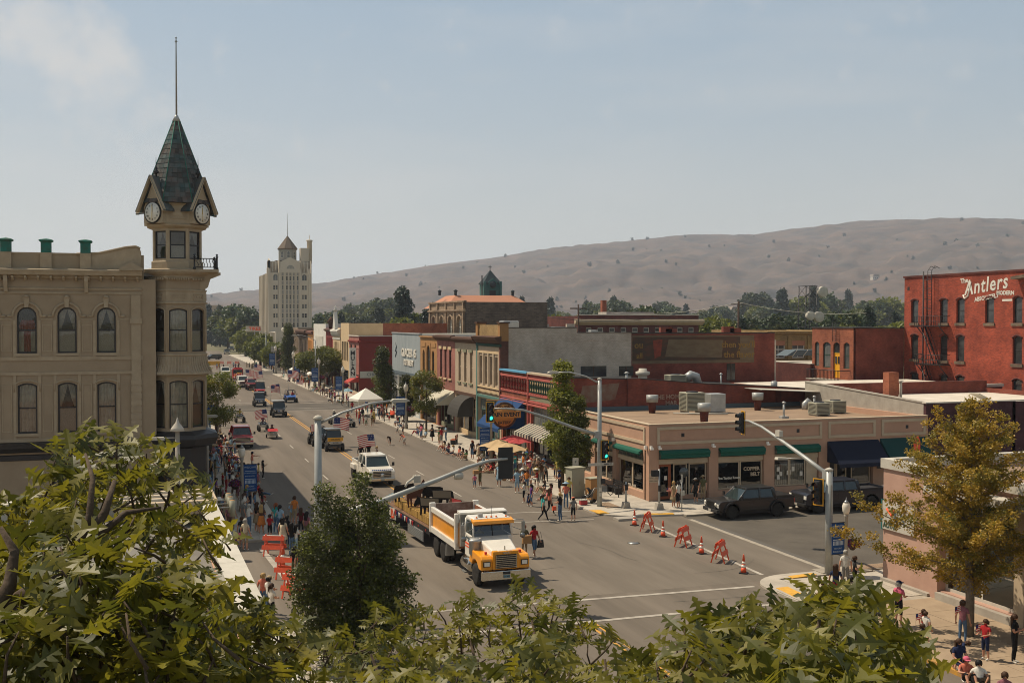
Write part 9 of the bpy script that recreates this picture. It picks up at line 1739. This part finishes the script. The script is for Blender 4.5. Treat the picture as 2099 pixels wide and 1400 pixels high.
# things in hands
def held(name,label,cat,mb,m,x,y,z,rz=0,child='body'):
 t=thing(name,label,cat,(x,y,z),rz); mb.build(child,t,m); return t
x,y=gp(1095,1142); held('shoulder_bag','black bag hanging from the woman in the red shirt','bag',MB().prism([(-.2,0),(.2,0),(.14,.4),(-.14,.4)],-.05,.05).tube([(-.1,0,.4),(0,0,.85),(.1,0,.4)],.012,5),'black',x+.36,y,.5,.2)
x,y=gp(1075,1141); held('paper_bag','brown paper bag held by the woman beside the dump truck','bag',BX(-.24,.24,-.09,.09,0,.42),'kraft',x+.02,y-.34,.78); x,y=gp(1023,997); held('straw_basket','straw basket held by the woman in light blue','basket',MB().lathe([(.14,0),(.2,.28)],12).tube([(-.17,0,.28),(0,0,.5),(.17,0,.28)],.015,5),'kraft',x+.42,y,.42)
x,y=gp(984,998); held('cardboard_box','cardboard box carried by the man in olive','box',BX(-.22,.22,-.15,.15,0,.28),'kraft',x-.35,y-.1,1.02); x,y=gp(1390,1041,.13); held('shoulder_bag','white bag on the woman at the shop door','bag',BX(-.14,.14,-.05,.05,0,.32),'cap_white',x+.32,y,.95); x,y=gp(1147,1068); held('red_bag','small red bag held by the person in black on the crosswalk','bag',BX(-.12,.12,-.06,.06,0,.25),'orange_plastic',x-.35,y,.7)
x,y=gp(1975,1399); held('backpack','black bag with bottles on the ground by the pink cap','bag',BX(-.3,.3,-.18,.18,0,.34),'black',x+.1,y-.7,.13,.3); x,y=gp(1868,1348); held('picnic_blanket','folded pale blanket by the yellow kerb','blanket',BX(-.3,.3,-.2,.2,0,.09).box(-.26,.28,-.18,.18,.09,.16),'mauve' if 'mauve' in M else 'cloth_white',x,y,.02,.4)
for lab,px,py,h in (('small hand flag waved by the child in floral shirt',1877,1322,1.15),('small hand flag beside the golden maple trunk, left',1957,1330,1.55),('small hand flag held by the boy in dark red',2000,1350,1.2),('small hand flag held at the shop door',1366,1040,1.25),('small hand flag held by the girl in the white dress',622,1140,.6)):
 x,y=gp(px,py,.13); t=thing('hand_flag',lab,'flag',(x,y,h),.3,'small hand flags'); MB().tube([(0,0,-.25),(0,0,.2)],.006,4).build('stick',t,'wood'); mb=MB('flag_red')
 for j in range(7):mb.use('flag_red' if j % 2 == 0 else 'flag_white'); mb.poly([(.01 if j > 3 else .17,0,.18-.035*j),(.4,.02,.18-.035*j),(.4,.02,.145-.035*j),(.01 if j > 3 else .17,0,.145-.035*j)])
 mb.use('flag_blue').poly([(.01,0,.18),(.17,.01,.18),(.17,.01,.04),(.01,0,.04)]); mb.build('cloth',t)
# ================================================================= oak crown below the camera
random.seed(77)
def at(px,py,d):v=co.rotation_euler.to_matrix() @ Vector(((px-1049.5)/2200*d,(700-py)/2200*d,-d)); return v+Vector((0,0,12.5))
def oakleaf(bend,w=1.):
 """lobed, pointed oak leaf along +x, unit length, folded along the midrib"""
 R_=[(0,.015),(.16,.05),(.2,.05),(.14,.3),(.3,.16),(.34,.07),(.42,.08),(.36,.46),(.52,.24),(.56,.09),(.62,.09),(.62,.4),(.74,.2),(.78,.08),(.86,.14),(1.0,0)]
 vs=[]; fs=[]
 def z(x,y):return -bend*x*x+abs(y)*.22-.1*abs(y)**2
 n=len(R_); mid=[(x,0,z(x,0)) for x,_ in R_]
 for x,y in R_:vs.append((x,0,z(x,0)))
 for s in (1,-1):
  o=len(vs)
  for x,y in R_:vs.append((x,s*y*w,z(x,y)))
  for i in range(n-1):fs.append([i,i+1,o+i+1,o+i] if s > 0 else [i,o+i,o+i+1,i+1])
 mb=MB('leaf_oak').use('leaf_oak'); mb.add(vs,fs); return mb
LM=[oakleaf(b,w) for b,w in ((.15,1),(.4,.9),(-.1,.95),(.6,.85))]
LME=[[m_.mesh('leaf') for m_ in LM] for _ in range(2)]
for k,mm in enumerate(('leaf_oak','leaf_oak2')):
 for me in LME[k]:me.materials.clear(); me.materials.append(M[mm])
oak=thing('oak_tree','big oak with spiky lobed leaves filling the bottom of the view, close to the camera','tree',(3.2,5.6,0)); OI=Matrix.Translation((-3.2,-5.6,0))
TOP=[(-200,1050),(0,1025),(60,1035),(90,960),(150,892),(220,900),(300,915),(350,950),(400,985),(430,1045),(455,1120),(470,1200),(505,1245),(560,1262),(600,1285),(690,1300),(740,1290),(790,1245),(850,1262),(900,1255),(960,1222),(1010,1240),(1060,1210),(1110,1208),(1170,1232),(1210,1290),(1260,1300),(1320,1345),(1370,1335),(1410,1285),(1460,1262),(1520,1255),(1570,1240),(1620,1275),(1660,1225),(1710,1196),(1770,1210),(1810,1265),(1860,1310),(1900,1375),(1960,1460),(2100,1520)]
def topy(px):
 for (a,b),(c,d) in zip(TOP,TOP[1:]):
  if a <= px <= c:return b+(d-b)*(px-a)/(c-a)
 return 1600
tw=MB('bark'); spots=[]
px=-180
while px < 1990:
 ty_=topy(px)+8; py=ty_
 while py < 1560:
  f=min(1,(py-ty_)/260); d=6.9-2.4*f+random.uniform(-.7,.7)
  if px > 1350:d -= 1.3
  if 650 < px < 1250 and f < .4:d += 1.2
  q=(px+random.uniform(-16,16),py+random.uniform(-10,12),d)
  gap=(150 < px < 400 and 1000 < py < 1170 and random.random() < .62) or (400 < px < 560 and py < 1230 and random.random() < .55) or (930 < px < 1010 and 1290 < py < 1380 and random.random() < .5) or (1230 < px < 1400 and py < 1370 and random.random() < .35)
  if not gap:spots.append(q)
  py += random.uniform(24,36)*(1 if py < 1400 else 2.0)
 px += random.uniform(24,34)
items=[]
for px,py,d in spots:
 c=at(px,py,d); n=random.randint(5,8); ax_=Vector((random.gauss(0,.5),random.gauss(0,.5),random.uniform(.3,1.2))).normalized(); u=ax_.orthogonal().normalized(); v=ax_.cross(u); a0=random.uniform(0,6.28)
 tw.tube([tuple(OI @ (c-ax_*.22+Vector((random.uniform(-.05,.05),random.uniform(-.05,.05),0)))),tuple(OI @ (c-ax_*.1)),tuple(OI @ c)],[.008,.006,.004],5)
 for k in range(n):
  a=a0+k*2.4; dr=(u*math.cos(a)+v*math.sin(a)+ax_*random.uniform(-.15,.75)).normalized(); L=random.uniform(.105,.185)*(.85 if 650 < px < 1250 else 1)
  up=(ax_*1.0+rdir()*.45); y_=up.cross(dr).normalized(); z_=dr.cross(y_); m4=Matrix((dr,y_,z_)).transposed().to_4x4(); m4.translation=c-ax_*random.uniform(0,.05)+dr*.025
  items.append((d-py*.002,m4 @ Matrix.Diagonal((L,L*random.uniform(.8,1.05),L,1)),random.randrange(4),0 if random.random() < .62 else 1,py))
vis=sorted([i for i in items if i[4] < 1395],key=lambda t:t[0]); own=set(id(t) for t in vis[:298])
mass=MB('leaf_oak')
for it in items:
 if id(it) in own:o=inst('leaf',LME[it[3]][it[2]],oak); o.matrix_local=OI @ it[1]
 else:
  mass.use(('leaf_oak','leaf_oak2')[it[3]]); mass.T=OI @ it[1]; mass.add(LM[it[2]].v,LM[it[2]].f); mass.T=None
mass.build('foliage',oak,None,'stuff'); o=tw.build('twigs',oak,'bark','stuff')
lb_=MB('bark')
def limb(pts,rs):lb_.tube([tuple(OI @ (Vector(p) if len(p) == 3 and isinstance(p,Vector) else at(*p))) for p in pts],rs,9)
V3=lambda *a:Vector(a)
limb([V3(3.2,5.6,0),V3(3.15,5.6,3),V3(3.0,5.5,6.0),V3(2.6,5.3,8.0)],[.34,.28,.24,.2])
limb([V3(2.9,5.45,6.4),V3(.6,5.6,8.6),(-30,1330,4.7),(20,1245,4.8),(110,1185,4.9),(170,1120,5.0),(215,1050,5.0),(235,985,5.1)],[.12,.08,.055,.048,.042,.03,.02,.01])
limb([V3(1.5,5.5,7.8),(60,1450,4.5),(110,1260,4.7),(180,1180,4.8),(245,1165,4.8)],[.06,.045,.03,.02,.008]); limb([(165,1125,5.0),(210,1090,5.0),(260,1050,5.1),(330,1040,5.1)],[.022,.018,.013,.006]); limb([(20,1245,4.8),(70,1270,4.7),(130,1262,4.6)],[.03,.02,.01]); limb([(-60,1330,4.5),(20,1200,4.6),(30,1130,4.7),(0,1080,4.7)],[.04,.03,.02,.01]); limb([(110,1185,4.9),(180,1090,5.0),(185,1040,5.0),(190,980,5.1),(175,930,5.2)],[.025,.02,.016,.012,.006]); limb([(110,1250,4.6),(180,1195,4.7),(250,1180,4.8)],[.02,.016,.008])
for tgt in ((330,1250,4.7),(560,1330,6.0),(760,1340,6.2),(960,1300,7.2),(1090,1270,7.3),(1240,1350,6.4),(1480,1320,4.8),(1680,1270,4.6),(1760,1290,4.5),(1850,1370,4.4),(850,1330,7),(1570,1300,4.8)):
 e=at(*tgt); s0=V3(2.75,5.35,7.3+random.uniform(-.5,.6)); m1=s0.lerp(e,.45)+V3(0,0,-.5); m2=s0.lerp(e,.8)+V3(0,0,-.15); limb([s0,m1,m2,e],[.08,.045,.022,.007])
 for _ in range(0):b=m1.lerp(e,random.uniform(.3,.95)); limb([b,b+V3(random.uniform(-.3,.3),random.uniform(-.2,.3),.25),b+V3(random.uniform(-.5,.5),random.uniform(-.3,.4),.55)],[.014,.009,.004])
lb_.build('trunk',oak,'bark')
